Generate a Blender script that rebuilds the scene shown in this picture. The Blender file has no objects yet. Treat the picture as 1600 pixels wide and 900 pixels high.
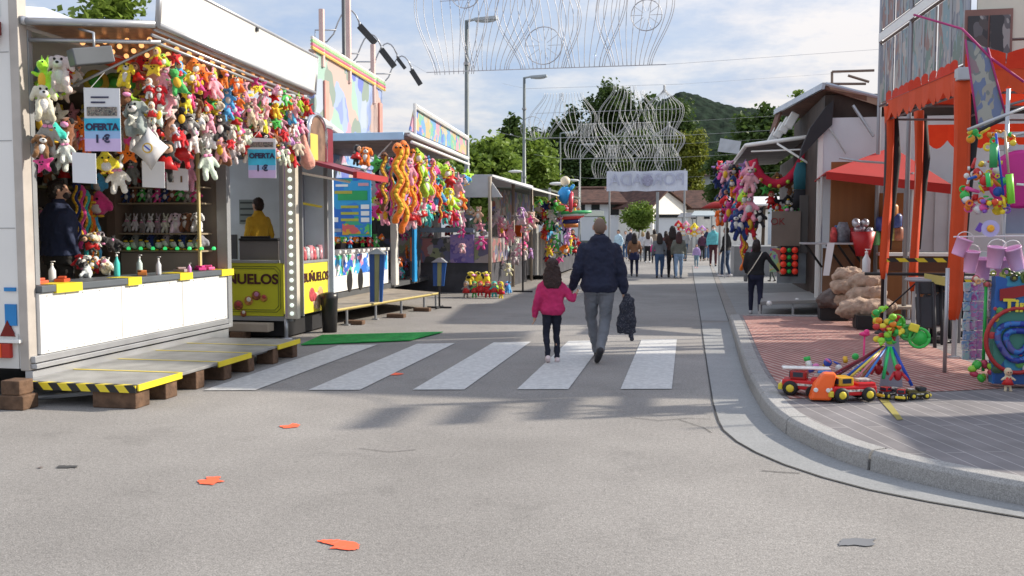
import bpy, bmesh, math, random
from mathutils import Vector, Matrix, Euler
import numpy as np
random.seed(7)
S = bpy.context.scene
COL = S.collection
rad = math.radians
V = Vector
# ------------------------------------------------------------------ camera
F = 1420.0; HC = 1.6
pitch = math.atan(93 / F); yaw = math.atan(272 / F * math.cos(pitch))
cam = bpy.data.cameras.new('camera'); co = bpy.data.objects.new('camera', cam); COL.objects.link(co)
cam.sensor_width = 36; cam.lens = 36 * F / 1600; cam.clip_end = 9000; cam.clip_start = 0.05
co.location = (0, 0, HC); co.rotation_euler = (math.pi / 2 - pitch, 0, yaw)
S.camera = co
_R = V((math.cos(yaw), math.sin(yaw), 0)); _F = V((-math.sin(yaw) * math.cos(pitch), math.cos(yaw) * math.cos(pitch), -math.sin(pitch))); _U = _R.cross(_F)
def at(u, v, X=None, Y=None, Z=None):
    """survey helper: where the sight line through a photo point meets a known world plane"""
    d = _F + _R * ((u - 800) / F) + _U * ((450 - v) / F)
    if X is not None: t = X / d.x
    elif Y is not None: t = Y / d.y
    else: t = ((Z or 0) - HC) / d.z
    return V((0, 0, HC)) + d * t
def yx(u, X): return at(u, 357, X=X).y
def xy(u, Y): return at(u, 357, Y=Y).x
# ------------------------------------------------------------------ world
SUN_AZ = rad(24)      # from +X towards +Y
SUN_EL = rad(31)
w = bpy.data.worlds.new('World'); S.world = w; w.use_nodes = True
nt = w.node_tree; nt.nodes.clear(); N = nt.nodes.new; L = nt.links.new
out = N('ShaderNodeOutputWorld'); bg = N('ShaderNodeBackground'); sky = N('ShaderNodeTexSky')
sky.sky_type = 'NISHITA'; sky.sun_disc = False; sky.sun_elevation = SUN_EL; sky.sun_rotation = math.pi / 2 - SUN_AZ
sky.dust_density = 1.5; sky.air_density = 1.0; sky.ozone_density = 1.6
tc = N('ShaderNodeTexCoord'); sep = N('ShaderNodeSeparateXYZ'); L(tc.outputs['Generated'], sep.inputs[0])
def mth(op, a, b=None, clamp=False):
    n = N('ShaderNodeMath'); n.operation = op; n.use_clamp = clamp
    for i, x in enumerate((a, b)):
        if x is None: continue
        if isinstance(x, (int, float)): n.inputs[i].default_value = x
        else: L(x, n.inputs[i])
    return n.outputs[0]
zz = mth('ADD', mth('MAXIMUM', sep.outputs['Z'], 0.0), 0.16)
cx = mth('DIVIDE', sep.outputs['X'], zz); cy = mth('DIVIDE', sep.outputs['Y'], zz)
comb = N('ShaderNodeCombineXYZ'); L(cx, comb.inputs[0]); L(cy, comb.inputs[1])
def noise(scale, det, rough, w_=0, dist=0.0):
    n = N('ShaderNodeTexNoise'); n.noise_dimensions = '4D'; n.inputs['Scale'].default_value = scale; n.inputs['Detail'].default_value = det
    n.inputs['Roughness'].default_value = rough; n.inputs['W'].default_value = w_; n.inputs['Distortion'].default_value = dist
    L(comb.outputs[0], n.inputs['Vector']); return n.outputs['Fac']
n1 = noise(0.75, 9, 0.52, 2.3, 0.25); n2 = noise(2.6, 7, 0.6, 5.1)
def ramp(fac, stops):
    r = N('ShaderNodeValToRGB'); cr = r.color_ramp
    while len(cr.elements) < len(stops): cr.elements.new(0.5)
    for e, (p, c) in zip(cr.elements, stops): e.position = p; e.color = (c[0], c[1], c[2], 1)
    L(fac, r.inputs[0]); return r.outputs[0]
cloud = ramp(n1, [(0.34, (0.55,) * 3), (0.50, (0.78,) * 3), (0.62, (0.95,) * 3)])
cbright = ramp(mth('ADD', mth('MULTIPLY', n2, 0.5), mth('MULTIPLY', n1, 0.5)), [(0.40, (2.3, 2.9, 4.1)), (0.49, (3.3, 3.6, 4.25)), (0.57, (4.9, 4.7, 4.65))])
gain = mth('ADD', mth('MULTIPLY', mth('MAXIMUM', sep.outputs['Z'], 0.0), 0.9), 0.88)  # clouds made brighter overhead, out of view, to lift the ambient light
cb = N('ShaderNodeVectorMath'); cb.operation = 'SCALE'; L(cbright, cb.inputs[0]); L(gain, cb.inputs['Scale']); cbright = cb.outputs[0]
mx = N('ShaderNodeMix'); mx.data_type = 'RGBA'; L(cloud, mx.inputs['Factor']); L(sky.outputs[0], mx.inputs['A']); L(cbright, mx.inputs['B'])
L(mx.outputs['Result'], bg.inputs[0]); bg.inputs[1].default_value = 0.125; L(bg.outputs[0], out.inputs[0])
sd = bpy.data.lights.new('sun', 'SUN'); so = bpy.data.objects.new('sun', sd); COL.objects.link(so)
sd.energy = 4.3; sd.angle = rad(0.9); sd.color = (1.0, 0.91, 0.78)
sdir = V((math.cos(SUN_EL) * math.cos(SUN_AZ), math.cos(SUN_EL) * math.sin(SUN_AZ), math.sin(SUN_EL)))
so.rotation_euler = sdir.to_track_quat('Z', 'Y').to_euler(); so.location = (20, 10, 20)
S.render.engine = 'CYCLES'
S.view_settings.view_transform = 'Standard'; S.view_settings.look = 'None'; S.view_settings.exposure = 0.60; S.view_settings.gamma = 1
S.cycles.filter_width = 1.55
S.render.resolution_x = 1024; S.render.resolution_y = 576
# ------------------------------------------------------------------ materials
_m = {}
def newmat(name):
    m = bpy.data.materials.new(name); m.use_nodes = True
    return m, m.node_tree, m.node_tree.nodes['Principled BSDF']
def mat(name, c, rough=0.6, metal=0.0, var=0.12, scale=3.0, bump=0.0, bscale=60, emit=0, spec=0.4, trans=0.0, coat=0.0):
    """plain paint / cloth / metal with slight tonal unevenness and dirt"""
    if name in _m: return _m[name]
    m, t, b = newmat(name); n = t.nodes.new; l = t.links.new
    b.inputs['Roughness'].default_value = rough; b.inputs['Metallic'].default_value = metal; b.inputs['Specular IOR Level'].default_value = spec
    if coat: b.inputs['Coat Weight'].default_value = coat
    tcn = n('ShaderNodeTexCoord'); no = n('ShaderNodeTexNoise'); no.inputs['Scale'].default_value = scale; no.inputs['Detail'].default_value = 6
    l(tcn.outputs['Object'], no.inputs['Vector'])
    r = n('ShaderNodeValToRGB'); r.color_ramp.elements[0].position = 0.3; r.color_ramp.elements[1].position = 0.7
    r.color_ramp.elements[0].color = (*[x * (1 - var) for x in c], 1); r.color_ramp.elements[1].color = (*[min(1, x * (1 + var * 0.6)) for x in c], 1)
    l(no.outputs['Fac'], r.inputs[0]); l(r.outputs[0], b.inputs['Base Color'])
    if bump:
        n2_ = n('ShaderNodeTexNoise'); n2_.inputs['Scale'].default_value = bscale; n2_.inputs['Detail'].default_value = 4; l(tcn.outputs['Object'], n2_.inputs['Vector'])
        bu = n('ShaderNodeBump'); bu.inputs['Strength'].default_value = bump; bu.inputs['Distance'].default_value = 0.02
        l(n2_.outputs['Fac'], bu.inputs['Height']); l(bu.outputs[0], b.inputs['Normal'])
    if emit: b.inputs['Emission Color'].default_value = (*c, 1); b.inputs['Emission Strength'].default_value = emit
    if trans: b.inputs['Transmission Weight'].default_value = trans
    _m[name] = m; return m
def objmat(name='tinted_plush', rough=0.95, bump=0.6, sheen=0.4):
    if name in _m: return _m[name]
    m, t, b = newmat(name); n = t.nodes.new; l = t.links.new
    oi = n('ShaderNodeObjectInfo'); tcn = n('ShaderNodeTexCoord'); no = n('ShaderNodeTexNoise'); no.inputs['Scale'].default_value = 45; no.inputs['Detail'].default_value = 5
    l(tcn.outputs['Object'], no.inputs['Vector'])
    mp = n('ShaderNodeMapRange'); mp.inputs[3].default_value = 0.72; mp.inputs[4].default_value = 1.12; l(no.outputs['Fac'], mp.inputs[0])
    mu = n('ShaderNodeVectorMath'); mu.operation = 'SCALE'; l(oi.outputs['Color'], mu.inputs[0]); l(mp.outputs[0], mu.inputs['Scale'])
    l(mu.outputs[0], b.inputs['Base Color']); b.inputs['Roughness'].default_value = rough
    b.inputs['Sheen Weight'].default_value = sheen; b.inputs['Specular IOR Level'].default_value = 0.2 if sheen else 0.5
    bu = n('ShaderNodeBump'); bu.inputs['Strength'].default_value = bump; bu.inputs['Distance'].default_value = 0.01; l(no.outputs['Fac'], bu.inputs['Height']); l(bu.outputs[0], b.inputs['Normal'])
    _m[name] = m; return m
def pattern(name, cols, scale=6, stretch=(1, 1, 1), rough=0.5, mixn=0.35, contrast=None):
    """printed artwork: irregular coloured shapes"""
    if name in _m: return _m[name]
    m, t, b = newmat(name); n = t.nodes.new; l = t.links.new
    tcn = n('ShaderNodeTexCoord'); mp = n('ShaderNodeMapping'); mp.inputs['Scale'].default_value = stretch; l(tcn.outputs['Object'], mp.inputs[0])
    no = n('ShaderNodeTexNoise'); no.inputs['Scale'].default_value = scale * 0.6; no.inputs['Detail'].default_value = 2; l(mp.outputs[0], no.inputs['Vector'])
    ad = n('ShaderNodeMix'); ad.data_type = 'RGBA'; ad.inputs['Factor'].default_value = mixn; l(mp.outputs[0], ad.inputs['A']); l(no.outputs['Color'], ad.inputs['B'])
    vo = n('ShaderNodeTexVoronoi'); vo.inputs['Scale'].default_value = scale; l(ad.outputs['Result'], vo.inputs['Vector'])
    sp = n('ShaderNodeSeparateXYZ'); l(vo.outputs['Color'], sp.inputs[0])
    r = n('ShaderNodeValToRGB'); cr = r.color_ramp; cr.interpolation = 'CONSTANT'
    while len(cr.elements) < len(cols): cr.elements.new(0.5)
    for i, (e, c) in enumerate(zip(cr.elements, cols)): e.position = i / len(cols); e.color = (*c, 1)
    l(sp.outputs[0], r.inputs[0]); l(r.outputs[0], b.inputs['Base Color']); b.inputs['Roughness'].default_value = rough
    _m[name] = m; return m
def stripes(name, c1, c2, scale, axis='X', rough=0.6, rot=0.0, duty=0.5):
    if name in _m: return _m[name]
    m, t, b = newmat(name); n = t.nodes.new; l = t.links.new
    tcn = n('ShaderNodeTexCoord'); mp = n('ShaderNodeMapping'); mp.inputs['Rotation'].default_value = (0, rot, rot); l(tcn.outputs['Object'], mp.inputs[0])
    sp = n('ShaderNodeSeparateXYZ'); l(mp.outputs[0], sp.inputs[0])
    m1 = n('ShaderNodeMath'); m1.operation = 'MULTIPLY'; m1.inputs[1].default_value = scale; l(sp.outputs[axis], m1.inputs[0])
    m2 = n('ShaderNodeMath'); m2.operation = 'FRACT'; l(m1.outputs[0], m2.inputs[0])
    m3 = n('ShaderNodeMath'); m3.operation = 'GREATER_THAN'; m3.inputs[1].default_value = duty; l(m2.outputs[0], m3.inputs[0])
    mi = n('ShaderNodeMix'); mi.data_type = 'RGBA'; mi.inputs['A'].default_value = (*c1, 1); mi.inputs['B'].default_value = (*c2, 1)
    l(m3.outputs[0], mi.inputs['Factor']); l(mi.outputs['Result'], b.inputs['Base Color']); b.inputs['Roughness'].default_value = rough
    _m[name] = m; return m
def s2l(r, g, b): return tuple(((x / 255) / 12.92 if x / 255 < 0.04045 else ((x / 255 + 0.055) / 1.055) ** 2.4) for x in (r, g, b))
# common
WHITE = mat('white_paint', (0.78, 0.78, 0.76), 0.35, var=0.06, scale=1.5)
OFFW = mat('aged_white_panel', (0.66, 0.65, 0.61), 0.4, var=0.12, scale=1.2)
GREY = mat('grey_painted_steel', (0.30, 0.31, 0.32), 0.45, 0.3)
LGREY = mat('galvanised_steel', (0.46, 0.47, 0.49), 0.38, 0.6)
DGREY = mat('dark_grey_steel', (0.10, 0.105, 0.11), 0.5, 0.2)
BLACK = mat('black_rubber', (0.018, 0.018, 0.02), 0.6)
BLACKM = mat('black_metal', (0.02, 0.02, 0.022), 0.4, 0.2)
WOODB = mat('old_timber', (0.13, 0.075, 0.045), 0.85, var=0.45, scale=9, bump=0.6, bscale=25)
YEL = mat('yellow_tape', (0.75, 0.60, 0.03), 0.5)
HAZ = stripes('hazard_tape', (0.78, 0.62, 0.03), (0.02, 0.02, 0.02), 9, 'X', rot=0.7)
TILE = mat('clay_roof_tiles', (0.085, 0.04, 0.03), 0.9, var=0.55, scale=2.5, bump=0.8, bscale=8)
PINK = mat('pink_plastic', (0.85, 0.32, 0.55), 0.35)
REDM = mat('red_plastic', (0.55, 0.02, 0.02), 0.35)
CREAM = mat('cream_cloth', (0.72, 0.66, 0.55), 0.9)
EYE = mat('black_bead', (0.01, 0.01, 0.01), 0.2)
PLUSH = objmat()
SHINY = objmat('tinted_plastic', 0.35, 0.0, 0.0)
# ------------------------------------------------------------------ objects
LABELS = {}
def tag(o, label=None, cat=None, group=None, kind=None):
    if label:
        o['label'] = label
        LABELS.setdefault(label, 0); LABELS[label] += 1
    if cat: o['category'] = cat
    if group: o['group'] = group
    if kind: o['kind'] = kind
    return o
def thing(name, label, cat, loc=(0, 0, 0), group=None, rz=0):
    o = bpy.data.objects.new(name, None); COL.objects.link(o); o.location = loc; o.rotation_euler.z = rz; o.empty_display_size = 0.1
    return tag(o, label, cat, group)
def origin(p):
    v = V((0, 0, 0)); 
    while p is not None: v += V(p.location); p = p.parent
    return v
class M:
    def __init__(s): s.b = bmesh.new(); s.mi = 0
    def _add(s, vs, fs):
        bv = [s.b.verts.new(v) for v in vs]
        for f in fs:
            try: fc = s.b.faces.new([bv[i] for i in f]); fc.material_index = s.mi
            except ValueError: pass
    def box(s, c, d, rz=0, rx=0, ry=0):
        R = Euler((rx, ry, rz)).to_matrix(); c = V(c); x, y, z = [k / 2 for k in d]
        vs = [c + R @ V((a * x, b_ * y, e * z)) for a in (-1, 1) for b_ in (-1, 1) for e in (-1, 1)]
        s._add(vs, [(0, 1, 3, 2), (4, 6, 7, 5), (0, 4, 5, 1), (2, 3, 7, 6), (0, 2, 6, 4), (1, 5, 7, 3)]); return s
    def b2(s, lo, hi):
        lo = V(lo); hi = V(hi); return s.box((lo + hi) / 2, (abs(hi.x - lo.x), abs(hi.y - lo.y), abs(hi.z - lo.z)))
    def slab(s, pts, n, t):
        """polygon pts extruded by t along n"""
        n = V(n).normalized() * t; k = len(pts); vs = [V(p) for p in pts] + [V(p) + n for p in pts]
        s._add(vs, [tuple(range(k))[::-1], tuple(range(k, 2 * k))] + [(i, (i + 1) % k, k + (i + 1) % k, k + i) for i in range(k)]); return s
    def tube(s, pts, r, seg=8, cap=True):
        pts = [V(p) for p in pts]; n = len(pts); rs = r if isinstance(r, (list, tuple)) else [r] * n
        vs = []; up = None
        for i, p in enumerate(pts):
            d = (pts[min(i + 1, n - 1)] - pts[max(i - 1, 0)]).normalized()
            if up is None: up = V((0, 0, 1)) if abs(d.z) < 0.9 else V((1, 0, 0))
            a = d.cross(up).normalized() if d.cross(up).length > 1e-4 else d.cross(V((0, 1, 0.1))).normalized(); b_ = a.cross(d).normalized(); up = b_
            for k in range(seg):
                t = 2 * math.pi * k / seg; vs.append(p + (a * math.cos(t) + b_ * math.sin(t)) * rs[i])
        fs = [(i * seg + k, i * seg + (k + 1) % seg, (i + 1) * seg + (k + 1) % seg, (i + 1) * seg + k) for i in range(n - 1) for k in range(seg)]
        if cap: fs += [tuple(range(seg))[::-1], tuple(range((n - 1) * seg, n * seg))]
        s._add(vs, fs); return s
    def lathe(s, c, prof, seg=16, ax=None):
        """prof: (radius, height) pairs round an axis at c"""
        R = V(ax).normalized().to_track_quat('Z', 'Y').to_matrix() if ax else Matrix.Identity(3); c = V(c); n = len(prof); vs = []
        for (r, z) in prof:
            for k in range(seg):
                t = 2 * math.pi * k / seg; vs.append(c + R @ V((r * math.cos(t), r * math.sin(t), z)))
        fs = [(i * seg + k, i * seg + (k + 1) % seg, (i + 1) * seg + (k + 1) % seg, (i + 1) * seg + k) for i in range(n - 1) for k in range(seg)]
        fs += [tuple(range(seg))[::-1], tuple(range((n - 1) * seg, n * seg))]
        s._add(vs, fs); return s
    def ell(s, c, r, seg=12, rot=None):
        c = V(c); r = (r, r, r) if isinstance(r, (int, float)) else r; R = Euler(rot).to_matrix() if rot else Matrix.Identity(3); h = seg // 2 + 1
        vs = [c + R @ V((0, 0, -r[2]))]
        for i in range(1, h):
            p = -math.pi / 2 + math.pi * i / h
            for k in range(seg):
                t = 2 * math.pi * k / seg; vs.append(c + R @ V((r[0] * math.cos(p) * math.cos(t), r[1] * math.cos(p) * math.sin(t), r[2] * math.sin(p))))
        vs.append(c + R @ V((0, 0, r[2]))); e = len(vs) - 1
        fs = [(0, 1 + (k + 1) % seg, 1 + k) for k in range(seg)]
        fs += [(1 + (i) * seg + k, 1 + i * seg + (k + 1) % seg, 1 + (i + 1) * seg + (k + 1) % seg, 1 + (i + 1) * seg + k) for i in range(h - 2) for k in range(seg)]
        fs += [(e, 1 + (h - 2) * seg + k, 1 + (h - 2) * seg + (k + 1) % seg) for k in range(seg)]
        s._add(vs, fs); return s
    def cone(s, p, q, r0, r1, seg=12):
        s.tube([p, q], [r0, r1], seg); s.ell(p, r0, 10); s.ell(q, r1, 10); return s
    def loft(s, secs, seg=18):
        """secs: (x, y, z, rx, ry) horizontal ellipses"""
        vs = []; n = len(secs)
        for (x, y, z, rx, ry) in secs:
            for k in range(seg):
                t = 2 * math.pi * k / seg; ct, st = math.cos(t), math.sin(t); p = 0.85
                vs.append(V((x + rx * math.copysign(abs(ct) ** p, ct), y + ry * math.copysign(abs(st) ** p, st), z)))
        fs = [(i * seg + k, i * seg + (k + 1) % seg, (i + 1) * seg + (k + 1) % seg, (i + 1) * seg + k) for i in range(n - 1) for k in range(seg)]
        fs += [tuple(range(seg))[::-1], tuple(range((n - 1) * seg, n * seg))]
        s._add(vs, fs); return s
    def build(s, name, mats, parent=None, smooth=False, bevel=0, label=None, kind=None, color=None, **kw):
        off = origin(parent)
        bmesh.ops.recalc_face_normals(s.b, faces=s.b.faces)
        for v in s.b.verts: v.co -= off
        me = bpy.data.meshes.new(name); s.b.to_mesh(me); s.b.free()
        for m_ in (mats if isinstance(mats, (list, tuple)) else [mats]): me.materials.append(m_)
        if smooth:
            for p in me.polygons: p.use_smooth = True
        o = bpy.data.objects.new(name, me); COL.objects.link(o)
        if parent: o.parent = parent
        if bevel:
            b_ = o.modifiers.new('bevel', 'BEVEL'); b_.width = bevel; b_.segments = 2; b_.limit_method = 'ANGLE'
        if label: o['label'] = label
        if kind: o['kind'] = kind
        if color: o.color = (*color, 1)
        return o
    def sculpt(s, name, mats, parent=None, vox=0.012, smooth=3, disp=0, dscale=0.1, rot=None, color=None, label=None):
        """merge the closed shapes into one continuous skin"""
        o = s.build(name, mats, parent, True); me0 = o.data
        r = o.modifiers.new('r', 'REMESH'); r.mode = 'VOXEL'; r.voxel_size = vox
        if smooth: q = o.modifiers.new('s', 'SMOOTH'); q.iterations = smooth; q.factor = 0.6
        if disp:
            tx = bpy.data.textures.new('wrinkle', 'CLOUDS'); tx.noise_scale = dscale; tx.noise_depth = 2
            d = o.modifiers.new('d', 'DISPLACE'); d.texture = tx; d.strength = disp; d.mid_level = 0.5; d.texture_coords = 'LOCAL'
        bpy.context.view_layer.update()
        dg = bpy.context.evaluated_depsgraph_get(); me = bpy.data.meshes.new_from_object(o.evaluated_get(dg)); o.modifiers.clear(); o.data = me; me.name = name
        bpy.data.meshes.remove(me0)
        if not me.materials:
            for m_ in (mats if isinstance(mats, (list, tuple)) else [mats]): me.materials.append(m_)
        for p in me.polygons: p.use_smooth = True
        if color: o.color = (*color, 1)
        if label: o['label'] = label
        return o
def text(name, body, pos, size, mt, parent, nrm=(0, -1, 0), ext=0.002, sx=1.0, bold=0.0, mirror=False, align='CENTER', up=(0, 0, 1)):
    c = bpy.data.curves.new(name, 'FONT'); c.body = body; c.size = size; c.extrude = ext; c.align_x = align; c.align_y = 'CENTER'; c.offset = bold
    o = bpy.data.objects.new(name, c); COL.objects.link(o); bpy.context.view_layer.update()
    me = bpy.data.meshes.new_from_object(o.evaluated_get(bpy.context.evaluated_depsgraph_get())); bpy.data.objects.remove(o)
    z = V(nrm).normalized(); y = V(up); x = y.cross(z).normalized(); y = z.cross(x)
    Mx = Matrix((x, y, z)).transposed().to_4x4() @ Matrix.Diagonal((-sx if mirror else sx, 1, 1, 1)); Mx.translation = V(pos) - origin(parent)
    me.transform(Mx); me.materials.clear(); me.materials.append(mt); me.name = name
    if mirror: me.flip_normals()
    o = bpy.data.objects.new(name, me); COL.objects.link(o); o.parent = parent; return o
def copy_tree(o, parent=None, color=None, links=None):
    c = o.copy(); COL.objects.link(c); c.parent = parent
    if parent is not None and color and c.get('tint'): c.color = (*color, 1)
    for ch in o.children: copy_tree(ch, c, color)
    return c
def ordinal(n): return ['first', 'second', 'third', 'fourth', 'fifth', 'sixth', 'seventh', 'eighth', 'ninth', 'tenth', 'eleventh', 'twelfth', 'thirteenth', 'fourteenth', 'fifteenth', 'sixteenth', 'seventeenth', 'eighteenth', 'nineteenth', 'twentieth', 'twenty-first', 'twenty-second', 'twenty-third', 'twenty-fourth', 'twenty-fifth', 'twenty-sixth', 'twenty-seventh', 'twenty-eighth', 'twenty-ninth', 'thirtieth'][n]
# ================================================================== GROUND
def ground_mat(name, c, grain=0.35, big=0.12, rough=0.9, gs=120):
    m, t, b = newmat(name); n = t.nodes.new; l = t.links.new
    tcn = n('ShaderNodeTexCoord')
    def nz(sc, det, ro=0.6):
        q = n('ShaderNodeTexNoise'); q.inputs['Scale'].default_value = sc; q.inputs['Detail'].default_value = det; q.inputs['Roughness'].default_value = ro; l(tcn.outputs['Object'], q.inputs['Vector']); return q.outputs['Fac']
    def mr(x, a, b_, lo=0.3, hi=0.7):
        q = n('ShaderNodeMapRange'); q.inputs[1].default_value = lo; q.inputs[2].default_value = hi; q.inputs[3].default_value = a; q.inputs[4].default_value = b_; l(x, q.inputs[0]); return q.outputs[0]
    def mul(a, b_):
        q = n('ShaderNodeMath'); q.operation = 'MULTIPLY'; l(a, q.inputs[0]); l(b_, q.inputs[1]); return q.outputs[0]
    g = mr(nz(gs, 3, 0.7), 1 - grain, 1 + grain); g2 = mr(nz(gs * 0.33, 2), 1 - grain * 0.35, 1 + grain * 0.35)
    bg_ = mr(nz(0.35, 6), 1 - big, 1 + big); st = mr(nz(2.2, 7, 0.7), 0.93, 1.04)
    f = mul(mul(g, g2), mul(bg_, st))
    pt = nz(0.9, 9, 0.72); f = mul(f, mr(pt, 0.84, 1.0, 0.34, 0.44)); f = mul(f, mr(nz(0.14, 3), 0.90, 1.06, 0.4, 0.6))
    # a few dark gum and oil spots
    vo = n('ShaderNodeTexVoronoi'); vo.inputs['Scale'].default_value = 1.3; l(tcn.outputs['Object'], vo.inputs['Vector'])
    sp = mr(vo.outputs['Distance'], 0.72, 1.0, 0.012, 0.03); f = mul(f, sp)
    vs = n('ShaderNodeVectorMath'); vs.operation = 'SCALE'; vs.inputs[0].default_value = c; l(f, vs.inputs['Scale']); l(vs.outputs[0], b.inputs['Base Color'])
    b.inputs['Roughness'].default_value = rough; b.inputs['Specular IOR Level'].default_value = 0.25
    bu = n('ShaderNodeBump'); bu.inputs['Strength'].default_value = 0.35; bu.inputs['Distance'].default_value = 0.006; l(g, bu.inputs['Height']); l(bu.outputs[0], b.inputs['Normal'])
    return m
ASPH = ground_mat('worn_asphalt', (0.268, 0.254, 0.238), 0.42, 0.16, 0.9, 105)
CONC = ground_mat('concrete_gutter', (0.27, 0.275, 0.275), 0.16, 0.10, 0.85, 90)
KERB = ground_mat('granite_kerb', (0.31, 0.305, 0.295), 0.38, 0.08, 0.8, 150)
m = M(); Rg = 4000
m._add([(-Rg, -200, 0), (Rg, -200, 0), (Rg, Rg, 0), (-Rg, Rg, 0)], [(0, 1, 2, 3)])
m.build('ground', ASPH, kind='structure')
# gutter strip and kerb, swept along the corner curve
kb = [(0.74, 15.9), (0.70, 13.5), (0.66, 11.4), (0.64, 9.8), (0.655, 8.85), (0.69, 7.95), (0.78, 7.28), (0.93, 6.8), (1.12, 6.38), (1.46, 5.98), (1.93, 5.62), (2.6, 5.25), (3.6, 4.85), (5.2, 4.4)]
gt = [(0.28, 40), (0.26, 30.5), (0.27, 18.8), (0.26, 11.4), (0.26, 9.2), (0.265, 8.3), (0.31, 7.3), (0.46, 6.74), (0.65, 6.34), (0.90, 6.0), (1.26, 5.68), (1.86, 5.37), (2.5, 5.08), (3.5, 4.7), (5.1, 4.25)]
def resample(pts, n):
    P_ = [V((x, y, 0)) for x, y in pts]; d = [0]
    for a, b in zip(P_, P_[1:]): d.append(d[-1] + (b - a).length)
    o = []
    def cr(p0, p1, p2, p3, t): return 0.5 * ((2 * p1) + (p2 - p0) * t + (2 * p0 - 5 * p1 + 4 * p2 - p3) * t * t + (-p0 + 3 * p1 - 3 * p2 + p3) * t ** 3)
    for i in range(n):
        s_ = d[-1] * i / (n - 1); k = max(j for j in range(len(d) - 1) if d[j] <= s_ + 1e-9); t = (s_ - d[k]) / (d[k + 1] - d[k])
        o.append(cr(P_[max(k - 1, 0)], P_[k], P_[k + 1], P_[min(k + 2, len(P_) - 1)], t))
    return o
def offset(pts, off):
    o = []
    for i, p in enumerate(pts):
        t = (pts[min(i + 1, len(pts) - 1)] - pts[max(i - 1, 0)]).normalized(); o.append(p + V((-t.y, t.x, 0)) * off)
    return o
KB = resample(kb, 90); KT = offset(KB, 0.035); KI = offset(KB, 0.17); GT = resample(gt, 110)
KZ = 0.135
def ribbon(a, b, name, mt, za=0, zb=0, **k):
    mm = M(); n = min(len(a), len(b))
    mm._add([(p.x, p.y, za) for p in a[:n]] + [(p.x, p.y, zb) for p in b[:n]], [(i, i + 1, n + i + 1, n + i) for i in range(n - 1)])
    return mm.build(name, mt, kind='structure', **k)
gl = [p for p in GT if p.y > 15.9]; far = [V((0.74 + (p.y - 15.9) * 0.012, p.y, 0)) for p in gl]
ribbon(gl, far, 'gutter_strip', CONC, 0.004, 0.004)
g2 = resample([(p.x, p.y) for p in GT if p.y <= 15.9], 90); ribbon(g2, KB, 'gutter_corner', CONC, 0.004, 0.004)
JOINT = mat('dark_joint', (0.045, 0.045, 0.045), 0.95)
ribbon(offset(GT, -0.007), offset(GT, 0.007), 'gutter_joint', JOINT, 0.008, 0.008)
ribbon(offset(resample([(p.x, p.y) for p in far], 40), -0.006), offset(resample([(p.x, p.y) for p in far], 40), 0.006), 'strip_joint', JOINT, 0.008, 0.008)
# kerb stones: curved stones of about 1 m with narrow dark joints
seglen = [0]
for a, b in zip(KB, KB[1:]): seglen.append(seglen[-1] + (b - a).length)
i = 0; kroot = thing('kerb', 'grey granite kerb stones curving round the street corner', 'kerb', (0.66, 9, 0)); kroot['kind'] = 'structure'; del kroot['category']
while i < 89:
    j = i
    while j < 89 and seglen[j] - seglen[i] < 0.98: j += 1
    mm = M(); e = 0.011
    A = [p.copy() for p in KB[i:j + 1]]; B = [p.copy() for p in KT[i:j + 1]]; C_ = [p.copy() for p in KI[i:j + 1]]
    for Q in (A, B, C_):
        t0 = (Q[1] - Q[0]).normalized() * e; t1 = (Q[-1] - Q[-2]).normalized() * e; Q[0] += t0; Q[-1] -= t1
    n = len(A); vs = [(p.x, p.y, -0.05) for p in A] + [(p.x * .75 + q.x * .25, p.y * .75 + q.y * .25, KZ - 0.03) for p, q in zip(A, B)] + [(q.x, q.y, KZ) for q in B] + [(q.x, q.y, KZ) for q in C_] + [(q.x, q.y, -0.05) for q in C_]
    fs = [(r * n + k, r * n + k + 1, (r + 1) * n + k + 1, (r + 1) * n + k) for r in range(4) for k in range(n - 1)]
    fs += [tuple(r * n for r in range(5)), tuple(r * n + n - 1 for r in range(4, -1, -1))]
    mm._add(vs, fs); mm.build('kerb_stone', KERB, kroot, bevel=0.006); i = j
# pavement
def paving(name, c1, c2, cm, bw, bh, rot, mortar, sc=1.0):
    m_, t, b = newmat(name); n = t.nodes.new; l = t.links.new
    tcn = n('ShaderNodeTexCoord'); mp = n('ShaderNodeMapping'); mp.inputs['Rotation'].default_value = (0, 0, rot); l(tcn.outputs['Object'], mp.inputs[0])
    br = n('ShaderNodeTexBrick'); br.inputs['Scale'].default_value = sc; br.inputs['Brick Width'].default_value = bw; br.inputs['Row Height'].default_value = bh; br.inputs['Mortar Size'].default_value = mortar; br.inputs['Mortar Smooth'].default_value = 0.3
    br.inputs['Color1'].default_value = (*c1, 1); br.inputs['Color2'].default_value = (*c2, 1); br.inputs['Mortar'].default_value = (*cm, 1); l(mp.outputs[0], br.inputs['Vector'])
    no = n('ShaderNodeTexNoise'); no.inputs['Scale'].default_value = 3; no.inputs['Detail'].default_value = 8; l(tcn.outputs['Object'], no.inputs['Vector'])
    mr = n('ShaderNodeMapRange'); mr.inputs[1].default_value = 0.3; mr.inputs[2].default_value = 0.7; mr.inputs[3].default_value = 0.78; mr.inputs[4].default_value = 1.15; l(no.outputs['Fac'], mr.inputs[0])
    vs = n('ShaderNodeVectorMath'); vs.operation = 'SCALE'; l(br.outputs['Color'], vs.inputs[0]); l(mr.outputs[0], vs.inputs['Scale']); l(vs.outputs[0], b.inputs['Base Color'])
    b.inputs['Roughness'].default_value = 0.85
    bu = n('ShaderNodeBump'); bu.inputs['Strength'].default_value = 0.5; bu.inputs['Distance'].default_value = 0.01; bu.invert = True; l(br.outputs['Fac'], bu.inputs['Height']); l(bu.outputs[0], b.inputs['Normal'])
    return m_
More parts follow.
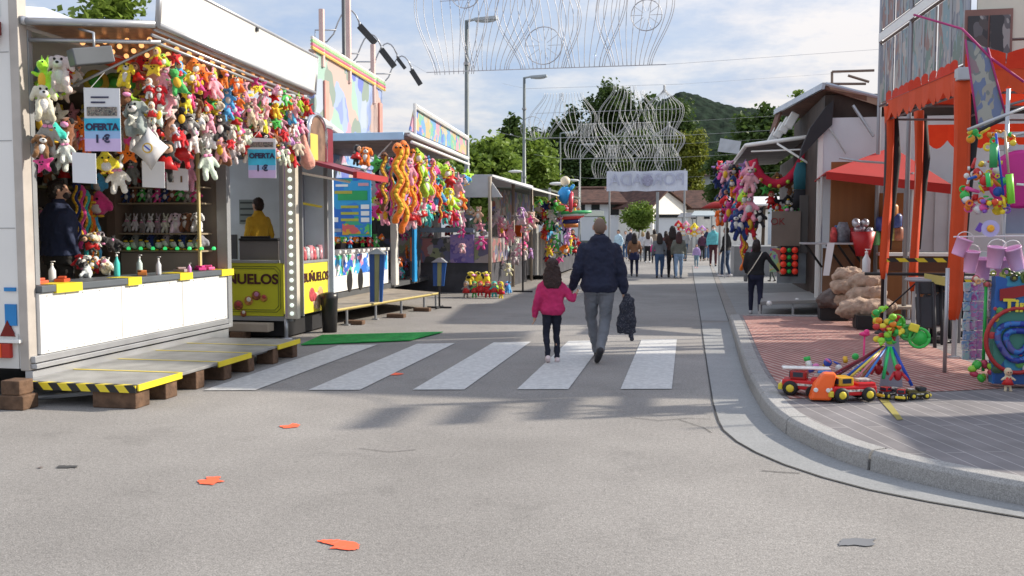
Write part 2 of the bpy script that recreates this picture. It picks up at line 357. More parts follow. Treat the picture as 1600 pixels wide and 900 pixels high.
REDT = paving('red_ribbed_tiles', (0.30, 0.115, 0.095), (0.25, 0.10, 0.085), (0.42, 0.30, 0.26), 2.0, 0.085, rad(68), 0.018)
PLNK = paving('grey_pavers', (0.20, 0.185, 0.185), (0.165, 0.155, 0.16), (0.34, 0.32, 0.31), 1.6, 0.14, rad(74), 0.006)
mm = M(); pv = KI[:]; poly = [(p.x, p.y, KZ - 0.004) for p in pv] + [(12, 4.0, KZ - 0.004), (12, 15.9, KZ - 0.004)]
mm._add(poly, [tuple(range(len(poly)))]); mm.build('sidewalk', PLNK, kind='structure')
RI = [p for p in offset(KB, 0.215) if p.y > 8.05]; red = [(p.x, p.y, KZ) for p in RI if p.y < 15.75]
red = red + [(1.02, 8.12, KZ), (1.5, 8.4, KZ), (2.4, 8.75, KZ), (3.15, 9.1, KZ), (2.95, 13.6, KZ), (2.85, 15.7, KZ)]
red = [(x, y, KZ + .001) for x, y, z in red]
mm = M(); mm._add(red, [tuple(range(len(red)))]); mm.build('red_tile_paving', REDT, kind='structure')
mm = M(); mm.b2((0.86, 15.9, -0.05), (12, 16.05, KZ)); mm.build('kerb_end', KERB, kind='structure')
# plain concrete verge beyond the kerb
mm = M(); mm._add([(0.95, 16.06, 0.004), (30, 16.06, 0.004), (30, 60, 0.004), (1.3, 60, 0.004)], [(0, 1, 2, 3)]); mm.build('far_pavement', CONC, kind='structure')
# zebra crossing, worn paint
def paint(name, c, wear=0.55, sc=14):
    m_, t, b = newmat(name); n = t.nodes.new; l = t.links.new; tcn = n('ShaderNodeTexCoord')
    no = n('ShaderNodeTexNoise'); no.inputs['Scale'].default_value = sc; no.inputs['Detail'].default_value = 9; no.inputs['Roughness'].default_value = 0.75; l(tcn.outputs['Object'], no.inputs['Vector'])
    r = n('ShaderNodeValToRGB'); r.color_ramp.elements[0].position = wear - 0.2; r.color_ramp.elements[1].position = wear; r.color_ramp.elements[0].color = (*[0.6 * x + 0.4 * 0.23 for x in c], 1); r.color_ramp.elements[1].color = (*c, 1)
    l(no.outputs['Fac'], r.inputs[0]); l(r.outputs[0], b.inputs['Base Color']); b.inputs['Roughness'].default_value = 0.7; return m_
ZW = paint('worn_white_road_paint', (0.60, 0.60, 0.58), 0.62); OR = paint('orange_spray_paint', (0.95, 0.13, 0.05), 0.45, 20)
for k in range(5):
    x0 = -0.62 - 1.01 * k; x1 = x0 + 0.50; sl = 0.21
    mm = M(); mm._add([(x0, 9.0 + sl * (x0 + 0.6), 0.008), (x1, 9.0 + sl * (x1 + 0.6), 0.008), (x1 + 0.01, 13.1 + 0.35 * (x1 + 0.6), 0.008), (x0 + 0.01, 13.1 + 0.35 * (x0 + 0.6), 0.008)], [(0, 1, 2, 3)])
    mm.build('crossing_stripe', ZW, kind='structure')
rk = random.Random(12)
def rough(P_, n=7, amp=.13):
    o = []; k = len(P_); sz = max((P_[i] - P_[(i + 1) % k]).length for i in range(k))
    for i in range(k):
        a, b = P_[i], P_[(i + 1) % k]
        for j in range(n): q = a.lerp(b, j / n); s_ = min(sz, .3) * amp * (1 if j else .3); o.append(V((q.x + rk.uniform(-s_, s_) * .5, q.y + rk.uniform(-s_, s_) * .5, q.z)))
    return o
for (pts) in [[(308, 750), (324, 749), (322, 745), (345, 744), (341, 749), (352, 752), (338, 754), (334, 757), (312, 756)], [(495, 844), (530, 843), (560, 849), (562, 855), (556, 859), (515, 857), (522, 852)], [(437, 665), (452, 664), (457, 661), (470, 663), (465, 667), (444, 669)], [(606, 584), (618, 582), (632, 584), (620, 586), (610, 586)]]:
    g_ = rough([at(u, v, Z=0.006) for u, v in pts]); mm = M(); mm._add(g_, [tuple(range(len(g_)))]); mm.build('painted_arrow', OR, kind='structure')
for (u0, u1, v0, v1, c) in [(88, 122, 727, 730.5, (0.06, 0.06, 0.06)), (1312, 1368, 841, 852, (0.155, 0.16, 0.17)), (58, 68, 729, 731, (0.15, 0.12, 0.11))]:
    g_ = rough([at(u0, v1, Z=0.006), at(u0 + 4, v0, Z=0.006), at(u1, v0, Z=0.006), at(u1 - 3, v1, Z=0.006)])
    mm = M(); mm._add(g_, [tuple(range(len(g_)))]); mm.build('ground_stain', mat('stain_%d' % u0, c, 0.9), kind='structure')
# cracks in the asphalt
mm = M()
for (pts, wd) in [([(1190, 735), (1215, 737), (1250, 739)], 0.010), ([(985, 652), (1030, 657), (1075, 653), (1110, 655)], 0.007), ([(1060, 655), (1100, 668), (1112, 676)], 0.007), ([(560, 700), (610, 706), (650, 702)], 0.006)]:
    g_ = [at(u, v, Z=0.005) for u, v in pts]
    for a, b in zip(g_, g_[1:]):
        nn = (b - a).cross(V((0, 0, 1))).normalized() * wd / 2; mm._add([a - nn, b - nn, b + nn, a + nn], [(0, 1, 2, 3)])
mm.build('asphalt_cracks', JOINT, kind='structure')
# ================================================================== VEGETATION
def leafmat(name, c1, c2, sc=0.9):
    m_, t, b = newmat(name); n = t.nodes.new; l = t.links.new; tcn = n('ShaderNodeTexCoord')
    no = n('ShaderNodeTexNoise'); no.inputs['Scale'].default_value = sc; no.inputs['Detail'].default_value = 8; no.inputs['Roughness'].default_value = 0.8; l(tcn.outputs['Object'], no.inputs['Vector'])
    r = n('ShaderNodeValToRGB'); r.color_ramp.elements[0].position = 0.35; r.color_ramp.elements[1].position = 0.65; r.color_ramp.elements[0].color = (*c1, 1); r.color_ramp.elements[1].color = (*c2, 1)
    l(no.outputs['Fac'], r.inputs[0]); l(r.outputs[0], b.inputs['Base Color']); b.inputs['Roughness'].default_value = 0.55; b.inputs['Specular IOR Level'].default_value = 0.25
    tr = n('ShaderNodeBsdfTranslucent'); l(r.outputs[0], tr.inputs[0]); mi = n('ShaderNodeMixShader'); mi.inputs[0].default_value = 0.35
    l(b.outputs[0], mi.inputs[1]); l(tr.outputs[0], mi.inputs[2]); l(mi.outputs[0], t.nodes['Material Output'].inputs[0]); return m_
LF_MID = leafmat('mid_green_leaves', (0.10, 0.17, 0.025), (0.24, 0.33, 0.06))
LF_DARK = leafmat('dark_green_leaves', (0.03, 0.065, 0.018), (0.10, 0.15, 0.035))
LF_YEL = leafmat('yellow_green_leaves', (0.10, 0.14, 0.02), (0.26, 0.27, 0.04))
BARK = mat('bark', (0.09, 0.065, 0.045), 0.95, var=0.4, scale=6)
def tree(name, label, base, h, blobs, mt, leaf=0.22, dens=1.0, group=None, trunk=0.22):
    """blobs: (dx, dy, z, r, rz) clumps; leaves fill each clump's shell"""
    rng = random.Random(sum(ord(c) for c in label)); b = V(base); t = thing(name, label, 'tree', base, group)
    m_ = M(); top = b + V((0, 0, h * 0.75)); m_.tube([b + V((0, 0, -0.1)), b + V((0.05, 0, h * 0.3)), b + V((0.12, 0, h * 0.55)), top], [trunk, trunk * 0.8, trunk * 0.6, trunk * 0.2], 10)
    for (dx, dy, z, r, rz) in blobs:
        m_.tube([b + V((0.08, 0, h * 0.4)), b + V((dx * 0.5, dy * 0.5, (h * 0.4 + z) / 2)), b + V((dx, dy, z))], [trunk * 0.4, trunk * 0.25, 0.03], 6)
    m_.build('trunk', BARK, t, True)
    m_ = M(); 
    for (dx, dy, z, r, rz) in blobs:
        n = int(dens * 105 * r * max(r, rz) / (leaf * leaf * 6))
        sub = []
        for _ in range(max(8, int(r * 6))):
            th = rng.uniform(0, 6.28); ph = math.asin(rng.uniform(-0.85, 1)); q = rng.uniform(0.45, 1.0)
            sub.append(V((dx + r * q * math.cos(ph) * math.cos(th), dy + r * q * math.cos(ph) * math.sin(th), z + rz * q * math.sin(ph))))
        for _ in range(n):
            s_ = rng.choice(sub); rr = r * 0.34
            p = b + s_ + V((rng.gauss(0, rr * 0.55), rng.gauss(0, rr * 0.55), rng.gauss(0, rr * 0.5)))
            l_ = leaf * rng.uniform(0.6, 1.4); e = Euler((rng.uniform(-1, 1), rng.uniform(-1, 1), rng.uniform(0, 6.28))).to_matrix()
            m_._add([p + e @ V((-l_ * .5, 0, 0)), p + e @ V((0, -l_ * .35, l_ * .12)), p + e @ V((l_ * .5, 0, 0)), p + e @ V((0, l_ * .35, l_ * .12))], [(0, 1, 2, 3)])
    m_.build('crown', mt, t); return t
def blobset(rng, w, z0, z1, n, r0, r1, dp=None):
    o = []
    for k in range(n):
        z = z0 + (z1 - z0) * (k + 0.5) / n; q = math.sin(math.pi * (0.15 + 0.75 * (k + .5) / n)); o.append((rng.uniform(-w, w) * q, rng.uniform(-1, 1) * (dp or w) * q, z, rng.uniform(r0, r1), rng.uniform(r0, r1) * 0.85))
    return o
rg = random.Random(8)
def tr(name, label, u, vtop, wpx, Y, mt, n=9, leaf=0.3, z0=None, dens=1.0, asp=1.0):
    leaf *= 1.1; dens *= 2.3
    x = xy(u, Y); zt = at(u, vtop, Y=Y).z; wd = wpx / F * Y; z0 = z0 if z0 is not None else zt * 0.35
    r1 = min(wd * 0.46, zt * 0.34); bl = blobset(rg, max(0.1, wd / 2 - r1 * 0.7), z0 + r1 * 0.4, zt - r1 * 0.9, n, r1 * 0.7, r1)
    return tree(name, label, (x, Y, 0), zt, bl, mt, leaf, dens, None, 0.012 * zt)
tr('round_tree', 'green tree rising behind the roof of the plush stall trailer', 150, -60, 230, 17, LF_MID, 10, 0.17)
tr('broad_tree', 'bright green broad tree right behind the tall street lamp', 765, 200, 130, 48, LF_MID, 10, 0.30, dens=1.3)
tr('broad_tree', 'bright green tree beside the second street lamp', 835, 205, 100, 52, LF_MID, 9, 0.30, dens=1.3)
tr('broad_tree', 'low green tree behind the sign of the plush string stall', 705, 220, 90, 46, LF_MID, 8, 0.28, dens=1.2)
tr('poplar_tree', 'dark tree with thin top between the two street lamps', 800, 165, 60, 70, LF_DARK, 7, 0.36)
tr('tall_tree', 'tallest dark tree behind the middle light arch', 955, 115, 85, 97, LF_DARK, 12, 0.36, dens=1.1)
tr('tall_tree', 'dark tree left of the tallest one behind the wire domes', 895, 160, 85, 95, LF_DARK, 10, 0.36, dens=1.2)
tr('tall_tree', 'dark tree right of the tallest one beside the hill', 1035, 148, 90, 99, LF_DARK, 10, 0.36, dens=1.2)
tr('tall_tree', 'wide dark tree mass behind the left wire domes', 850, 185, 90, 94, LF_DARK, 10, 0.36)
tr('tall_tree', 'dark full tree just right of the tallest one', 1000, 142, 90, 96, LF_DARK, 10, 0.36)
tr('tall_tree', 'dark tree filling the gap under the tallest one', 975, 190, 110, 92, LF_DARK, 10, 0.36)
tr('broad_tree', 'lower dark tree above the white banner', 1030, 225, 90, 93, LF_DARK, 9, 0.34)
tr('yellow_tree', 'yellowish green tree above the dark tiled roof', 1078, 195, 60, 92, LF_YEL, 8, 0.30)
tr('broad_tree', 'low bushy tree behind the stalls left of the white house', 905, 235, 90, 93, LF_DARK, 8, 0.32, dens=1.2)
tr('broad_tree', 'dark bushy tree on the slope above the far market stall', 1192, 150, 100, 58, LF_DARK, 10, 0.32, dens=1.3)
tr('broad_tree', 'green tree top behind the brown kiosk hatch', 1262, 122, 60, 60, LF_MID, 8, 0.30)
tr('broad_tree', 'dark tree low behind the far market stall on the right', 1135, 205, 70, 62, LF_DARK, 8, 0.3, dens=1.2)
tr('street_tree', 'small round clipped tree in front of the white house', 997, 318, 54, 62, LF_MID, 7, 0.2, z0=2.0, dens=1.5)
tr('street_tree', 'small sapling left of the round clipped tree', 938, 335, 18, 60, LF_MID, 5, 0.16, z0=1.8)
# hill: far wooded ridge
HILL = mat('wooded_hillside', (0.012, 0.024, 0.014), 0.95, var=0.7, scale=0.2, bump=1.0, bscale=0.35, spec=0.05)
pr = [(860, 240), (930, 215), (990, 185), (1040, 166), (1062, 155), (1085, 160), (1110, 170), (1140, 178), (1165, 180), (1200, 188), (1260, 205), (1340, 225), (1420, 240)]
nx, ny = 420, 90; vs = []; rh = random.Random(5)
def prof(u):
    for (a, va), (b, vb) in zip(pr, pr[1:]):
        if a <= u <= b: return va + (vb - va) * (u - a) / (b - a)
    return 240
for j in range(ny):
    for i in range(nx):
        u = 860 + 560 * i / (nx - 1); Yr = 900; zt = at(u, prof(u), Y=Yr).z; x = xy(u, Yr); t = j / (ny - 1)
        y = 420 + 480 * t; z = zt * math.sin(t * math.pi / 2) ** 1.15 + (.5 * math.sin(i * .31 + j * .7) + .4 * math.sin(j * .4 - i * .53) + rh.uniform(-.25, .25) if 0 < j else 0); vs.append((x * (0.8 + 0.2 * t), y + rh.uniform(-.6, .6), max(z, -1)))
mm = M(); mm._add(vs, [(j * nx + i, j * nx + i + 1, (j + 1) * nx + i + 1, (j + 1) * nx + i) for j in range(ny - 1) for i in range(nx - 1)]); mm.build('hill', HILL, kind='structure', smooth=True)
# ================================================================== PEOPLE
SKIN = mat('skin', (0.50, 0.29, 0.20), 0.55, var=0.1)
def person(label, loc, rz=0.0, h=1.75, top=(0.02, 0.025, 0.06), bottom=(0.05, 0.05, 0.06), hair=(0.02, 0.013, 0.01), shoes=(0.03, 0.03, 0.03),
           legs=None, arms=None, wide=1.0, hairlen='short', vox=0.016, skirt=None, headk=1.0, fold=0.012, hood=False, group=None, bag=None, mask=None, sleeve=True, coat=0.0, leg_w=1.0, head_turn=0.0):
    """stands on loc, faces +Y turned by rz; joints given in metres for a 1.75 m adult"""
    k = h / 1.75; t = thing('person', label, 'person', (0, 0, 0), group)
    legs = legs or {'L': [(-0.09, 0, 0.92), (-0.10, 0.03, 0.49), (-0.11, -0.02, 0.08)], 'R': [(0.09, 0, 0.92), (0.10, 0.03, 0.49), (0.11, -0.02, 0.08)]}
    arms = arms or {'L': [(-0.175, 0, 1.39), (-0.26, -0.03, 1.13), (-0.25, 0.08, 0.88)], 'R': [(0.175, 0, 1.39), (0.25, -0.03, 1.12), (0.25, 0.08, 0.88)]}
    Sc = lambda p: V(p) * k
    wsc = wide
    def limb(m, pts, rs):
        for a, b, r0, r1 in zip(pts, pts[1:], rs, rs[1:]): m.cone(Sc(a), Sc(b), r0 * k, r1 * k, 14)
    def torso(m, g, z0=0.86, z1=1.5):
        secs = [(0, 0, 0.84, 0.13, 0.10), (0, -0.005, 0.92, 0.165, 0.118), (0, 0, 1.05, 0.145, 0.10), (0, 0.0, 1.18, 0.155, 0.108), (0, 0.0, 1.30, 0.165, 0.108), (0, -0.005, 1.38, 0.158, 0.095), (0, -0.01, 1.44, 0.105, 0.075), (0, 0, 1.50, 0.062, 0.062)]
        m.loft([(x * k, y * k, z * k, (rx * wsc + g) * k, (ry * (0.5 + 0.5 * wsc) + g) * k) for (x, y, z, rx, ry) in secs if z0 <= z <= z1], 24)
    # ---- body: one skin
    m = M(); torso(m, -0.008); m.cone(Sc((0, 0, 1.45)), Sc((0, 0.012, 1.56)), 0.055 * k, 0.05 * k)
    hc = V((0, 0.02, 1.635))
    Hr = Euler((0, 0, head_turn)).to_matrix(); hb = V((0, 0.02, 1.52)); HP = lambda p: Sc(hb + Hr @ ((V(p) - hb) * headk))
    kk = k * headk; m.ell(HP(hc), (0.074 * kk, 0.094 * kk, 0.112 * kk), 18); m.ell(HP((0, 0.05, 1.575)), (0.05 * k, 0.06 * k, 0.055 * k), 12)
    m.cone(HP((0, 0.105, 1.645)), HP((0, 0.13, 1.61)), 0.010 * k, 0.016 * k, 8)
    for s_ in (-1, 1): m.ell(HP((s_ * 0.078, 0.01, 1.625)), (0.012 * k, 0.022 * k, 0.034 * k), 10); m.ell(HP((s_ * 0.03, 0.10, 1.652)), (0.02 * k, 0.012 * k, 0.01 * k), 8)
    m.ell(HP((0, 0.108, 1.578)), (0.026 * k, 0.01 * k, 0.008 * k), 8)
    for s_ in 'LR':
        a = arms[s_]; limb(m, a, [0.042, 0.034, 0.023]); l = legs[s_]; limb(m, l, [0.075, 0.047, 0.034])
        sg = -1 if s_ == 'L' else 1; w_ = V(a[2]); d = (V(a[2]) - V(a[1])).normalized(); side = V((0, 1, 0)).cross(d).normalized() * sg; fr = d.cross(side).normalized()
        if fr.y < 0: fr = -fr
        pc = w_ + d * 0.05
        m.ell(Sc(pc), (0.022 * k, 0.038 * k, 0.048 * k), 12, d.to_track_quat('Z', 'Y').to_euler())
        for q, ln in zip((-0.030, -0.010, 0.010, 0.029), (0.060, 0.075, 0.080, 0.072)):
            b0 = w_ + d * 0.085 + fr * q; b1 = b0 + d * ln * 0.5 - side * 0.008; b2_ = b1 + d * ln * 0.35 - side * 0.024
            limb(m, [b0 - d * 0.02, b1, b2_], [0.0095, 0.0088, 0.0075])
        limb(m, [w_ + d * 0.025 + fr * 0.03, w_ + d * 0.055 + fr * 0.055, w_ + d * 0.085 + fr * 0.06 - side * 0.01], [0.012, 0.0105, 0.009])
        an = V(l[2]); sh = (V(l[2]) - V(l[1])).normalized(); toe = V((0, 1, 0)) - sh * V((0, 1, 0)).dot(sh); toe = toe.normalized() if toe.length > 0.1 else V((0, 0, -1))
        limb(m, [an, an + sh * 0.035 + toe * 0.12], [0.035, 0.028])
    body = m.sculpt('body', SKIN, t, vox * 0.55 if vox < 0.012 else vox, 2)
    # ---- trousers
    cb = mat('trouser_%02d%02d%02d' % tuple(int(c * 99) for c in bottom), bottom, 0.9, var=0.22, scale=7, bump=0.3, bscale=30)
    m = M()
    m.loft([(0, -0.004, z * k, (rx * wsc + 0.012) * k, (ry + 0.012) * k) for (z, rx, ry) in ((0.80, 0.15, 0.11), (0.90, 0.162, 0.122), (0.98, 0.15, 0.112), (1.04, 0.142, 0.105))] if False else [(0, -0.004, z * k, rx * wsc * k, ry * k) for (z, rx, ry) in ((0.82, 0.155, 0.112), (0.90, 0.172, 0.132), (0.98, 0.162, 0.122), (1.05, 0.15, 0.11))], 22)
    for s_ in 'LR':
        l = legs[s_]; q = leg_w; limb(m, [l[0], V(l[0]).lerp(V(l[1]), 0.5), l[1], V(l[1]).lerp(V(l[2]), 0.4), V(l[1]).lerp(V(l[2]), 0.97)], [0.098 * q, 0.082 * q, 0.064 * q, 0.063 * q, 0.05 * q])
    m.sculpt('trousers', cb, t, vox, 2, fold * k, 0.07)
    # ---- top
    ct = mat('top_%02d%02d%02d' % tuple(int(c * 99) for c in top), top, 0.85, var=0.2, scale=7, bump=0.35, bscale=24)
    m = M(); torso(m, 0.018 + coat, 0.92 if not coat else 0.84, 1.5)
    for s_ in 'LR':
        a = arms[s_]; sh = V(a[0]); ar = [0.058 + coat * .6, 0.055 + coat * .8, 0.050 + coat, 0.038 + coat * 0.6]
        limb(m, [sh, sh.lerp(V(a[1]), 0.6), a[1], V(a[1]).lerp(V(a[2]), 0.97 if sleeve else 0.1)], ar)
    if hood: m.loft([(0, -0.075 * k, z * k, rx * k, ry * k) for (z, rx, ry) in ((1.36, 0.04, 0.03), (1.40, 0.10, 0.045), (1.45, 0.12, 0.055), (1.50, 0.115, 0.06), (1.525, 0.08, 0.045))], 18)
    m.loft([(0, 0, 1.43 * k, 0.105 * k, 0.08 * k), (0, 0.0, 1.52 * k, 0.072 * k, 0.07 * k), (0, 0.005, 1.545 * k, 0.068 * k, 0.066 * k)], 16)
    m.sculpt('jacket' if sleeve else 'shirt', ct, t, vox, 2, fold * 1.3 * k, 0.08)
    # ---- shoes
    cs = mat('shoe_%02d%02d%02d' % tuple(int(c * 99) for c in shoes), shoes, 0.6)
    for s_ in 'LR':
        l = legs[s_]; an = V(l[2]); shn = (V(l[2]) - V(l[1])).normalized(); toe = V((0, 1, 0)) - shn * V((0, 1, 0)).dot(shn); toe = toe.normalized() if toe.length > 0.1 else V((0, 0, -1))
        m = M(); sol = an + shn * 0.045
        limb(m, [sol - toe * 0.055, sol + toe * 0.06, sol + toe * 0.15], [0.040, 0.045, 0.036]); limb(m, [an, sol - toe * 0.02], [0.042, 0.048])
        m.sculpt('shoe', cs, t, vox, 2)
    # ---- hair
    ch = mat('hair_%02d%02d%02d' % tuple(int(c * 99) for c in hair), hair, 0.6, var=0.35, scale=30, bump=0.5, bscale=120)
    if hairlen != 'bald':
        m = M()
        m.ell(HP((0, -0.002, 1.665)), (0.086 * kk, 0.10 * kk, 0.098 * kk), 16); m.ell(HP((0, -0.03, 1.62)), (0.084 * kk, 0.08 * kk, 0.09 * kk), 14)
        if hairlen == 'long': m.loft([(0, y * k, z * k, rx * kk, ry * kk) for (y, z, rx, ry) in ((-.135, 1.30, 0.08, 0.025), (-.125, 1.36, 0.118, 0.035), (-.10, 1.45, 0.128, 0.05), (-.06, 1.54, 0.122, 0.07), (-.03, 1.62, 0.11, 0.085), (-.02, 1.68, 0.09, 0.085))], 18)
        elif hairlen == 'mid': m.loft([(0, -0.05 * k, z * k, rx * kk, ry * kk) for (z, rx, ry) in ((1.44, 0.07, 0.045), (1.50, 0.10, 0.065), (1.58, 0.102, 0.085), (1.66, 0.088, 0.08))], 18)
        elif hairlen == 'bun': m.ell(HP((0, -0.03, 1.78)), 0.045 * k, 12)
        m.sculpt('hair', ch, t, vox * 0.8, 2, 0.030 * k, 0.03)
    else:
        m = M(); m.ell(HP((0, -0.012, 1.64)), (0.0765 * k, 0.088 * k, 0.10 * k), 18); m.build('hair', mat('cropped_grey_hair', (0.17, 0.115, 0.09), 0.8), t, True)
    if mask:
        m = M(); m.ell(HP((0, 0.07, 1.585)), (0.062 * k, 0.058 * k, 0.045 * k), 14); m.build('face_mask', mat('mask_%d' % int(mask[0] * 99), mask, 0.8), t, True)
    if bag == 'crossbody':
        m = M(); m.tube([Sc(p) for p in ((0.13, -0.10, 1.46), (0.05, -0.14, 1.32), (-0.08, -0.14, 1.10), (-0.20, -0.08, 0.92))], 0.011 * k, 6); m.build('bag_strap', CREAM, t, True)
        m = M(); m.box(Sc((-0.23, -0.03, 0.86)), (0.09 * k, 0.20 * k, 0.16 * k)); m.build('bag', mat('grey_bag', (0.12, 0.12, 0.12), 0.7), t, bevel=0.02)
    if skirt:
        m = M(); m.loft([(0, 0, z * k, rx * k, ry * k) for (z, rx, ry) in ((0.66, 0.21, 0.17), (0.80, 0.20, 0.16), (0.95, 0.18, 0.14), (1.02, 0.155, 0.12))], 22); m.sculpt('tied_jacket', mat('tied_%d' % int(skirt[2] * 99), skirt, 0.9, bump=0.3), t, vox, 2, 0.04, 0.1)
    t.location = loc; t.rotation_euler.z = rz; return t
# walking man seen from behind: weight on the left leg, right foot trailing with raised heel
man_loc = V((-1.02, 10.95, 0))
man = person('man in navy hooded jacket and grey trousers walking hand in hand with a girl', man_loc, rad(8), 1.735, (0.016, 0.02, 0.045), (0.17, 0.18, 0.20), (0.2, 0.14, 0.1), (0.03, 0.03, 0.035),
    legs={'L': [(-0.09, 0, 0.92), (-0.09, 0.17, 0.50), (-0.015, 0.22, 0.09)], 'R': [(0.09, 0, 0.92), (0.075, 0.02, 0.48), (0.0, -0.30, 0.17)]},
    arms={'L': [(-0.195, 0, 1.375), (-0.265, -0.02, 1.11), (-0.325, 0.10, 0.89)], 'R': [(0.19, 0, 1.375), (0.26, -0.03, 1.10), (0.30, 0.0, 0.85)]},
    wide=1.14, hairlen='bald', vox=0.010, hood=True, fold=0.03, coat=0.022, leg_w=1.08)
girl_loc = V((-1.56, 10.72, 0))
girl = person('little girl in pink jacket and dark leggings holding the hand of a man in navy', girl_loc, rad(9), 1.20, (0.50, 0.025, 0.12), (0.014, 0.016, 0.03), (0.035, 0.015, 0.012), (0.75, 0.62, 0.62),
    legs={'L': [(-0.08, 0, 0.90), (-0.10, 0.01, 0.49), (-0.075, -0.16, 0.12)], 'R': [(0.08, 0, 0.90), (0.08, 0.08, 0.49), (0.09, 0.03, 0.08)]},
    arms={'L': [(-0.185, 0, 1.32), (-0.27, -0.04, 1.04), (-0.30, 0.02, 0.80)], 'R': [(0.185, 0, 1.32), (0.33, -0.02, 1.12), (0.385, 0.04, 1.17)]},
    wide=1.1, hairlen='long', vox=0.009, fold=0.04, coat=0.02, leg_w=0.92, headk=1.28)
# jacket carried in the man's right hand
jr = thing('carried_jacket', 'dark speckled jacket hanging from the right hand of the man in navy', 'jacket', man_loc + V((0.335, -0.07, 0.79)))
m = M(); c = jr.location
m.loft([(c.x, c.y, c.z + 0.03, 0.03, 0.02), (c.x + 0.01, c.y, c.z - 0.04, 0.07, 0.04), (c.x + 0.01, c.y, c.z - 0.18, 0.095, 0.05), (c.x - 0.005, c.y, c.z - 0.32, 0.12, 0.05), (c.x + 0.0, c.y, c.z - 0.44, 0.115, 0.04)], 20)
m.cone((c.x + 0.05, c.y - 0.02, c.z - 0.1), (c.x + 0.06, c.y - 0.02, c.z - 0.50), 0.035, 0.03); m.cone((c.x - 0.05, c.y - 0.03, c.z - 0.1), (c.x - 0.09, c.y - 0.02, c.z - 0.40), 0.03, 0.028)
jm, jt, jb = newmat('speckled_fabric'); vo = jt.nodes.new('ShaderNodeTexVoronoi'); vo.inputs['Scale'].default_value = 70; tq = jt.nodes.new('ShaderNodeTexCoord'); jt.links.new(tq.outputs['Object'], vo.inputs['Vector'])
rq = jt.nodes.new('ShaderNodeValToRGB'); rq.color_ramp.elements[0].color = (0.14, 0.14, 0.16, 1); rq.color_ramp.elements[1].color = (0.02, 0.022, 0.035, 1); rq.color_ramp.elements[0].position = 0.22; rq.color_ramp.elements[1].position = 0.32
jt.links.new(vo.outputs['Distance'], rq.inputs[0]); jt.links.new(rq.outputs[0], jb.inputs['Base Color']); jb.inputs['Roughness'].default_value = 0.9
m.sculpt('folded_cloth', jm, jr, 0.01, 2, 0.05, 0.07)
# crowd along the street
NAVY = (0.02, 0.025, 0.06); JEAN = (0.05, 0.10, 0.20); LJEAN = (0.20, 0.30, 0.45); BLK = (0.015, 0.015, 0.018); GRY = (0.16, 0.18, 0.20)
def walker(label, u, vf, vh, **kw):
    p = at(u, vf, Z=0); zh = at(u, vh, Y=p.y).z
    st = kw.pop('stride', 0.14); flip = kw.pop('flip', 1)
    lg = {'L': [(-0.09, 0, 0.92), (-0.10, 0.03 + st * flip * 0.6, 0.49), (-0.10, st * flip, 0.09)], 'R': [(0.09, 0, 0.92), (0.10, 0.03 - st * flip * 0.2, 0.49), (0.10, -st * flip, 0.10)]}
    return person(label, p, kw.pop('rz', rad(6)), zh, legs=kw.pop('legs', lg), vox=0.022, group=None, **kw)
walker('woman with long hair, tan top and navy jacket tied round her waist', 991, 432, 364, top=(0.25, 0.13, 0.07), bottom=NAVY, hair=(0.02, 0.012, 0.01), hairlen='long', skirt=(0.02, 0.025, 0.07), sleeve=True)
walker('person in grey knit top and blue jeans walking away left of the couple', 1030, 434, 364, top=GRY, bottom=JEAN, hairlen='long', flip=-1, shoes=(0.02, 0.02, 0.02))
walker('tall person with long dark hair in dark clothes beside the woman in light jeans', 1050, 434, 353, top=(0.05, 0.025, 0.02), bottom=BLK, hairlen='long')
walker('woman in olive grey sweater and light blue jeans walking away in the street', 1060, 435, 362, top=(0.14, 0.15, 0.13), bottom=LJEAN, hairlen='long', wide=1.15, flip=-1, shoes=(0.3, 0.35, 0.4), hair=(0.06, 0.02, 0.02))
walker('far person in light blue shirt near the white house wall', 966, 410, 359, top=(0.45, 0.62, 0.72), bottom=(0.2, 0.25, 0.3), rz=rad(150), sleeve=True)
walker('far person in dark jacket and white face mask under the round tree', 985, 408, 357, top=(0.03, 0.03, 0.05), bottom=(0.05, 0.05, 0.07), rz=rad(170), mask=(0.8, 0.8, 0.8))
walker('far woman with white shirt and black trousers right of the round tree', 1012, 411, 361, top=(0.55, 0.55, 0.55), bottom=BLK, hair=(0.05, 0.03, 0.02), hairlen='long', shoes=(0.7, 0.7, 0.7))
walker('far blond person in pale shirt left of the woman in black trousers', 1004, 409, 362, top=(0.5, 0.5, 0.52), bottom=GRY, hair=(0.35, 0.24, 0.12), hairlen='mid')
walker('far child in bright pink jacket behind the person in grey knit top', 1022, 412, 376, top=(0.6, 0.05, 0.25), bottom=BLK, hairlen='long')
walker('far person with dark hair walking behind the person in grey knit top', 1040, 420, 361, top=(0.10, 0.04, 0.04), bottom=(0.03, 0.05, 0.12), hairlen='mid')
walker('far person in grey hooded top and teal bag right of the light jeans', 1070, 408, 357, top=(0.30, 0.32, 0.33), bottom=(0.06, 0.10, 0.15), rz=rad(160))
walker('small child in lilac top and grey blue leggings in the street centre', 1088, 419, 381, top=(0.42, 0.30, 0.55), bottom=(0.16, 0.25, 0.32), hairlen='mid', shoes=(0.5, 0.2, 0.25), rz=rad(170))
walker('far person in dark maroon clothes behind the lilac child', 1097, 408, 363, top=(0.08, 0.03, 0.06), bottom=BLK, rz=rad(170), mask=(0.8, 0.8, 0.8))
walker('person in teal shirt, open black jacket and maroon trousers facing the camera', 1114, 416, 352, top=(0.12, 0.42, 0.45), bottom=(0.07, 0.02, 0.025), rz=rad(182), mask=(0.75, 0.75, 0.78), wide=1.2)
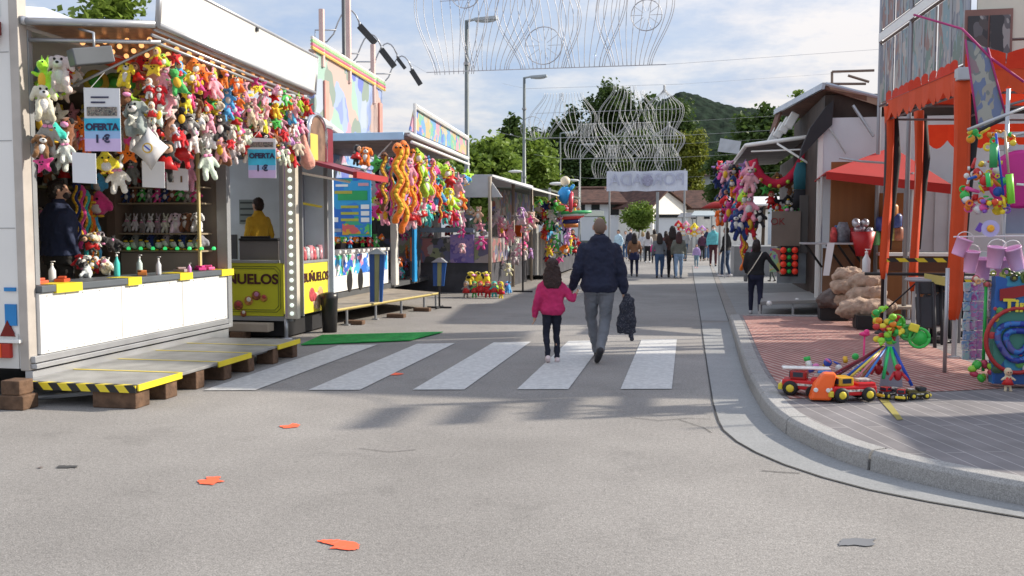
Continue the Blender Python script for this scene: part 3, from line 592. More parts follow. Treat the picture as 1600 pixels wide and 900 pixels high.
walker('person in black jacket, blue jeans and white shoes beside the hanging plush', 1134, 433, 355, top=BLK, bottom=(0.04, 0.07, 0.13), shoes=(0.7, 0.7, 0.72), rz=rad(60), hairlen='short', stride=0.1)
walker('woman in black top and navy trousers with a cross body bag on the right', 1180, 492, 374, top=BLK, bottom=(0.018, 0.02, 0.045), shoes=(0.45, 0.45, 0.47), hairlen='mid', bag='crossbody', rz=rad(-3), wide=1.1, stride=0.2,
    arms={'L': [(-0.20, 0, 1.42), (-0.26, 0.0, 1.15), (-0.22, 0.12, 0.98)], 'R': [(0.20, 0, 1.42), (0.36, -0.02, 1.20), (0.50, 0.04, 1.02)]})
walker('far person in beige coat between the round tree and the grey knit top', 1022, 406, 358, top=(0.3, 0.24, 0.18), bottom=JEAN, hairlen='mid')
walker('far tall person in dark blue jacket just right of the lilac child', 1104, 407, 356, top=NAVY, bottom=JEAN, rz=rad(170))
walker('far person in white shirt behind the walking man on his right', 977, 405, 361, top=(0.6, 0.6, 0.6), bottom=JEAN, rz=rad(175))
walker('far person in red top between the two jeans walkers', 1046, 406, 362, top=(0.35, 0.04, 0.04), bottom=BLK)
walker('child in light green jacket beside the woman with the cross body bag', 1207, 440, 393, top=(0.10, 0.22, 0.14), bottom=(0.1, 0.12, 0.12), hairlen='mid', rz=rad(90))
person('stall keeper in navy sweater standing behind the plush stall counter', (xy(92, 9.1), 9.1, 0.36), rad(-22), 1.78, (0.022, 0.032, 0.075), (0.035, 0.033, 0.032), (0.02, 0.015, 0.012), BLK, vox=0.014, wide=1.45, mask=(0.04, 0.03, 0.03), head_turn=rad(-30), fold=0.02)
person('fritter seller in yellow shirt behind the counter of the yellow booth', (xy(404, 13.35), 13.35, 0.42), rad(65), 1.66, (0.60, 0.36, 0.03), (0.05, 0.05, 0.05), (0.03, 0.015, 0.01), BLK, vox=0.016, wide=1.0, fold=0.02)
# ================================================================== PLUSH TOYS (prototypes; base at the hanging point)
WH = mat('white_plush', (0.72, 0.70, 0.66), 0.95, bump=0.5, bscale=50)
BK = mat('black_plush', (0.02, 0.02, 0.022), 0.95, bump=0.5, bscale=50)
YP = mat('yellow_plush', (0.75, 0.45, 0.04), 0.9)
PROTO = {}
def proto(kind, shapes, extra=(), eyes=None, vox=0.014):
    """shapes: ('e', c, r[, rot]) or ('c', p, q, r0, r1) closed blobs fused into one body; extra: (name, mat, shapes)"""
    t = bpy.data.objects.new('plush_' + kind, None); COL.objects.link(t); t.empty_display_size = 0.05
    def put(m, sh):
        for s_ in sh:
            if s_[0] == 'e': m.ell(s_[1], s_[2], 12, s_[3] if len(s_) > 3 else None)
            elif s_[0] == 'c': m.cone(*s_[1:], 10)
            elif s_[0] == 's': m.slab(*s_[1:])
            elif s_[0] == 'l': m.loft(s_[1], 16)
    m = M(); put(m, shapes); b = m.sculpt('body', PLUSH, t, vox, 3, 0.022, 0.05); b['tint'] = 1
    for (nm, mt, sh) in extra:
        m = M(); put(m, sh); o = m.build(nm, mt, t, True)
        if mt is PLUSH: o['tint'] = 1
    if eyes:
        for e in eyes: m = M(); m.ell(e, 0.013, 8); m.build('eye', EYE, t, True)
    PROTO[kind] = t; t.hide_render = False; return t
T = -0.02
proto('bear', [('e', (0, 0, -.10), (.085, .075, .08)), ('e', (0, 0, -.26), (.10, .085, .12)), ('c', (-.07, -.02, -.20), (-.15, -.05, -.27), .038, .034), ('c', (.07, -.02, -.20), (.15, -.05, -.27), .038, .034), ('c', (-.05, -.03, -.34), (-.09, -.08, -.44), .046, .042), ('c', (.05, -.03, -.34), (.09, -.08, -.44), .046, .042), ('e', (-.065, 0, -.035), .03), ('e', (.065, 0, -.035), .03)],
      [('muzzle', WH, [('e', (0, -.07, -.12), (.038, .03, .03))]), ('belly', WH, [('e', (0, -.04, -.27), (.065, .055, .085))]), ('nose', BK, [('e', (0, -.10, -.11), (.012, .008, .01))])], [(-.03, -.07, -.085), (.03, -.07, -.085)])
proto('bunny', [('e', (0, 0, -.16), (.075, .07, .07)), ('e', (0, 0, -.31), (.085, .075, .11)), ('c', (-.035, 0, -.11), (-.06, .01, -.01), .022, .02), ('c', (.035, 0, -.11), (.075, .01, -.02), .022, .02), ('c', (-.06, -.02, -.26), (-.12, -.04, -.36), .03, .028), ('c', (.06, -.02, -.26), (.12, -.04, -.36), .03, .028), ('c', (-.04, -.01, -.39), (-.06, -.05, -.50), .038, .04), ('c', (.04, -.01, -.39), (.06, -.05, -.50), .038, .04)],
      [('muzzle', WH, [('e', (0, -.062, -.175), (.03, .022, .022))]), ('bow', PINK, [('e', (-.03, -.06, -.225), (.03, .012, .02)), ('e', (.03, -.06, -.225), (.03, .012, .02))])], [(-.028, -.064, -.145), (.028, -.064, -.145)])
proto('dog', [('e', (0, 0, -.12), (.08, .08, .075)), ('e', (0, .01, -.27), (.085, .08, .11)), ('c', (-.07, 0, -.08), (-.11, -.01, -.17), .026, .03), ('c', (.07, 0, -.08), (.11, -.01, -.17), .026, .03), ('c', (-.05, -.04, -.22), (-.06, -.10, -.33), .034, .034), ('c', (.05, -.04, -.22), (.06, -.10, -.33), .034, .034), ('e', (-.07, -.05, -.36), (.04, .07, .035)), ('e', (.07, -.05, -.36), (.04, .07, .035))],
      [('muzzle', WH, [('e', (0, -.085, -.135), (.045, .035, .034)), ('e', (0, -.055, -.25), (.05, .04, .07))]), ('nose', BK, [('e', (0, -.118, -.125), (.016, .01, .012))])], [(-.03, -.072, -.09), (.03, -.072, -.09)])
_st = [('e', (0, 0, -.15), (.07, .05, .07))]
for i_ in range(5):
    a_ = math.pi / 2 + i_ * 2 * math.pi / 5; _st.append(('c', (0.04 * math.cos(a_), 0, -.15 + 0.04 * math.sin(a_)), (0.15 * math.cos(a_), 0, -.15 + 0.15 * math.sin(a_)), .05, .02))
proto('star', _st, [('smile', BK, [('e', (0, -.05, -.175), (.02, .01, .008))])], [(-.022, -.05, -.14), (.022, -.05, -.14)])
proto('snake', [('c', (.03 * math.sin(i * 1.1), .01, -.05 * i), (.03 * math.sin((i + 1) * 1.1), .01, -.05 * (i + 1)), .036, .036) for i in range(16)] + [('e', (0, 0, -.03), (.055, .05, .05))],
      [('belly', YP, [('c', (.03 * math.sin(i * 1.1), -.026, -.05 * i), (.03 * math.sin((i + 1) * 1.1), -.026, -.05 * (i + 1)), .017, .017) for i in range(1, 14)])], [(-.02, -.045, -.02), (.02, -.045, -.02)])
proto('bird', [('e', (0, 0, -.14), (.10, .09, .11)), ('e', (0, -.01, -.04), (.04, .04, .045)), ('e', (-.10, 0, -.15), (.04, .035, .07), (0, .5, 0)), ('e', (.10, 0, -.15), (.04, .035, .07), (0, -.5, 0))],
      [('beak', YP, [('e', (0, -.10, -.12), (.03, .035, .016))]), ('foot', YP, [('e', (-.04, -.04, -.255), (.03, .04, .014)), ('e', (.04, -.04, -.255), (.03, .04, .014))]), ('belly', WH, [('e', (0, -.035, -.17), (.065, .062, .065))])], [(-.032, -.082, -.085), (.032, -.082, -.085)])
proto('dragon', [('e', (0, -.02, -.10), (.07, .09, .06)), ('e', (0, .02, -.25), (.08, .08, .11)), ('c', (0, .05, -.33), (.13, .10, -.42), .05, .015), ('c', (-.05, 0, -.32), (-.07, -.05, -.42), .042, .04), ('c', (.05, 0, -.32), (.07, -.05, -.42), .042, .04), ('c', (-.06, 0, -.2), (-.13, -.05, -.18), .026, .02), ('c', (.06, 0, -.2), (.13, -.05, -.18), .026, .02), ('c', (-.03, .02, -.05), (-.045, .03, .02), .02, .008), ('c', (.03, .02, -.05), (.045, .03, .02), .02, .008)],
      [('belly', YP, [('e', (0, -.035, -.26), (.052, .05, .085))])], [(-.035, -.075, -.07), (.035, -.075, -.07)])
proto('drop', [('l', [(0, 0, .0, .035, .035), (0, 0, -.18, .04, .04), (0, 0, -.36, .07, .065), (0, 0, -.50, .12, .11), (.02, 0, -.62, .14, .12), (.03, 0, -.70, .11, .09), (.03, 0, -.74, .04, .04)])], [('foot', BK, [('e', (0, -.03, .01), (.055, .05, .045))])], vox=.02)
proto('doll', [('e', (0, 0, -.11), (.08, .07, .08)), ('c', (0, 0, -.18), (0, 0, -.30), .05, .075), ('c', (-.04, 0, -.2), (-.12, -.03, -.25), .024, .022), ('c', (.04, 0, -.2), (.12, -.03, -.25), .024, .022), ('c', (-.035, 0, -.32), (-.05, -.02, -.45), .026, .032), ('c', (.035, 0, -.32), (.05, -.02, -.45), .026, .032)],
      [('face', mat('plush_skin', (0.62, 0.38, 0.25), 0.9), [('e', (0, -.03, -.12), (.062, .05, .06))]), ('dress', REDM, [('l', [(0, 0, -.20, .052, .05), (0, 0, -.27, .08, .075), (0, 0, -.34, .115, .10)])])], [(-.025, -.078, -.11), (.025, -.078, -.11)])
proto('cow', [('e', (0, -.02, -.10), (.08, .10, .075)), ('e', (0, .02, -.22), (.10, .12, .10)), ('c', (-.06, -.05, -.28), (-.08, -.08, -.38), .035, .036), ('c', (.06, -.05, -.28), (.08, -.08, -.38), .035, .036), ('c', (-.06, .08, -.28), (-.08, .1, -.37), .035, .036), ('c', (.06, .08, -.28), (.08, .1, -.37), .035, .036), ('e', (-.09, 0, -.07), (.035, .02, .02)), ('e', (.09, 0, -.07), (.035, .02, .02))],
      [('muzzle', PINK, [('e', (0, -.105, -.12), (.055, .03, .035))]), ('patch', BK, [('e', (-.06, 0, -.19), (.055, .07, .055)), ('e', (.05, -.04, -.07), (.04, .04, .04))])], [(-.035, -.10, -.08), (.035, -.10, -.08)])
USED = set()
COLN = {'hot pink': (0.80, 0.07, 0.30), 'pale pink': (0.85, 0.38, 0.48), 'orange': (0.90, 0.20, 0.02), 'lime green': (0.42, 0.72, 0.04), 'green': (0.08, 0.50, 0.10), 'yellow': (0.90, 0.68, 0.04), 'white': (0.74, 0.72, 0.68), 'cream': (0.70, 0.60, 0.45),
        'sky blue': (0.10, 0.45, 0.80), 'black': (0.02, 0.02, 0.022), 'brown': (0.22, 0.09, 0.04), 'red': (0.65, 0.02, 0.03), 'grey': (0.32, 0.31, 0.30), 'lilac': (0.55, 0.32, 0.65), 'peach': (0.75, 0.42, 0.30), 'turquoise': (0.05, 0.50, 0.48), 'navy': (0.02, 0.04, 0.16), 'mint': (0.45, 0.75, 0.62)}
KN = {'bear': 'plush bear', 'bunny': 'plush rabbit', 'dog': 'plush dog', 'star': 'plush starfish', 'snake': 'long plush snake', 'bird': 'round plush bird', 'dragon': 'plush dragon', 'drop': 'long necked plush', 'doll': 'rag doll', 'cow': 'plush cow'}
def plush(kind, colname, loc, where, group, s=1.0, rz=0.0, rx=0.0, ry=0.0):
    pr_ = PROTO[kind]
    if kind in USED: t = copy_tree(pr_, None)
    else: t = pr_; USED.add(kind)
    c = COLN[colname]; j = [min(1, max(0.01, x * random.uniform(0.88, 1.1))) for x in c]
    for ch in t.children:
        if ch.get('tint'): ch.color = (*j, 1)
    t.location = loc; t.rotation_euler = (rx, ry, rz); t.scale = (s * random.uniform(.85, 1.15), s * random.uniform(.85, 1.1), s * random.uniform(.88, 1.15))
    tag(t, '%s %s %s' % (colname, KN[kind], where), 'plush toy', group); return t
# ================================================================== STALL A: plush stall trailer
XA = -5.95; YA0, YA1 = 7.38, 11.05
ta = thing('stall_trailer', 'large white fair stall trailer with open hatch full of hanging plush toys', 'stall trailer', (XA, YA0, 0))
BL = mat('blue_stripe', (0.02, 0.22, 0.55), 0.4)
WARM = mat('trailer_side_paint', (0.80, 0.79, 0.76), 0.4, var=0.05, scale=1.0)
zt = at(48, 38, Y=YA0).z; xl = -9.2
m = M(); m.b2((xl, YA0, 0.30), (XA - 0.10, YA0 + 0.06, 4.4)); m.build('rear_wall', WARM, ta)
m = M(); m.b2((XA - 0.10, YA0 - 0.02, 0.28), (XA - 0.005, YA0 + 0.10, 4.4)); m.build('corner_post', mat('aged_aluminium', (0.48, 0.44, 0.40), 0.5, 0.2, var=0.2), ta, bevel=0.01)
m = M(); m.b2((xl, YA0 - 0.012, 0.30), (XA - 0.12, YA0 - 0.001, 0.62)); m.build('bumper_panel', OFFW, ta)
m = M()
for (z0, z1) in ((1.02, 1.055), (0.70, 0.90)):
    m.b2((-7.4, YA0 - 0.014, z0), (-6.42, YA0 - 0.001, z1)); m.b2((-6.20, YA0 - 0.014, z0), (-6.08, YA0 - 0.001, z1))
m.build('blue_stripe', BL, ta)
m = M(); pts = [(-6.42, 1.30), (-6.34, 1.24), (-6.34, 0.62), (-6.42, 0.55)]
m.tube([(-8, YA0 - 0.02, 1.22), (-6.40, YA0 - 0.02, 1.22), (-6.30, YA0 - 0.02, 1.14), (-6.30, YA0 - 0.02, 0.72), (-6.40, YA0 - 0.02, 0.64), (-8, YA0 - 0.02, 0.64)], 0.012, 6); m.build('hatch_rim', OFFW, ta, True)
m = M(); cx_ = -6.17; m.slab([(cx_ - 0.085, YA0 - 0.02, 0.60), (cx_ + 0.075, YA0 - 0.02, 0.60), (cx_ - 0.005, YA0 - 0.02, 0.75)], (0, 1, 0), 0.015); m.build('reflector', mat('red_reflector', (0.16, 0.006, 0.006), 0.2), ta)
lp = M(); lp.b2((-6.75, YA0 - 0.05, 0.40), (-6.13, YA0 - 0.001, 0.54)); lp = lp.build('tail_lamp', mat('lamp_red_lens', (0.45, 0.03, 0.02), 0.2), ta, bevel=0.01)
m = M(); m.b2((-6.36, YA0 - 0.055, 0.405), (-6.22, YA0 - 0.02, 0.535)); m.build('indicator_lens', mat('lamp_orange_lens', (0.75, 0.12, 0.02), 0.2), lp)
m = M(); m.b2((-6.75, YA0 - 0.06, 0.545), (-6.02, YA0 + 0.0, 0.575)); m.build('lamp_rail', WHITE, lp)
m = M(); m.b2((-7.4, YA0 - 0.10, 3.35), (-6.13, YA0 - 0.012, 3.47)); m.b2((-6.35, YA0 - 0.13, 3.28), (-6.18, YA0 - 0.014, 3.36)); m.build('marker_lamp', mat('dull_red', (0.2, 0.02, 0.02), 0.4), ta)
m = M(); m.b2((-7.4, YA0 - 0.012, 3.52), (-6.15, YA0 - 0.001, 4.3)); m.build('window', mat('teal_glass', (0.05, 0.28, 0.36), 0.1), ta)
# box: floor, back, roof, end wall
INN = mat('interior_panel', (0.20, 0.17, 0.14), 0.7, var=0.2)
m = M(); m.b2((-8.45, YA0 + .06, 0.30), (XA, YA1, 0.36)); m.build('floor', DGREY, ta)
m = M(); m.b2((-8.5, YA0 + .06, 0.30), (-8.45, YA1 + .05, 3.42)); m.build('back_wall', INN, ta)
m = M(); m.b2((-8.45, YA1, 0.36), (XA - .08, YA1 + .05, 3.42)); m.build('end_wall', INN, ta)
m = M(); m.b2((-8.5, YA0 + .06, 3.42), (XA - .02, YA1 + .05, 3.50)); m.build('roof', OFFW, ta)
m = M(); m.b2((-7.9, YA0 + .07, 2.9), (-6.1, YA0 + .075, 3.4)); m.build('inner_lining', WHITE, ta)
# front: sill, white panel, counter
m = M(); m.b2((XA - 0.05, YA0 + .1, 0.42), (XA + 0.03, YA1, 0.995)); m.build('front_panel', mat('scuffed_white', (0.70, 0.70, 0.68), .4, var=.10, scale=1.1), ta, bevel=0.004)
m = M(); m.b2((XA - 0.04, YA0 + .0, 0.30), (XA + 0.06, YA1, 0.345)); m.b2((XA - 0.06, YA0 + 0.0, 0.355), (XA + 0.045, YA1, 0.415)); m.b2((XA - .06, YA0 - 0.01, 0.05), (XA + .02, YA1, 0.28)); m.build('chassis_rail', LGREY, ta, bevel=0.004)
m = M(); m.b2((XA - 0.45, YA0 + .1, 1.0), (XA + 0.06, YA1, 1.065)); ctr = m.build('counter', mat('slate_counter', (0.10, 0.115, 0.13), 0.5), ta, bevel=0.006)
m = M()
for (u0, u1) in ((76, 117), (190, 211), (272, 292), (338, 357)): m.b2((XA - 0.2, yx(u0, XA), 0.985), (XA + 0.066, yx(u1, XA), 1.07))
m.build('yellow_tape', YEL, ctr)
m = M(); m.b2((XA - 0.03, YA0 + .1, 1.07), (XA + 0.0, YA0 + .16, 3.42)); m.b2((XA - .1, YA1 - .04, 0.3), (XA + .05, YA1 + .06, 3.45)); m.build('door_post', GREY, ta, bevel=0.005)
m = M()
for y in (YA0 + 1.35, YA0 + 2.55): m.b2((XA + .031, y, .43), (XA + .0325, y + .006, .985))
m.build('panel_seam', mat('seam_grey', (.3, .3, .3), .6), ta); m = M()
for i in range(14): m.ell((XA + .032, YA0 + .2 + .26 * i, .965), .007, 6); m.ell((XA + .032, YA0 + .2 + .26 * i, .445), .007, 6)
m.build('rivet', mat('seam_grey', ()), ta)['kind'] = 'stuff'
m = M()
for z in (1.6, 2.4, 3.2): m.b2((xl, YA0 - .004, z), (XA - .12, YA0 - .001, z + .006))
m.build('wall_seam', mat('seam_grey', ()), ta)
# raised hatch and white sign board
XO = -4.93; f0 = at(245, 42, X=XO); f1 = at(490, 147, X=XO); g1 = at(495, 90, X=XO + .03)
zH = 3.45
hat = M(); hat.slab([(XA, YA0 + 0.04, zH), (XO, f0.y, f0.z - .02), (XO, f1.y, f1.z - .02), (XA, YA1, zH - 0.03)], (0, 0, 1), 0.05); hat = hat.build('raised_hatch', mat('hatch_lining', (0.42, 0.25, 0.17), 0.35, 0.3, var=0.3, scale=14), ta)
m = M(); m.b2((XA, YA0 + .0, zH + .0), (XA + .04, YA1, zH + .07)); m.tube([(XA, YA0 + .03, zH + .03), (XO, f0.y - .02, f0.z + .02)], 0.035, 8); m.tube([(XA, YA0 + .12, zH - .12), (XO, f0.y + .06, f0.z - .13)], 0.02, 8)
for d in (-.02, -.07, -.12): m.tube([(XO - .02 + d * .5, f0.y, f0.z + d), (XO - .02 + d * .5, f1.y, f1.z + d)], 0.016, 8)
m.tube([(XA, YA0 + .5, 2.9), (XO - .05, f0.y + .3, f0.z - .05)], 0.014, 6)
m.build('hatch_frame', LGREY, hat, True)
ub = 12.6; slope_top = (88 - 0) / (495 - 333)
t0 = at(252, -50, X=XO + .03)
m = M(); m.slab([(XO, f0.y, f0.z + .03), (XO, f1.y, f1.z + .03), (XO + .03, g1.y, g1.z), (XO + .03, f0.y + .03, g1.z + .08)], (1, 0, 0), 0.02); sb = m.build('sign_board', mat('cream_sign', (0.62, 0.60, 0.56), 0.4, var=0.03), ta)
m = M(); zt0 = g1.z + .08
for a, b in (((XO + .01, f0.y, f0.z + .02), (XO + .01, f1.y, f1.z + .02)), ((XO + .03, f0.y + .03, zt0), (XO + .03, g1.y, g1.z)), ((XO + .01, f0.y, f0.z), (XO + .03, f0.y + .03, zt0)), ((XO + .01, f1.y, f1.z), (XO + .03, g1.y, g1.z))): m.tube([a, b], 0.028, 8)
m.tube([(XO - .12, f0.y + .03, zt0 + .03), (XO - .12, g1.y, g1.z + .03)], 0.02, 6)
m.build('sign_frame', LGREY, sb, True)
m = M(); p = at(401, 46, X=XO + .05); m.box(p, (0.03, 0.05, 0.04)); m.build('hook', BLACKM, sb)
BULB = mat('warm_bulb', (1.0, 0.45, 0.16), 0.3, emit=1.0)
n_ = 0
for r_ in range(4):
    for i in range(16):
        y = f0.y + 0.1 + (f1.y - f0.y - .15) * i / 15; x = XO - 0.14 - 0.24 * r_; m = M(); m.ell((x, y, zH - 0.045), 0.026, 8); m.build('bulb', BULB, hat, True)
# platform in front, hazard tape, timber blocks
pt = thing('trailer_step_deck', 'grey metal walkway with yellow taped edges in front of the plush trailer', 'step deck', (-4.75, 7.2, 0))
STEEL = mat('worn_tread_plate', (0.33, 0.33, 0.32), 0.45, 0.35, var=0.3, scale=4, bump=0.3, bscale=80)
ys = [7.18, 7.90, 8.62, 9.32, 9.98, 10.62]
for a, b in zip(ys, ys[1:]):
    m = M(); m.b2((XA + .03, a + .012, 0.185), (-4.75, b - .012, 0.215)); pl = m.build('tread_plate', STEEL, pt, bevel=0.004)
    m = M(); m.b2((XA + .03, a + .012, 0.2152), (-4.75, a + .05, 0.2165)); m.build('edge_tape', YEL if a > 7.2 else HAZ, pl)
m = M(); m.b2((XA + .03, 7.172, 0.15), (-4.75, 7.185, 0.215)); m.build('hazard_edge', HAZ, pt)
m = M()
for a, b in ((7.19, 7.9), (8.6, 9.32), (10.0, 10.62)): m.b2((-4.745, a, 0.165), (-4.73, b, 0.222))
m.build('yellow_edge', YEL, pt)
# frame bars under the deck
m = M(); m.tube([(-4.85, 7.3, 0.16), (-5.9, 7.3, 0.04)], 0.02, 6); m.build('brace', GREY, pt); m = M(); m.tube([(-4.85, 8.7, 0.16), (-4.85, 10.5, 0.16)], 0.02, 6); m.build('under_frame', GREY, pt)
for i, (x0, x1, y0, y1, z1, lb) in enumerate([(-5.95, -5.70, 6.95, 7.15, 0.13, 'short timber block at the rear corner of the trailer, lower of two'), (-5.93, -5.74, 6.96, 7.14, 0.26, 'small timber block lying on another one at the trailer corner'), (-5.20, -4.77, 7.20, 7.42, 0.18, 'nearest big dark timber block under the front corner of the walkway'), (-5.10, -4.76, 7.66, 7.86, 0.18, 'second timber block under the outer edge of the walkway'), (-5.06, -4.76, 8.20, 8.36, 0.18, 'third timber block under the outer edge of the walkway'), (-5.04, -4.76, 8.76, 8.92, 0.18, 'fourth timber block under the outer edge of the walkway'), (-5.0, -4.76, 9.30, 9.44, 0.18, 'fifth timber block under the outer edge of the walkway'), (-4.98, -4.76, 9.92, 10.06, 0.18, 'sixth timber block under the outer edge of the walkway'), (-4.98, -4.76, 10.46, 10.6, 0.18, 'farthest timber block under the outer edge of the walkway')]):
    m = M(); m.b2((x0, y0, 0.131 if i == 1 else 0.0), (x1, y1, z1)); o = m.build('timber_block', WOODB, None, bevel=0.012); tag(o, lb, 'timber block', 'timber blocks under the trailer walkway')
m = M(); m.b2((-8.6, 7.6, 0.02), (-6.2, 10.9, 0.06)); m.lathe((-6.5, 9.6, 0.18), [(0.17, -0.08), (0.18, 0), (0.17, 0.08)], 20, (1, 0, 0)); m.build('undercarriage', BLACK, ta)
# fluorescent floodlight box
fl = thing('floodlight', 'grey box floodlight hanging at the near end of the plush stall', 'floodlight', at(142, 88, X=-5.35)); p = fl.location
m = M(); m.box(p, (0.16, 0.36, 0.15), rz=rad(-35), rx=rad(12)); m.build('housing', mat('slate_housing', (0.13, 0.14, 0.15), 0.4, 0.3), fl, bevel=0.01)
m = M(); m.tube([p + V((0, .05, .05)), p + V((0, .05, .22)), p + V((-.2, .12, .28))], 0.012, 6); m.build('bracket', LGREY, fl, True)
# ---- hanging plush: rows along the hatch, near to far
gA = 'plush toys hanging under the hatch of the stall trailer'
rp = random.Random(11)
kinds = ['bear', 'bunny', 'dog', 'star', 'bird', 'dragon', 'cow', 'doll', 'bird', 'star']
def pick(rg_, cols): return rg_.choice(cols)
RB = ['orange', 'hot pink', 'lime green', 'yellow', 'pale pink', 'sky blue', 'orange', 'yellow', 'lime green', 'pale pink', 'red', 'green']
SOFT = ['white', 'cream', 'brown', 'grey', 'white', 'pale pink', 'black', 'lilac', 'red', 'white', 'cream']
YS0, YS1 = f0.y + 0.08, f1.y - 0.05
rows = [('top', -5.02, 3.36, RB, 26, .56), ('second', -5.06, 3.20, RB + ['white', 'black'], 26, .56), ('third', -5.10, 3.03, SOFT + RB, 25, .56), ('fourth', -5.14, 2.87, SOFT + ['hot pink'], 24, .56), ('bottom', -5.2, 2.72, SOFT, 21, .60), ('inner upper', -5.42, 3.30, RB + SOFT, 20, .66), ('inner middle', -5.42, 3.02, SOFT + RB, 20, .66), ('inner lower', -5.45, 2.76, SOFT, 17, .70)]
for nm, x, z, cols, n, sc in rows:
    for i in range(n):
        y = YS0 + (YS1 - YS0) * (i + 0.5) / n + rp.uniform(-.05, .05)
        zz_ = z + rp.uniform(-.06, .05)
        if nm in ('fourth', 'bottom'):
            # the curtain of toys is deeper at the near end
            zz_ += -0.02
        plush(rp.choice(kinds), rp.choice(cols), (x + rp.uniform(-.05, .05), y, zz_), 'in the %s hatch row, %s from the near end' % (nm, ordinal(i)), gA, sc * rp.uniform(.85, 1.12), rp.uniform(-.2, 1.3), rp.uniform(-.3, .3), rp.uniform(-.3, .3))
# near end: tall white bears and rabbits in the trailer opening
for j, (u, v, k, c, s, w_) in enumerate([(92, 78, 'dog', 'white', 1.05, 'biggest at the near end beside the wall'), (66, 125, 'dog', 'cream', .95, 'low at the near end against the rear wall'), (68, 88, 'dragon', 'lime green', .8, 'behind the biggest white plush dog'), (75, 165, 'bunny', 'grey', .8, 'under the cream plush dog at the near end'), (108, 180, 'cow', 'brown', .75, 'left of the blue offer poster'), (68, 205, 'dog', 'brown', .7, 'lowest at the near end'), (85, 190, 'bird', 'turquoise', .8, 'below the grey rabbit at the near end'), (98, 205, 'bunny', 'white', .6, 'left of the blank paper sheet'), (66, 238, 'star', 'hot pink', .6, 'beside the rear wall above the keeper'), (210, 150, 'dog', 'grey', 1.0, 'right of the blue offer poster'), (222, 175, 'dog', 'white', .95, 'under the long peach plush'), (200, 180, 'drop', 'hot pink', .45, 'just right of the blue offer poster'), (238, 55, 'drop', 'peach', 1.0, 'hanging from the hatch corner'), (470, 190, 'drop', 'peach', .8, 'at the far end near the yellow booth'), (462, 200, 'cow', 'black', 1.0, 'over the far peach plush'), (270, 160, 'drop', 'peach', .5, 'in the middle of the hatch row'), (263, 215, 'doll', 'black', 1.0, 'right of the crest cushion'), (288, 205, 'doll', 'red', .95, 'second right of the crest cushion'), (318, 215, 'bunny', 'white', 1.0, 'long and low beside the hatch post'), (345, 210, 'dog', 'brown', .9, 'at the far hatch post'), (163, 235, 'bird', 'yellow', .8, 'right of the left blank paper'), (198, 225, 'star', 'orange', .8, 'below the hot pink one'), (180, 240, 'bunny', 'white', .8, 'between the two blank papers')]):
    X_ = -5.3 if u > 200 else -5.75
    p = at(u, v, X=X_); plush(k, c, p, w_, gA, s, rp.uniform(0, .9), 0, rp.uniform(-.15, .15))
for i in range(26):
    u = rp.uniform(58, 130); v = rp.uniform(75, 222); plush(rp.choice(kinds), rp.choice(['cream', 'white', 'grey', 'cream', 'brown', 'lime green', 'red', 'black', 'orange', 'hot pink', 'turquoise']), at(u, v, X=-6.05), 'crowded at the near end, %s of the crowd' % ordinal(i), gA, rp.uniform(.5, .72), rp.uniform(-.2, 1), 0, rp.uniform(-.4, .4))
# inflatables and cushions under the hatch
p = at(205, 92, X=-6.1)
inf = thing('inflatable_boat', 'pink and orange inflatable boat hanging under the hatch', 'inflatable', p); m = M(); m.loft([(p.x, p.y, p.z - .18, .03, .1), (p.x, p.y, p.z - .12, .12, .5), (p.x, p.y, p.z - .05, .16, .62)], 18); m.build('hull', mat('orange_vinyl', (0.85, 0.10, 0.03), 0.3), inf, True)
m = M(); m.loft([(p.x, p.y, p.z - .05, .17, .62), (p.x, p.y, p.z + .05, .16, .60), (p.x, p.y, p.z + .10, .08, .5)], 18); m.build('rim', mat('pink_vinyl', (0.85, 0.35, 0.48), 0.3), inf, True)
for (u, v, r, c, w_) in ((150, 128, .13, (0.35, 0.30, 0.03), 'olive round cushion hanging left above the blue offer poster'), (200, 130, .16, (0.35, 0.32, 0.04), 'large olive and green round cushion above the blue offer poster'), (178, 128, .10, (0.10, 0.30, 0.03), 'small green round cushion between the two olive ones')):
    p = at(u, v, X=-6.2); t = thing('round_cushion', w_, 'cushion', p, 'round cushions'); m = M(); m.lathe(p, [(0.01, -.05), (r * .8, -.04), (r, 0), (r * .8, .04), (.01, .05)], 20, (.6, -.8, 0)); m.build('cover', mat('cush_%d' % u, c, 0.8), t, True)
    m = M(); m.lathe(p + V((.03, -.045, 0)), [(0.01, -.02), (r * .55, 0), (.01, .02)], 18, (.6, -.8, 0)); m.build('centre', mat('cush_c', (0.06, 0.35, 0.05), 0.8), t, True)
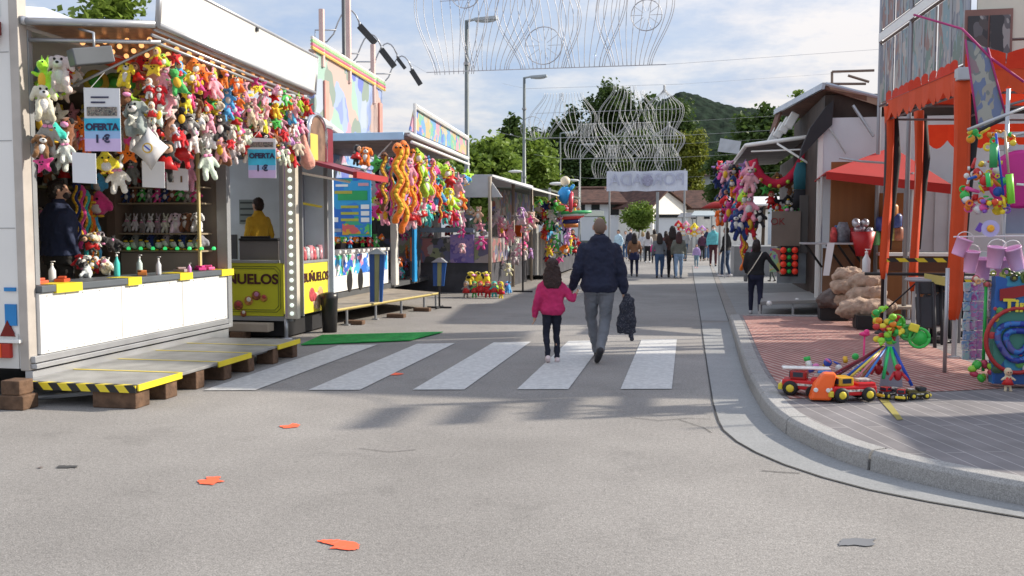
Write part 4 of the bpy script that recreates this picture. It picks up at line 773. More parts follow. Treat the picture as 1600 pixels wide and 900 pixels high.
# papers and posters
def poster(name, label, u0, v0, u1, v1, X, skew=0, mats=None, **kw):
    a = at((u0 + u1) / 2, (v0 + v1) / 2, X=X); rt = V((a.y, -a.x, 0)).normalized(); rt = V((_R.x, _R.y, 0)).normalized(); dpt = (a - V((0, 0, HC))).dot(_F)
    wd = (u1 - u0) / F * dpt; hg = (v1 - v0) / F * dpt; nrm = rt.cross(V((0, 0, 1)))
    t = thing(name, label, kw.get('cat', 'paper sign'), a); m = M(); q = rt * wd / 2; zz_ = V((0, 0, hg / 2)); tt = V((0, 0, 1)) * skew
    m.slab([a - q - zz_ + tt, a + q - zz_ - tt, a + q + zz_ - tt, a - q + zz_ + tt], -nrm, 0.006); m.build('sheet', mats or mat('paper', (0.72, 0.73, 0.75), 0.7, var=0.03), t); return t, a, rt, nrm, wd, hg
SKYB = mat('print_sky_blue', (0.05, 0.50, 0.72), 0.5, var=0.3, scale=5); LIL = mat('print_lilac', (0.62, 0.48, 0.74), 0.5, var=0.1, scale=5); INK = mat('printed_ink', (0.03, 0.03, 0.08), 0.6); PHOTO = pattern('printed_photo', [(0.12, 0.10, 0.09), (0.30, 0.24, 0.2), (0.05, 0.05, 0.06), (0.2, 0.2, 0.16)], 30)
for (lb, u0, v0, u1, v1, X, tx) in (('large hanging offer poster, white above sky blue fading to lilac', 132, 138, 188, 236, -5.3, True), ('smaller offer poster in blue and lilac hanging at the far end of the hatch', 388, 216, 431, 278, -4.98, False)):
    t, a, rt, nn, wd, hg = poster('offer_poster', lb, u0, v0, u1, v1, X, 0.004)
    f_ = nn * 0.008
    def strip(nm, z0, z1, mt, x0=-.5, x1=.5, dd=1.0):
        m = M(); b_ = a + f_ * dd; m.slab([b_ + rt * wd * x0 + V((0, 0, hg * z0)), b_ + rt * wd * x1 + V((0, 0, hg * z0)), b_ + rt * wd * x1 + V((0, 0, hg * z1)), b_ + rt * wd * x0 + V((0, 0, hg * z1))], -nn, 0.002); m.build(nm, mt, t)
    top = 0.02 if tx else 0.22
    strip('blue_band', -0.18, top, SKYB); strip('pale_band', -0.30, -0.18, mat('print_pale_blue', (0.30, 0.48, 0.75), 0.5)); strip('lilac_band', -0.5, -0.30, LIL); strip('photo', 0.06 if tx else 0.27, 0.20 if tx else 0.40, PHOTO, -.42, .42)
    if tx: strip('small_print', 0.34, 0.365, INK, -.3, .2); strip('small_print', 0.26, 0.285, INK, -.3, .1)
    text('offer_text', 'OFERTA', a + nn * 0.014 + V((0, 0, hg * (-.12 if tx else .05))), wd * 0.25, INK, t, nn, bold=0.004); text('price_text', '1 €', a + nn * 0.014 + V((0, 0, hg * (-.31 if tx else -.26))), wd * 0.30, INK, t, nn, bold=0.004)
    m = M(); m.tube([a + rt * wd * -.3 + V((0, 0, hg / 2)), a + V((0, 0.05, hg / 2 + .15))], 0.003, 4); m.build('string', WHITE, t)
for (lb, u0, v0, u1, v1, X) in (('blank white paper sheet hanging left below the blue offer poster', 113, 239, 150, 286, -5.4), ('blank white paper sheet hanging below the crest cushion', 222, 252, 257, 293, -5.4), ('smaller grey notice paper with two dark marks beside the second blank sheet', 260, 263, 294, 297, -5.55)):
    t, a, rt, nn, wd, hg = poster('paper_sheet', lb, u0, v0, u1, v1, X, 0.006)
    if 'notice' in lb:
        for s_ in (-.2, .2): m = M(); m.box(a + rt * wd * s_ + nn * .01, (0.02, 0.004, 0.07)); m.build('mark', mat('brown_ink', (0.2, 0.12, 0.06), 0.7), t)
# crest cushion
p = at(234, 232, X=-5.12); t = thing('crest_cushion', 'white diamond shaped cushion with gold and blue round crest', 'cushion', p)
m = M(); nn = V((-p.x * -1, -p.y, 0)).normalized(); rt = V((_R.x, _R.y, 0)); fr = V((_R.y, -_R.x, 0))
def pil(m, p, w_, h_, th):
    for i in range(1): pass
    pts = []
    for (a_, b_) in ((-1, -1), (-.9, 0), (-1, 1), (0, .9), (1, 1), (.9, 0), (1, -1), (0, -.9)):
        x_ = (a_ * math.cos(.85) - b_ * math.sin(.85)) * w_; z_ = (a_ * math.sin(.85) + b_ * math.cos(.85)) * h_; pts.append(p + rt * x_ + V((0, 0, z_)))
    vs = pts + [p + fr * th, p - fr * th]; m._add(vs, [(i, (i + 1) % 8, 8) for i in range(8)] + [((i + 1) % 8, i, 9) for i in range(8)])
pil(m, p, .13, .15, .06); m.build('cushion_cover', mat('white_satin', (0.72, 0.71, 0.72), 0.5), t, True)
m = M(); m.lathe(p + fr * .055, [(.05, -.003), (.05, .003)], 24, fr); m.build('crest_ring', mat('gold_print', (0.65, 0.42, 0.05), 0.5), t); m = M(); m.lathe(p + fr * .06, [(.036, -.003), (.036, .003)], 24, fr); m.build('crest_field', WHITE, t)
m = M(); m.box(p + fr * .064, (0.07, 0.004, 0.014), rz=yaw, ry=rad(40)); m.build('crest_band', mat('crest_blue', (0.05, 0.08, 0.45), 0.5), t)
# ---- shelves and goods inside
SH = mat('shelf_board', (0.30, 0.24, 0.16), 0.7)
for (lb, xa, xb) in (('display shelf unit with four boards in the right half of the plush trailer', -7.25, -6.12),):
    t = thing('display_shelf', lb, 'shelf', (xa, YA1 - .3, 0.36)); zsh = [at(260, v, Y=10.8).z for v in (317, 364, 391)] + [at(260, 292, Y=10.8).z]
    for z in zsh: m = M(); m.b2((xa, YA1 - .38, z - .02), (xb, YA1 - .03, z)); m.build('shelf', SH, t)
    m = M(); m.b2((xa - .14, YA1 - .42, .37), (xa - .02, YA1 - .02, 3.0)); m.build('upright', mat('brown_post', (0.16, 0.11, 0.08), 0.7), t)
    m = M(); m.b2((xb + .0, YA1 - .4, .37), (xb + .03, YA1 - .36, 2.7)); m.build('side_strip', mat('gold_trim', (0.55, 0.45, 0.2), 0.5), t)
    m = M(); m.b2((xa, YA1 - .34, .37), (xb, YA1 - .30, zsh[2] - .03)); m.build('cabinet_front', mat('beige_cabinet', (0.34, 0.29, 0.23), 0.7), t)
gS = 'small toys on the shelves of the plush trailer'
def shelfrow(k, cols, n, z, xa, xb, sc, w_, y=10.8, grp=gS):
    for i in range(n):
        x = xa + (xb - xa) * (i + .5) / n; hh = {'bear': .48, 'bunny': .54, 'dog': .40, 'bird': .27, 'cow': .42, 'doll': .48, 'star': .3, 'dragon': .46}[k]
        plush(k, cols[i % len(cols)], (x, y, z + hh * sc), '%s, %s from the left' % (w_, ordinal(i)), grp, sc, rp.uniform(-.4, .4))
shelfrow('doll', ['red', 'grey', 'cream'], 8, zsh[3], -7.25, -6.15, .5, 'on the top shelf of the trailer')
shelfrow('bear', ['navy', 'brown', 'green', 'grey', 'hot pink'], 10, zsh[0] - .0, -7.25, -6.15, .44, 'on the second shelf under the red dolls')
shelfrow('bunny', ['grey', 'white'], 6, zsh[1], -7.25, -6.6, .48, 'on the third shelf of the trailer'); shelfrow('dog', ['white', 'brown', 'white'], 3, zsh[1], -6.58, -6.12, .75, 'at the right end of the third shelf')
shelfrow('bird', ['black', 'grey', 'black', 'navy'], 10, zsh[2], -7.25, -6.12, .85, 'on the lowest shelf of the trailer')
for i in range(9):
    p = at(182 + i * 19, 388, Y=10.66); m = M(); m.lathe(p, [(.022, -.02), (.026, 0), (.014, .02)], 10); o = m.build('green_light', mat('green_glow', (0.05, 0.75, 0.2), 0.3, emit=0.5), None, True); tag(o, 'small green light on the lowest shelf edge, %s from the left' % ordinal(i), 'light', 'green lights on the lowest shelf')
# left part of the interior: shelf and heaps behind the keeper
t = thing('wall_shelf', 'long wall shelf crowded with toys behind the stall keeper', 'shelf', (-8.2, 9.2, 2.1)); m = M(); m.b2((-8.44, 7.6, 2.12), (-8.1, 10.9, 2.15)); m.b2((-8.4, 10.6, 2.12), (-7.42, 10.95, 2.15)); m.build('board', mat('olive_board', (0.25, 0.24, 0.12), 0.7), t)
n = 0
for i in range(10):
    plush(rp.choice(['bear', 'dog', 'doll', 'bunny']), rp.choice(RB + SOFT), (-8.2, 8.6 + .22 * i, 2.15 + .36), 'on the wall shelf, %s from the near end' % ordinal(i), gS, .68, 1.2)
    plush(rp.choice(['bear', 'dog', 'doll', 'bunny', 'star']), rp.choice(RB + SOFT), (-8.3, 8.7 + .22 * i, 3.05), 'high on the back wall, %s from the near end' % ordinal(i), gS, .85, 1.2)
    plush(rp.choice(['bear', 'dog', 'doll', 'cow', 'bird']), rp.choice(SOFT), (-8.25, 8.7 + .22 * i, 1.9), 'under the wall shelf, %s from the near end' % ordinal(i), gS, .8, 1.2)
for r_, z in enumerate((3.25, 2.9, 2.55)):
    for i in range(11): plush(rp.choice(['bear', 'dog', 'doll', 'bunny', 'star', 'bird']), rp.choice(RB + SOFT), (-8.2 + .2 * i, 10.85 - .1 * r_, z), 'on the trailer end wall, %s line, %s from left' % (('upper', 'middle', 'lower')[r_], ordinal(i)), gS, .8, rp.uniform(-.4, .4))
for i in range(16):
    q = rp.random(); u = rp.uniform(122, 176); v = rp.uniform(395, 415) - (0 if i % 3 else 40)
    p = at(u, v, X=-6.45); plush(rp.choice(['cow', 'dog', 'doll', 'bird']), rp.choice(['white', 'white', 'black', 'red', 'cream', 'white']), p, 'heaped beside the keeper, %s of the heap' % ordinal(i), 'heap of plush toys on the counter', .5, rp.uniform(-1, 1), rp.uniform(-1, 1), rp.uniform(-1, 1))
for i in range(5):
    p = at(118 + i * 8, 285 + 8 * i, X=-7.3); plush('snake', ['navy', 'hot pink', 'turquoise', 'orange', 'sky blue'][i], p, 'hanging beside the keeper, %s from the left' % ordinal(i), 'long toys hanging in the trailer', .9)
plush('bird', 'hot pink', at(155, 298, Y=10.3), 'big one perched behind the keeper', gS, 1.3); plush('bird', 'sky blue', at(155, 270, Y=10.5), 'above the big hot pink bird', gS, .9)
# bottles on the counter
def bottle(name, label, p, h, r, c, pump=True, group='bottles on the counter', trans=0.0):
    t = thing(name, label, 'bottle', p, group); m = M(); m.lathe(p, [(r * .9, 0), (r, h * .05), (r, h * .55), (r * .5, h * .7), (r * .35, h * .78), (r * .35, h * .82)], 14); m.build('bottle_body', mat('bottle_%02d%02d' % (int(c[0] * 99), int(c[2] * 99)), c, 0.15), t, True)
    m = M(); m.lathe(p + V((0, 0, h * .82)), [(r * .4, 0), (r * .4, h * .08), (r * .12, h * .09), (r * .12, h * .15)], 10)
    if pump: m.box(p + V((r * .3, 0, h * .985)), (r * 1.3, r * .5, h * .035))
    m.build('pump', WHITE, t, True)
for (u, vt, vb, c, lb, r) in ((82, 408, 441, (0.62, 0.64, 0.66), 'clear hand gel bottle at the near end of the counter', .035), (183, 394, 432, (0.08, 0.55, 0.52), 'turquoise pump bottle on the counter', .033), (202, 398, 428, (0.55, 0.66, 0.62), 'pale bottle beside the turquoise bottle on the counter', .035), (248, 401, 429, (0.66, 0.68, 0.70), 'clear pump bottle in the middle of the counter', .03), (296, 411, 426, (0.65, 0.25, 0.6), 'small purple bottle at the far part of the counter', .025)):
    p = at(u, vb, Z=1.066); p.x = max(p.x, XA - .35); d_ = (p - V((0, 0, HC))).dot(_F); bottle('pump_bottle', lb, V((p.x, p.y, 1.066)), (vb - vt) / F * d_, r, c)
for i, (u, c) in enumerate(((60, (0.6, 0.1, 0.05)), (97, (0.5, 0.08, 0.03)), (222, (0.45, 0.15, 0.03)), (313, (0.7, 0.05, 0.25)), (325, (0.75, 0.1, 0.3)), (283, (0.4, 0.3, 0.3)))):
    p = at(u, 430, X=XA - .15); m = M(); m.box((p.x, p.y, 1.085), (.10, .16, .035), rz=.3 * i); m.box((p.x, p.y, 1.115), (.07, .10, .022), rz=.5 * i); o = m.build('toy_packet', mat('packet%d' % i, c, 0.5), None, bevel=0.006); tag(o, ['red', 'orange', 'brown', 'magenta', 'pink', 'greyish'][i] + ' toy packet lying on the trailer counter', 'toy packet', 'toy packets on the counter')
# white tent roof behind
t = thing('tent_roof', 'white ribbed tent roof behind the plush trailer', 'tent', (-9.5, 13, 0)); m = M(); a, b, c_ = at(30, 20, Y=12.5), at(138, 40, Y=12.5), at(40, 5, Y=15.5)
m.slab([at(10, 42, Y=12.5), at(138, 41, Y=12.5), at(70, 14, Y=15.5), at(10, 10, Y=15.5)], (0, 0, 1), .03); m.build('canopy', stripes('ribbed_white', (0.75, 0.76, 0.78), (0.6, 0.62, 0.66), 5, 'X', rot=.4), t)
m = M(); m.b2((-11.5, 12.4, 0), (-11.4, 12.5, at(138, 41, Y=12.5).z - .01)); m.b2((-9.4, 12.4, 0), (-9.3, 12.5, at(138, 41, Y=12.5).z - .01)); m.build('tent_pole', LGREY, t)
# ================================================================== STALL B: fritter booth
YB = 12.25; XB = -5.58; XBl = -7.9; YB1 = 13.85
LIME = mat('lime_yellow_panel', (0.52, 0.52, 0.03), 0.35, var=0.05); MAR = mat('maroon_paint', (0.20, 0.02, 0.035), 0.4); YELP = mat('yellow_panel', (0.80, 0.68, 0.06), 0.35, var=0.04); DKTXT = mat('dark_red_lettering', (0.06, 0.01, 0.015), 0.5)
tb = thing('fritter_booth', 'yellow panelled fritter booth with maroon awnings and a bulb studded corner column', 'food booth', (XB, YB, 0))
m = M(); m.b2((XBl, YB + .02, 0.30), (XB - .06, YB1, 0.36)); m.build('floor', DGREY, tb)
m = M(); m.b2((XBl, YB + .0, 0.33), (XB - .13, YB + .055, 1.10)); fp = m.build('front_panel', LIME, tb)
m = M()
zc = .71; xa, xb = -6.95, XB - .17
for dd in (0, .03):
    x0, x1, z0, z1 = xa + dd, xb - dd, .39 + dd, 1.05 - dd; c = .06
    m.tube([(x0, YB - .004, z0), (x1 - c, YB - .004, z0), (x1, YB - .004, z0 + c), (x1, YB - .004, z1 - c), (x1 - c, YB - .004, z1), (x0, YB - .004, z1)], 0.006, 4)
m.build('panel_trim', mat('green_trim', (0.18, 0.20, 0.02), 0.5), fp)
xt = (xy(434, YB)); text('fritter_text', 'BUÑUELOS', (xt, YB - .012, .86), .20, DKTXT, fp, (0, -1, 0), bold=.006, align='RIGHT', sx=1.08)
for i, (u, v, r) in enumerate(((372, 477, .075), (388, 470, .07), (400, 462, .07), (412, 466, .055), (380, 490, .05))):
    m = M(); p = at(u, v, Y=YB - .015); m.lathe(p, [(r, -.008), (r * .8, .008)], 14, (0, -1, 0)); m.build('fritter_picture', mat('printed_brown_%d' % (i % 2), ((0.28, 0.09, 0.03), (0.45, 0.2, 0.05))[i % 2], 0.6, var=.5, scale=30), fp)
    m = M(); m.lathe(p + V((.01, -.012, .02)), [(r * .5, -.004), (r * .35, .006)], 12, (0, -1, 0)); m.build('cream_topping', mat('printed_topping_%d' % (i % 3), ((0.45, 0.05, 0.06), (0.7, 0.68, 0.62), (0.5, 0.2, 0.35))[i % 3], 0.6), fp)
# right face towards the road
m = M(); m.b2((XB - .02, yx(471, XB), 0.33), (XB + .02, yx(509, XB), 1.08)); rp_ = m.build('side_panel', YELP, tb, bevel=.004)
ym = (yx(471, XB) + yx(509, XB)) / 2; text('side_text', 'BUÑUELOS', (XB + .03, ym, .86), .19, DKTXT, rp_, (1, 0, 0), bold=.004, sx=1.0)
for i, (dy, dz, r) in enumerate(((-.16, .60, .11), (.16, .60, .11), (0, .50, .13), (-.08, .56, .08), (.08, .45, .08), (0, .42, .06))):
    m = M(); m.lathe((XB + .026, ym + dy, dz), [(r, -.004), (r * .8, .005 + i * .002)], 14, (1, 0, 0)); m.build('fritter_picture', mat('printed_heart_%d' % (i % 3), ((0.45, 0.06, 0.07), (0.55, 0.32, 0.15), (0.65, 0.45, 0.3))[i % 3], 0.6, var=.4, scale=25), rp_)
m = M(); m.b2((XB - .03, yx(471, XB) - .03, .30), (XB + .03, yx(471, XB), 2.55)); m.b2((XB - .03, yx(509, XB), .30), (XB + .03, yx(509, XB) + .04, 2.55)); m.b2((XB - .16, YB - .02, 1.1), (XB - .085, YB + .06, 2.6)); m.b2((XB - .03, yx(471, XB), 1.08), (XB + .03, yx(509, XB), 1.12)); m.b2((XBl, YB - .02, 1.10), (XB - .20, YB + .10, 1.14)); m.b2((XBl, YB, .26), (XB, YB + .05, .325));  m.build('frame', GREY, tb, bevel=.004)
# column with bulbs
m = M(); m.b2((XB - .08, YB - .06, .30), (XB + .11, YB + .05, 2.68)); colm = m.build('corner_column', mat('column_cream', (0.55, 0.50, 0.42), 0.4), tb, bevel=.006)
LB = mat('white_bulb', (0.85, 0.95, 0.85), 0.3, emit=0.5)
for i in range(19): m = M(); m.ell((XB + .035, YB - .075, .38 + i * .12), .031, 10); m.build('bulb', LB, colm, True)
m = M(); m.b2((XB - .06, YB - .062, .32), (XB - .04, YB - .0605, 2.66)); m.build('column_stripe', mat('column_mauve', (0.42, 0.30, 0.42), .5), colm)
# fascia, roof, inside
fz = [(2.60, 2.68, DGREY), (2.68, 2.80, MAR), (2.80, 2.845, mat('ochre', (0.5, 0.35, 0.05), .5)), (2.845, 2.99, LIME), (2.99, 3.03, MAR), (3.03, 3.17, mat('fascia_red', (0.30, 0.03, 0.05), .4))]
fr_ = M(); fr_.b2((XBl, YB + .02, 2.6), (XB - .17, YB + .08, 3.18)); fr_ = fr_.build('fascia', MAR, tb)
for z0, z1, mt in fz: m = M(); m.b2((XBl, YB - .0, z0), (XB - .18, YB + .019, z1)); m.build('fascia_band', mt, fr_)
m = M(); m.b2((XB - .03, YB + .06, 2.6), (XB + .02, YB1, 3.17)); m.build('side_fascia', MAR, tb)
m = M(); m.b2((XBl, YB + .02, 3.18), (XB + .02, YB1, 3.22)); m.build('roof', LGREY, tb)
m = M(); m.b2((XBl, YB1, .36), (XB, YB1 + .05, 3.18)); m.build('back_wall', mat('pale_blue_inside', (0.66, 0.74, 0.82), 0.5, var=.1), tb)
m = M(); m.b2((XBl, YB1 - .012, 1.1), (-7.25, YB1 - .002, 1.5)); m.build('machine_panel', mat('dark_machine', (0.07, 0.07, 0.08), 0.4), tb)
m = M(); a, b = at(373, 312, Y=YB1 - .03), at(398, 350, Y=YB1 - .03); m.b2((a.x, YB1 - .02, b.z), (b.x, YB1 - .005, a.z)); mb = m.build('menu_board', mat('menu_grey', (0.25, 0.30, 0.30), .5), tb)
m = M(); 
for k in range(4): z = a.z - (a.z - b.z) * (k + .5) / 4; m.b2((a.x + .02, YB1 - .028, z - .015), (b.x - .02, YB1 - .021, z + .015))
m.build('menu_line', mat('menu_dark', (0.06, 0.08, 0.08), .5), mb)
ft = thing('fryer_box', 'grey fryer box with black rim standing in the opening of the yellow booth', 'fryer', at(408, 405, Y=YB + .4)); p = ft.location
m = M(); a, b = at(376, 376, Y=YB + .25), at(438, 405, Y=YB + .25); m.b2((a.x, YB + .2, 1.13), (b.x, YB + .6, a.z)); m.build('fryer_body', mat('fryer_grey', (0.13, 0.12, 0.12), .5), ft, bevel=.01)
m = M(); m.b2((a.x - .0, YB + .18, a.z), (b.x + 0, YB + .62, a.z + .035)); m.tube([(a.x, YB + .25, a.z + .05), (b.x - .15, YB + .25, a.z + .05)], .02, 6); m.build('fryer_rim', BLACKM, ft, bevel=.01)
# awnings
aw = M(); aw.slab([(XB + .02, YB + .05, 2.60), (XB + .86, YB + .35, 2.36), (XB + .86, YB1, 2.36), (XB + .02, YB1, 2.60)], (0, 0, 1), .05); aw = aw.build('awning', MAR, tb)
m = M(); m.b2((XB + .84, YB + .30, 2.33), (XB + .90, YB1 + .1, 2.42)); m.build('awning_edge', mat('awning_red', (0.38, 0.03, 0.03), .5), aw); m = M(); m.tube([(XB + .1, YB + .2, 2.40), (XB + .72, YB + .5, 2.28)], .02, 6); m.build('awning_strut', CREAM, aw)
# arched chrome sign on the roof side
m = M(); cx0, cy0, cz0 = XB + .13, 12.95, 3.0
arc = [(cx0, cy0 - .33, 2.62)] + [(cx0, cy0 - .33 * math.cos(t_), 3.0 + .30 * math.sin(t_)) for t_ in [math.pi * k / 12 for k in range(13)]] + [(cx0, cy0 + .33, 2.62)]
m.tube(arc, .035, 8); ar = m.build('arched_rim', mat('chrome', (0.6, 0.62, 0.65), .15, .9), tb, True)
m = M(); m.slab(arc, (-1, 0, 0), .04); m.build('arched_board', mat('arch_brown', (0.20, 0.12, 0.08), .5, var=.5, scale=6), ar)
m = M(); m.b2((cx0 + .004, cy0 - .28, 2.62), (cx0 + .012, cy0 + .0, 3.0)); m.build('yellow_plate', mat('arch_yellow', (0.65, 0.50, 0.10), .4), ar)
# goods behind the right window
m = M(); m.b2((XB - .5, YB + 1.2, 1.1), (XB - .48, YB1, 2.5)); m.build('inner_mirror', mat('inner_grey_blue', (0.28, 0.30, 0.36), .3), tb)
for i in range(6):
    y = yx(478 + 5 * i, XB - .1); m = M(); m.lathe((XB - .15, y, 1.1), [(.05, 0), (.06, .06), (.05, .16 + .04 * (i % 3)), (.02, .22)], 10); o = m.build('sweet_jar', mat('sweets_%d' % (i % 3), ((0.6, 0.12, 0.14), (0.5, 0.55, 0.55), (0.6, 0.3, 0.35))[i % 3], .3, var=.5, scale=20), None, True); tag(o, 'jar of sweets in the side window of the yellow booth, %s from the near end' % ordinal(i), 'jar', 'sweet jars in the booth window')
m = M(); m.tube([(XB - .05, yx(473, XB), 1.98), (XB - .04, yx(506, XB), 1.94)], .02, 6); m.build('chain_trim', YEL, tb)
# base, step, tyre
m = M(); m.b2((-7.2, YB - .22, .12), (-5.85, YB - .02, .24)); o = m.build('booth_step', mat('beige_step', (0.40, 0.34, 0.27), .8), None, bevel=.01); tag(o, 'beige plank step in front of the yellow booth', 'step')
m = M(); m.b2((-6.4, YB - .3, .0), (-6.2, YB - .05, .12)); m.b2((-7.0, YB - .2, .0), (-6.8, YB - .05, .12)); m.build('step_leg', WOODB, o)
m = M(); m.b2((XBl, YB + .1, .03), (XB - .1, YB1, .27)); m.build('underframe', BLACK, tb)
m = M(); m.tube([(XB - .08, YB - .02, .3), (XB - .08, YB - .02, .02)], .03, 8); m.lathe((XB - .08, YB - .02, 0), [(.09, 0), (.09, .015), (.03, .03)], 12); m.build('jack_leg', LGREY, tb, True)
tg = thing('carpet', 'bright green artificial grass mat lying on the asphalt before the yellow booth', 'carpet', (-4.5, 12.3, 0)); m = M(); g_ = [at(u, v, Z=0.014) for u, v in ((470, 539), (640, 532), (692, 519), (503, 524))]; m.slab([V((q.x, q.y, 0.012)) for q in g_], (0, 0, 1), .012)
m.build('mat', mat('green_turf', (0.02, 0.30, 0.06), .95, var=.25, scale=12, bump=.6, bscale=200), tg)
bn = thing('rubbish_bin', 'black round bin standing at the far corner of the yellow booth', 'bin', (xy(513, 13.2), 13.2, 0)); m = M(); m.lathe(bn.location, [(.11, 0), (.13, .5), (.135, .52), (.135, .6), (.05, .62)], 18); m.build('bin_body', mat('bin_black', (.02, .02, .022), .35), bn, True)
# ================================================================== STALL C / D: prize stalls with hanging strings
XC = -6.35; YC0, YC1 = 15.0, 19.6
tc_ = thing('prize_stall', 'long prize stall with pale blue roof edge, painted counter and strings of plush', 'fair stall', (XC, YC0, 0))
RB1 = pattern('comic_mural', [(0.02, 0.15, 0.60), (0.05, 0.40, 0.75), (0.70, 0.70, 0.75), (0.02, 0.10, 0.45), (0.10, 0.5, 0.25), (0.6, 0.25, 0.4), (0.1, 0.3, 0.7)], 7)
MUR = pattern('price_board_art', [(0.01, 0.12, 0.50), (0.02, 0.28, 0.65), (0.01, 0.10, 0.40), (0.03, 0.35, 0.20), (0.02, 0.2, 0.6), (0.02, 0.3, 0.6)], 4)
m = M(); m.b2((XC - .05, yx(512, XC), .42), (XC, yx(606, XC), 1.13)); cp = m.build('counter_front', WHITE, tc_, bevel=.005)
m = M(); m.b2((XC + .001, yx(512, XC), .72), (XC + .012, yx(604, XC), 1.10)); m.build('counter_mural', RB1, cp)
m = M(); m.b2((XC - .35, yx(511, XC), 1.13), (XC + .03, yx(607, XC), 1.19)); m.build('counter_top', WHITE, cp, bevel=.01)
for u in (545, 562):
    y = yx(u, XC); m = M(); m.ell((XC + .01, y, .60), (.012, .14, .22), 14); m.build('painted_arch', BLACKM, cp, True)
m = M(); m.b2((XC - 2.2, YC0, 2.9), (XC - 2.15, YC1 + 5, 3.05)); m.b2((XC - 2.2, YC0, .3), (XC - 2.1, YC1 + 5, 3.0)); m.build('back_wall', mat('dark_stall_back', (0.14, 0.09, 0.09), .8, var=.6, scale=3), tc_)
m = M(); m.b2((XC - 2.2, YC0 + .1, .30), (XC, YC1 + 5, .40)); m.build('floor', DGREY, tc_)
XR = -4.95; r0 = at(640, 208, X=XR); r1 = at(730, 246, X=XR)
LBL = mat('pale_blue_enamel', (0.42, 0.62, 0.82), .35)
rf = M(); rf.slab([(XR, r0.y, r0.z - .05), (XR, r1.y, r1.z - .05), (XC - 2.2, r1.y, r1.z + .1), (XC - 2.2, r0.y, r0.z + .0)], (0, 0, 1), .06); rf = rf.build('roof', mat('roof_lining', (0.32, 0.26, 0.25), .6, var=.4, scale=5), tc_)
m = M(); m.b2((XC - 2.2, r0.y - .05, r0.z - .12), (XR - .1, r0.y - .001, r0.z + .02)); m.build('roof_edge', LBL, rf, bevel=.01)
m = M(); m.tube([(XR, r0.y, r0.z - .02), (XR, r1.y, r1.z - .02)], .045, 8); m.tube([(XR + .04, r0.y, r0.z - .16), (XR + .04, r1.y, r1.z - .16)], .03, 8); m.tube([(XR - .4, r0.y + .2, r0.z - .12), (XC, r0.y + .2, 2.2)], .015, 6); m.build('roof_rail', WHITE, rf, True)
m = M(); a, b = at(644, 166, X=XR - .05), at(730, 217, X=XR - .05); pb = m.slab([(XR - .05, r0.y + .1, r0.z + .06), (XR - .05, r1.y, r1.z + .06), (XR - .05, r1.y, b.z), (XR - .05, a.y + .1, a.z)], (1, 0, 0), .03).build('top_sign', pattern('pastel_mural', [(0.15, 0.32, 0.55), (0.50, 0.38, 0.2), (0.18, 0.42, 0.30), (0.55, 0.28, 0.35), (0.12, 0.2, 0.5), (0.45, 0.42, 0.32)], 7), tc_)
m = M(); m.tube([(XR - .0, a.y + .05, a.z), (XR, r1.y, b.z)], .05, 6); m.tube([(XR, a.y, r0.z), (XR, a.y, a.z + .05)], .03, 6); m.build('sign_rim', WHITE, pb)
for u in (617, 683):
    y = yx(u, XC + .05); m = M(); m.b2((XC - .02, y - .11, .35), (XC + .10, y + .11, 2.3)); m.build('stall_post', OFFW, tc_, bevel=.01); 
m = M(); m.b2((XC + .0, yx(640, XC), .4), (XC + .03, yx(655, XC), 1.9)); m.build('door_panel', pattern('red_dark_panel', [(0.30, 0.03, 0.02), (0.04, 0.04, 0.05), (0.35, 0.10, 0.03), (0.05, 0.08, 0.1)], 3), tc_)
m = M(); m.b2((XC + .04, yx(641, XC), .35), (XC + .10, yx(645, XC), 2.05)); m.build('blue_pole', mat('bright_blue', (0.03, 0.30, 0.65), .4), tc_)
m = M(); m.b2((XC + .12, yx(628, XC), 1.85), (XC + .16, yx(678, XC), 2.3)); m.build('fascia_board', pattern('dark_blue_mural', [(0.02, 0.10, 0.25), (0.03, 0.2, 0.35), (0.3, 0.15, 0.05), (0.05, 0.3, 0.15)], 5), tc_)
# price board facing the camera
a, b = at(515, 278, Y=YC0 - .05), at(580, 370, Y=YC0 - .05)
bd = thing('price_board', 'blue price board with green banner, yellow lines and white price tags', 'sign board', ((a.x + b.x) / 2, YC0 - .05, b.z)); m = M(); m.b2((a.x, YC0 - .05, b.z), (b.x, YC0 - .02, a.z)); m.build('board', MUR, bd, bevel=.005)
W_ = b.x - a.x; H_ = a.z - b.z
def bb(nm, x0, x1, z0, z1, mt, d=.008): m = M(); m.b2((a.x + W_ * x0, YC0 - .05 - d, a.z - H_ * z1), (a.x + W_ * x1, YC0 - .051, a.z - H_ * z0)); m.build(nm, mt, bd)
bb('board_frame', 0, 1, 0, .02, BL); bb('board_frame', 0, 1, .98, 1, BL); bb('green_banner', .2, .92, .22, .38, mat('banner_green', (0.02, 0.32, 0.10), .5)); bb('title_strip', .15, .45, .11, .15, WHITE); bb('title_strip', .12, .55, .22, .27, mat('ochre2', (0.4, 0.35, 0.05), .5), .012)
for k in range(3): bb('price_line', .27, .70, .47 + .11 * k, .515 + .11 * k, mat('lettering_yellow', (0.42, 0.42, 0.05), .5)); bb('price_tag', .76, .96, .455 + .11 * k, .53 + .11 * k, WHITE)
bb('small_tag', .08, .2, .67, .75, WHITE); bb('rainbow_picture', .45, .95, .80, .95, pattern('rainbow_print', [(0.6, 0.3, 0.02), (0.1, 0.5, 0.1), (0.02, 0.2, 0.5), (0.6, 0.1, 0.1)], 9)); bb('figure_picture', .3, .45, .78, .97, pattern('rainbow_print', [], 9)); bb('small_banner', .7, .95, .09, .14, mat('print_rose', (0.6, 0.3, 0.35), .5)); bb('footer_line', .08, .28, .86, .92, mat('print_grey_blue', (.3, .35, .45), .5))
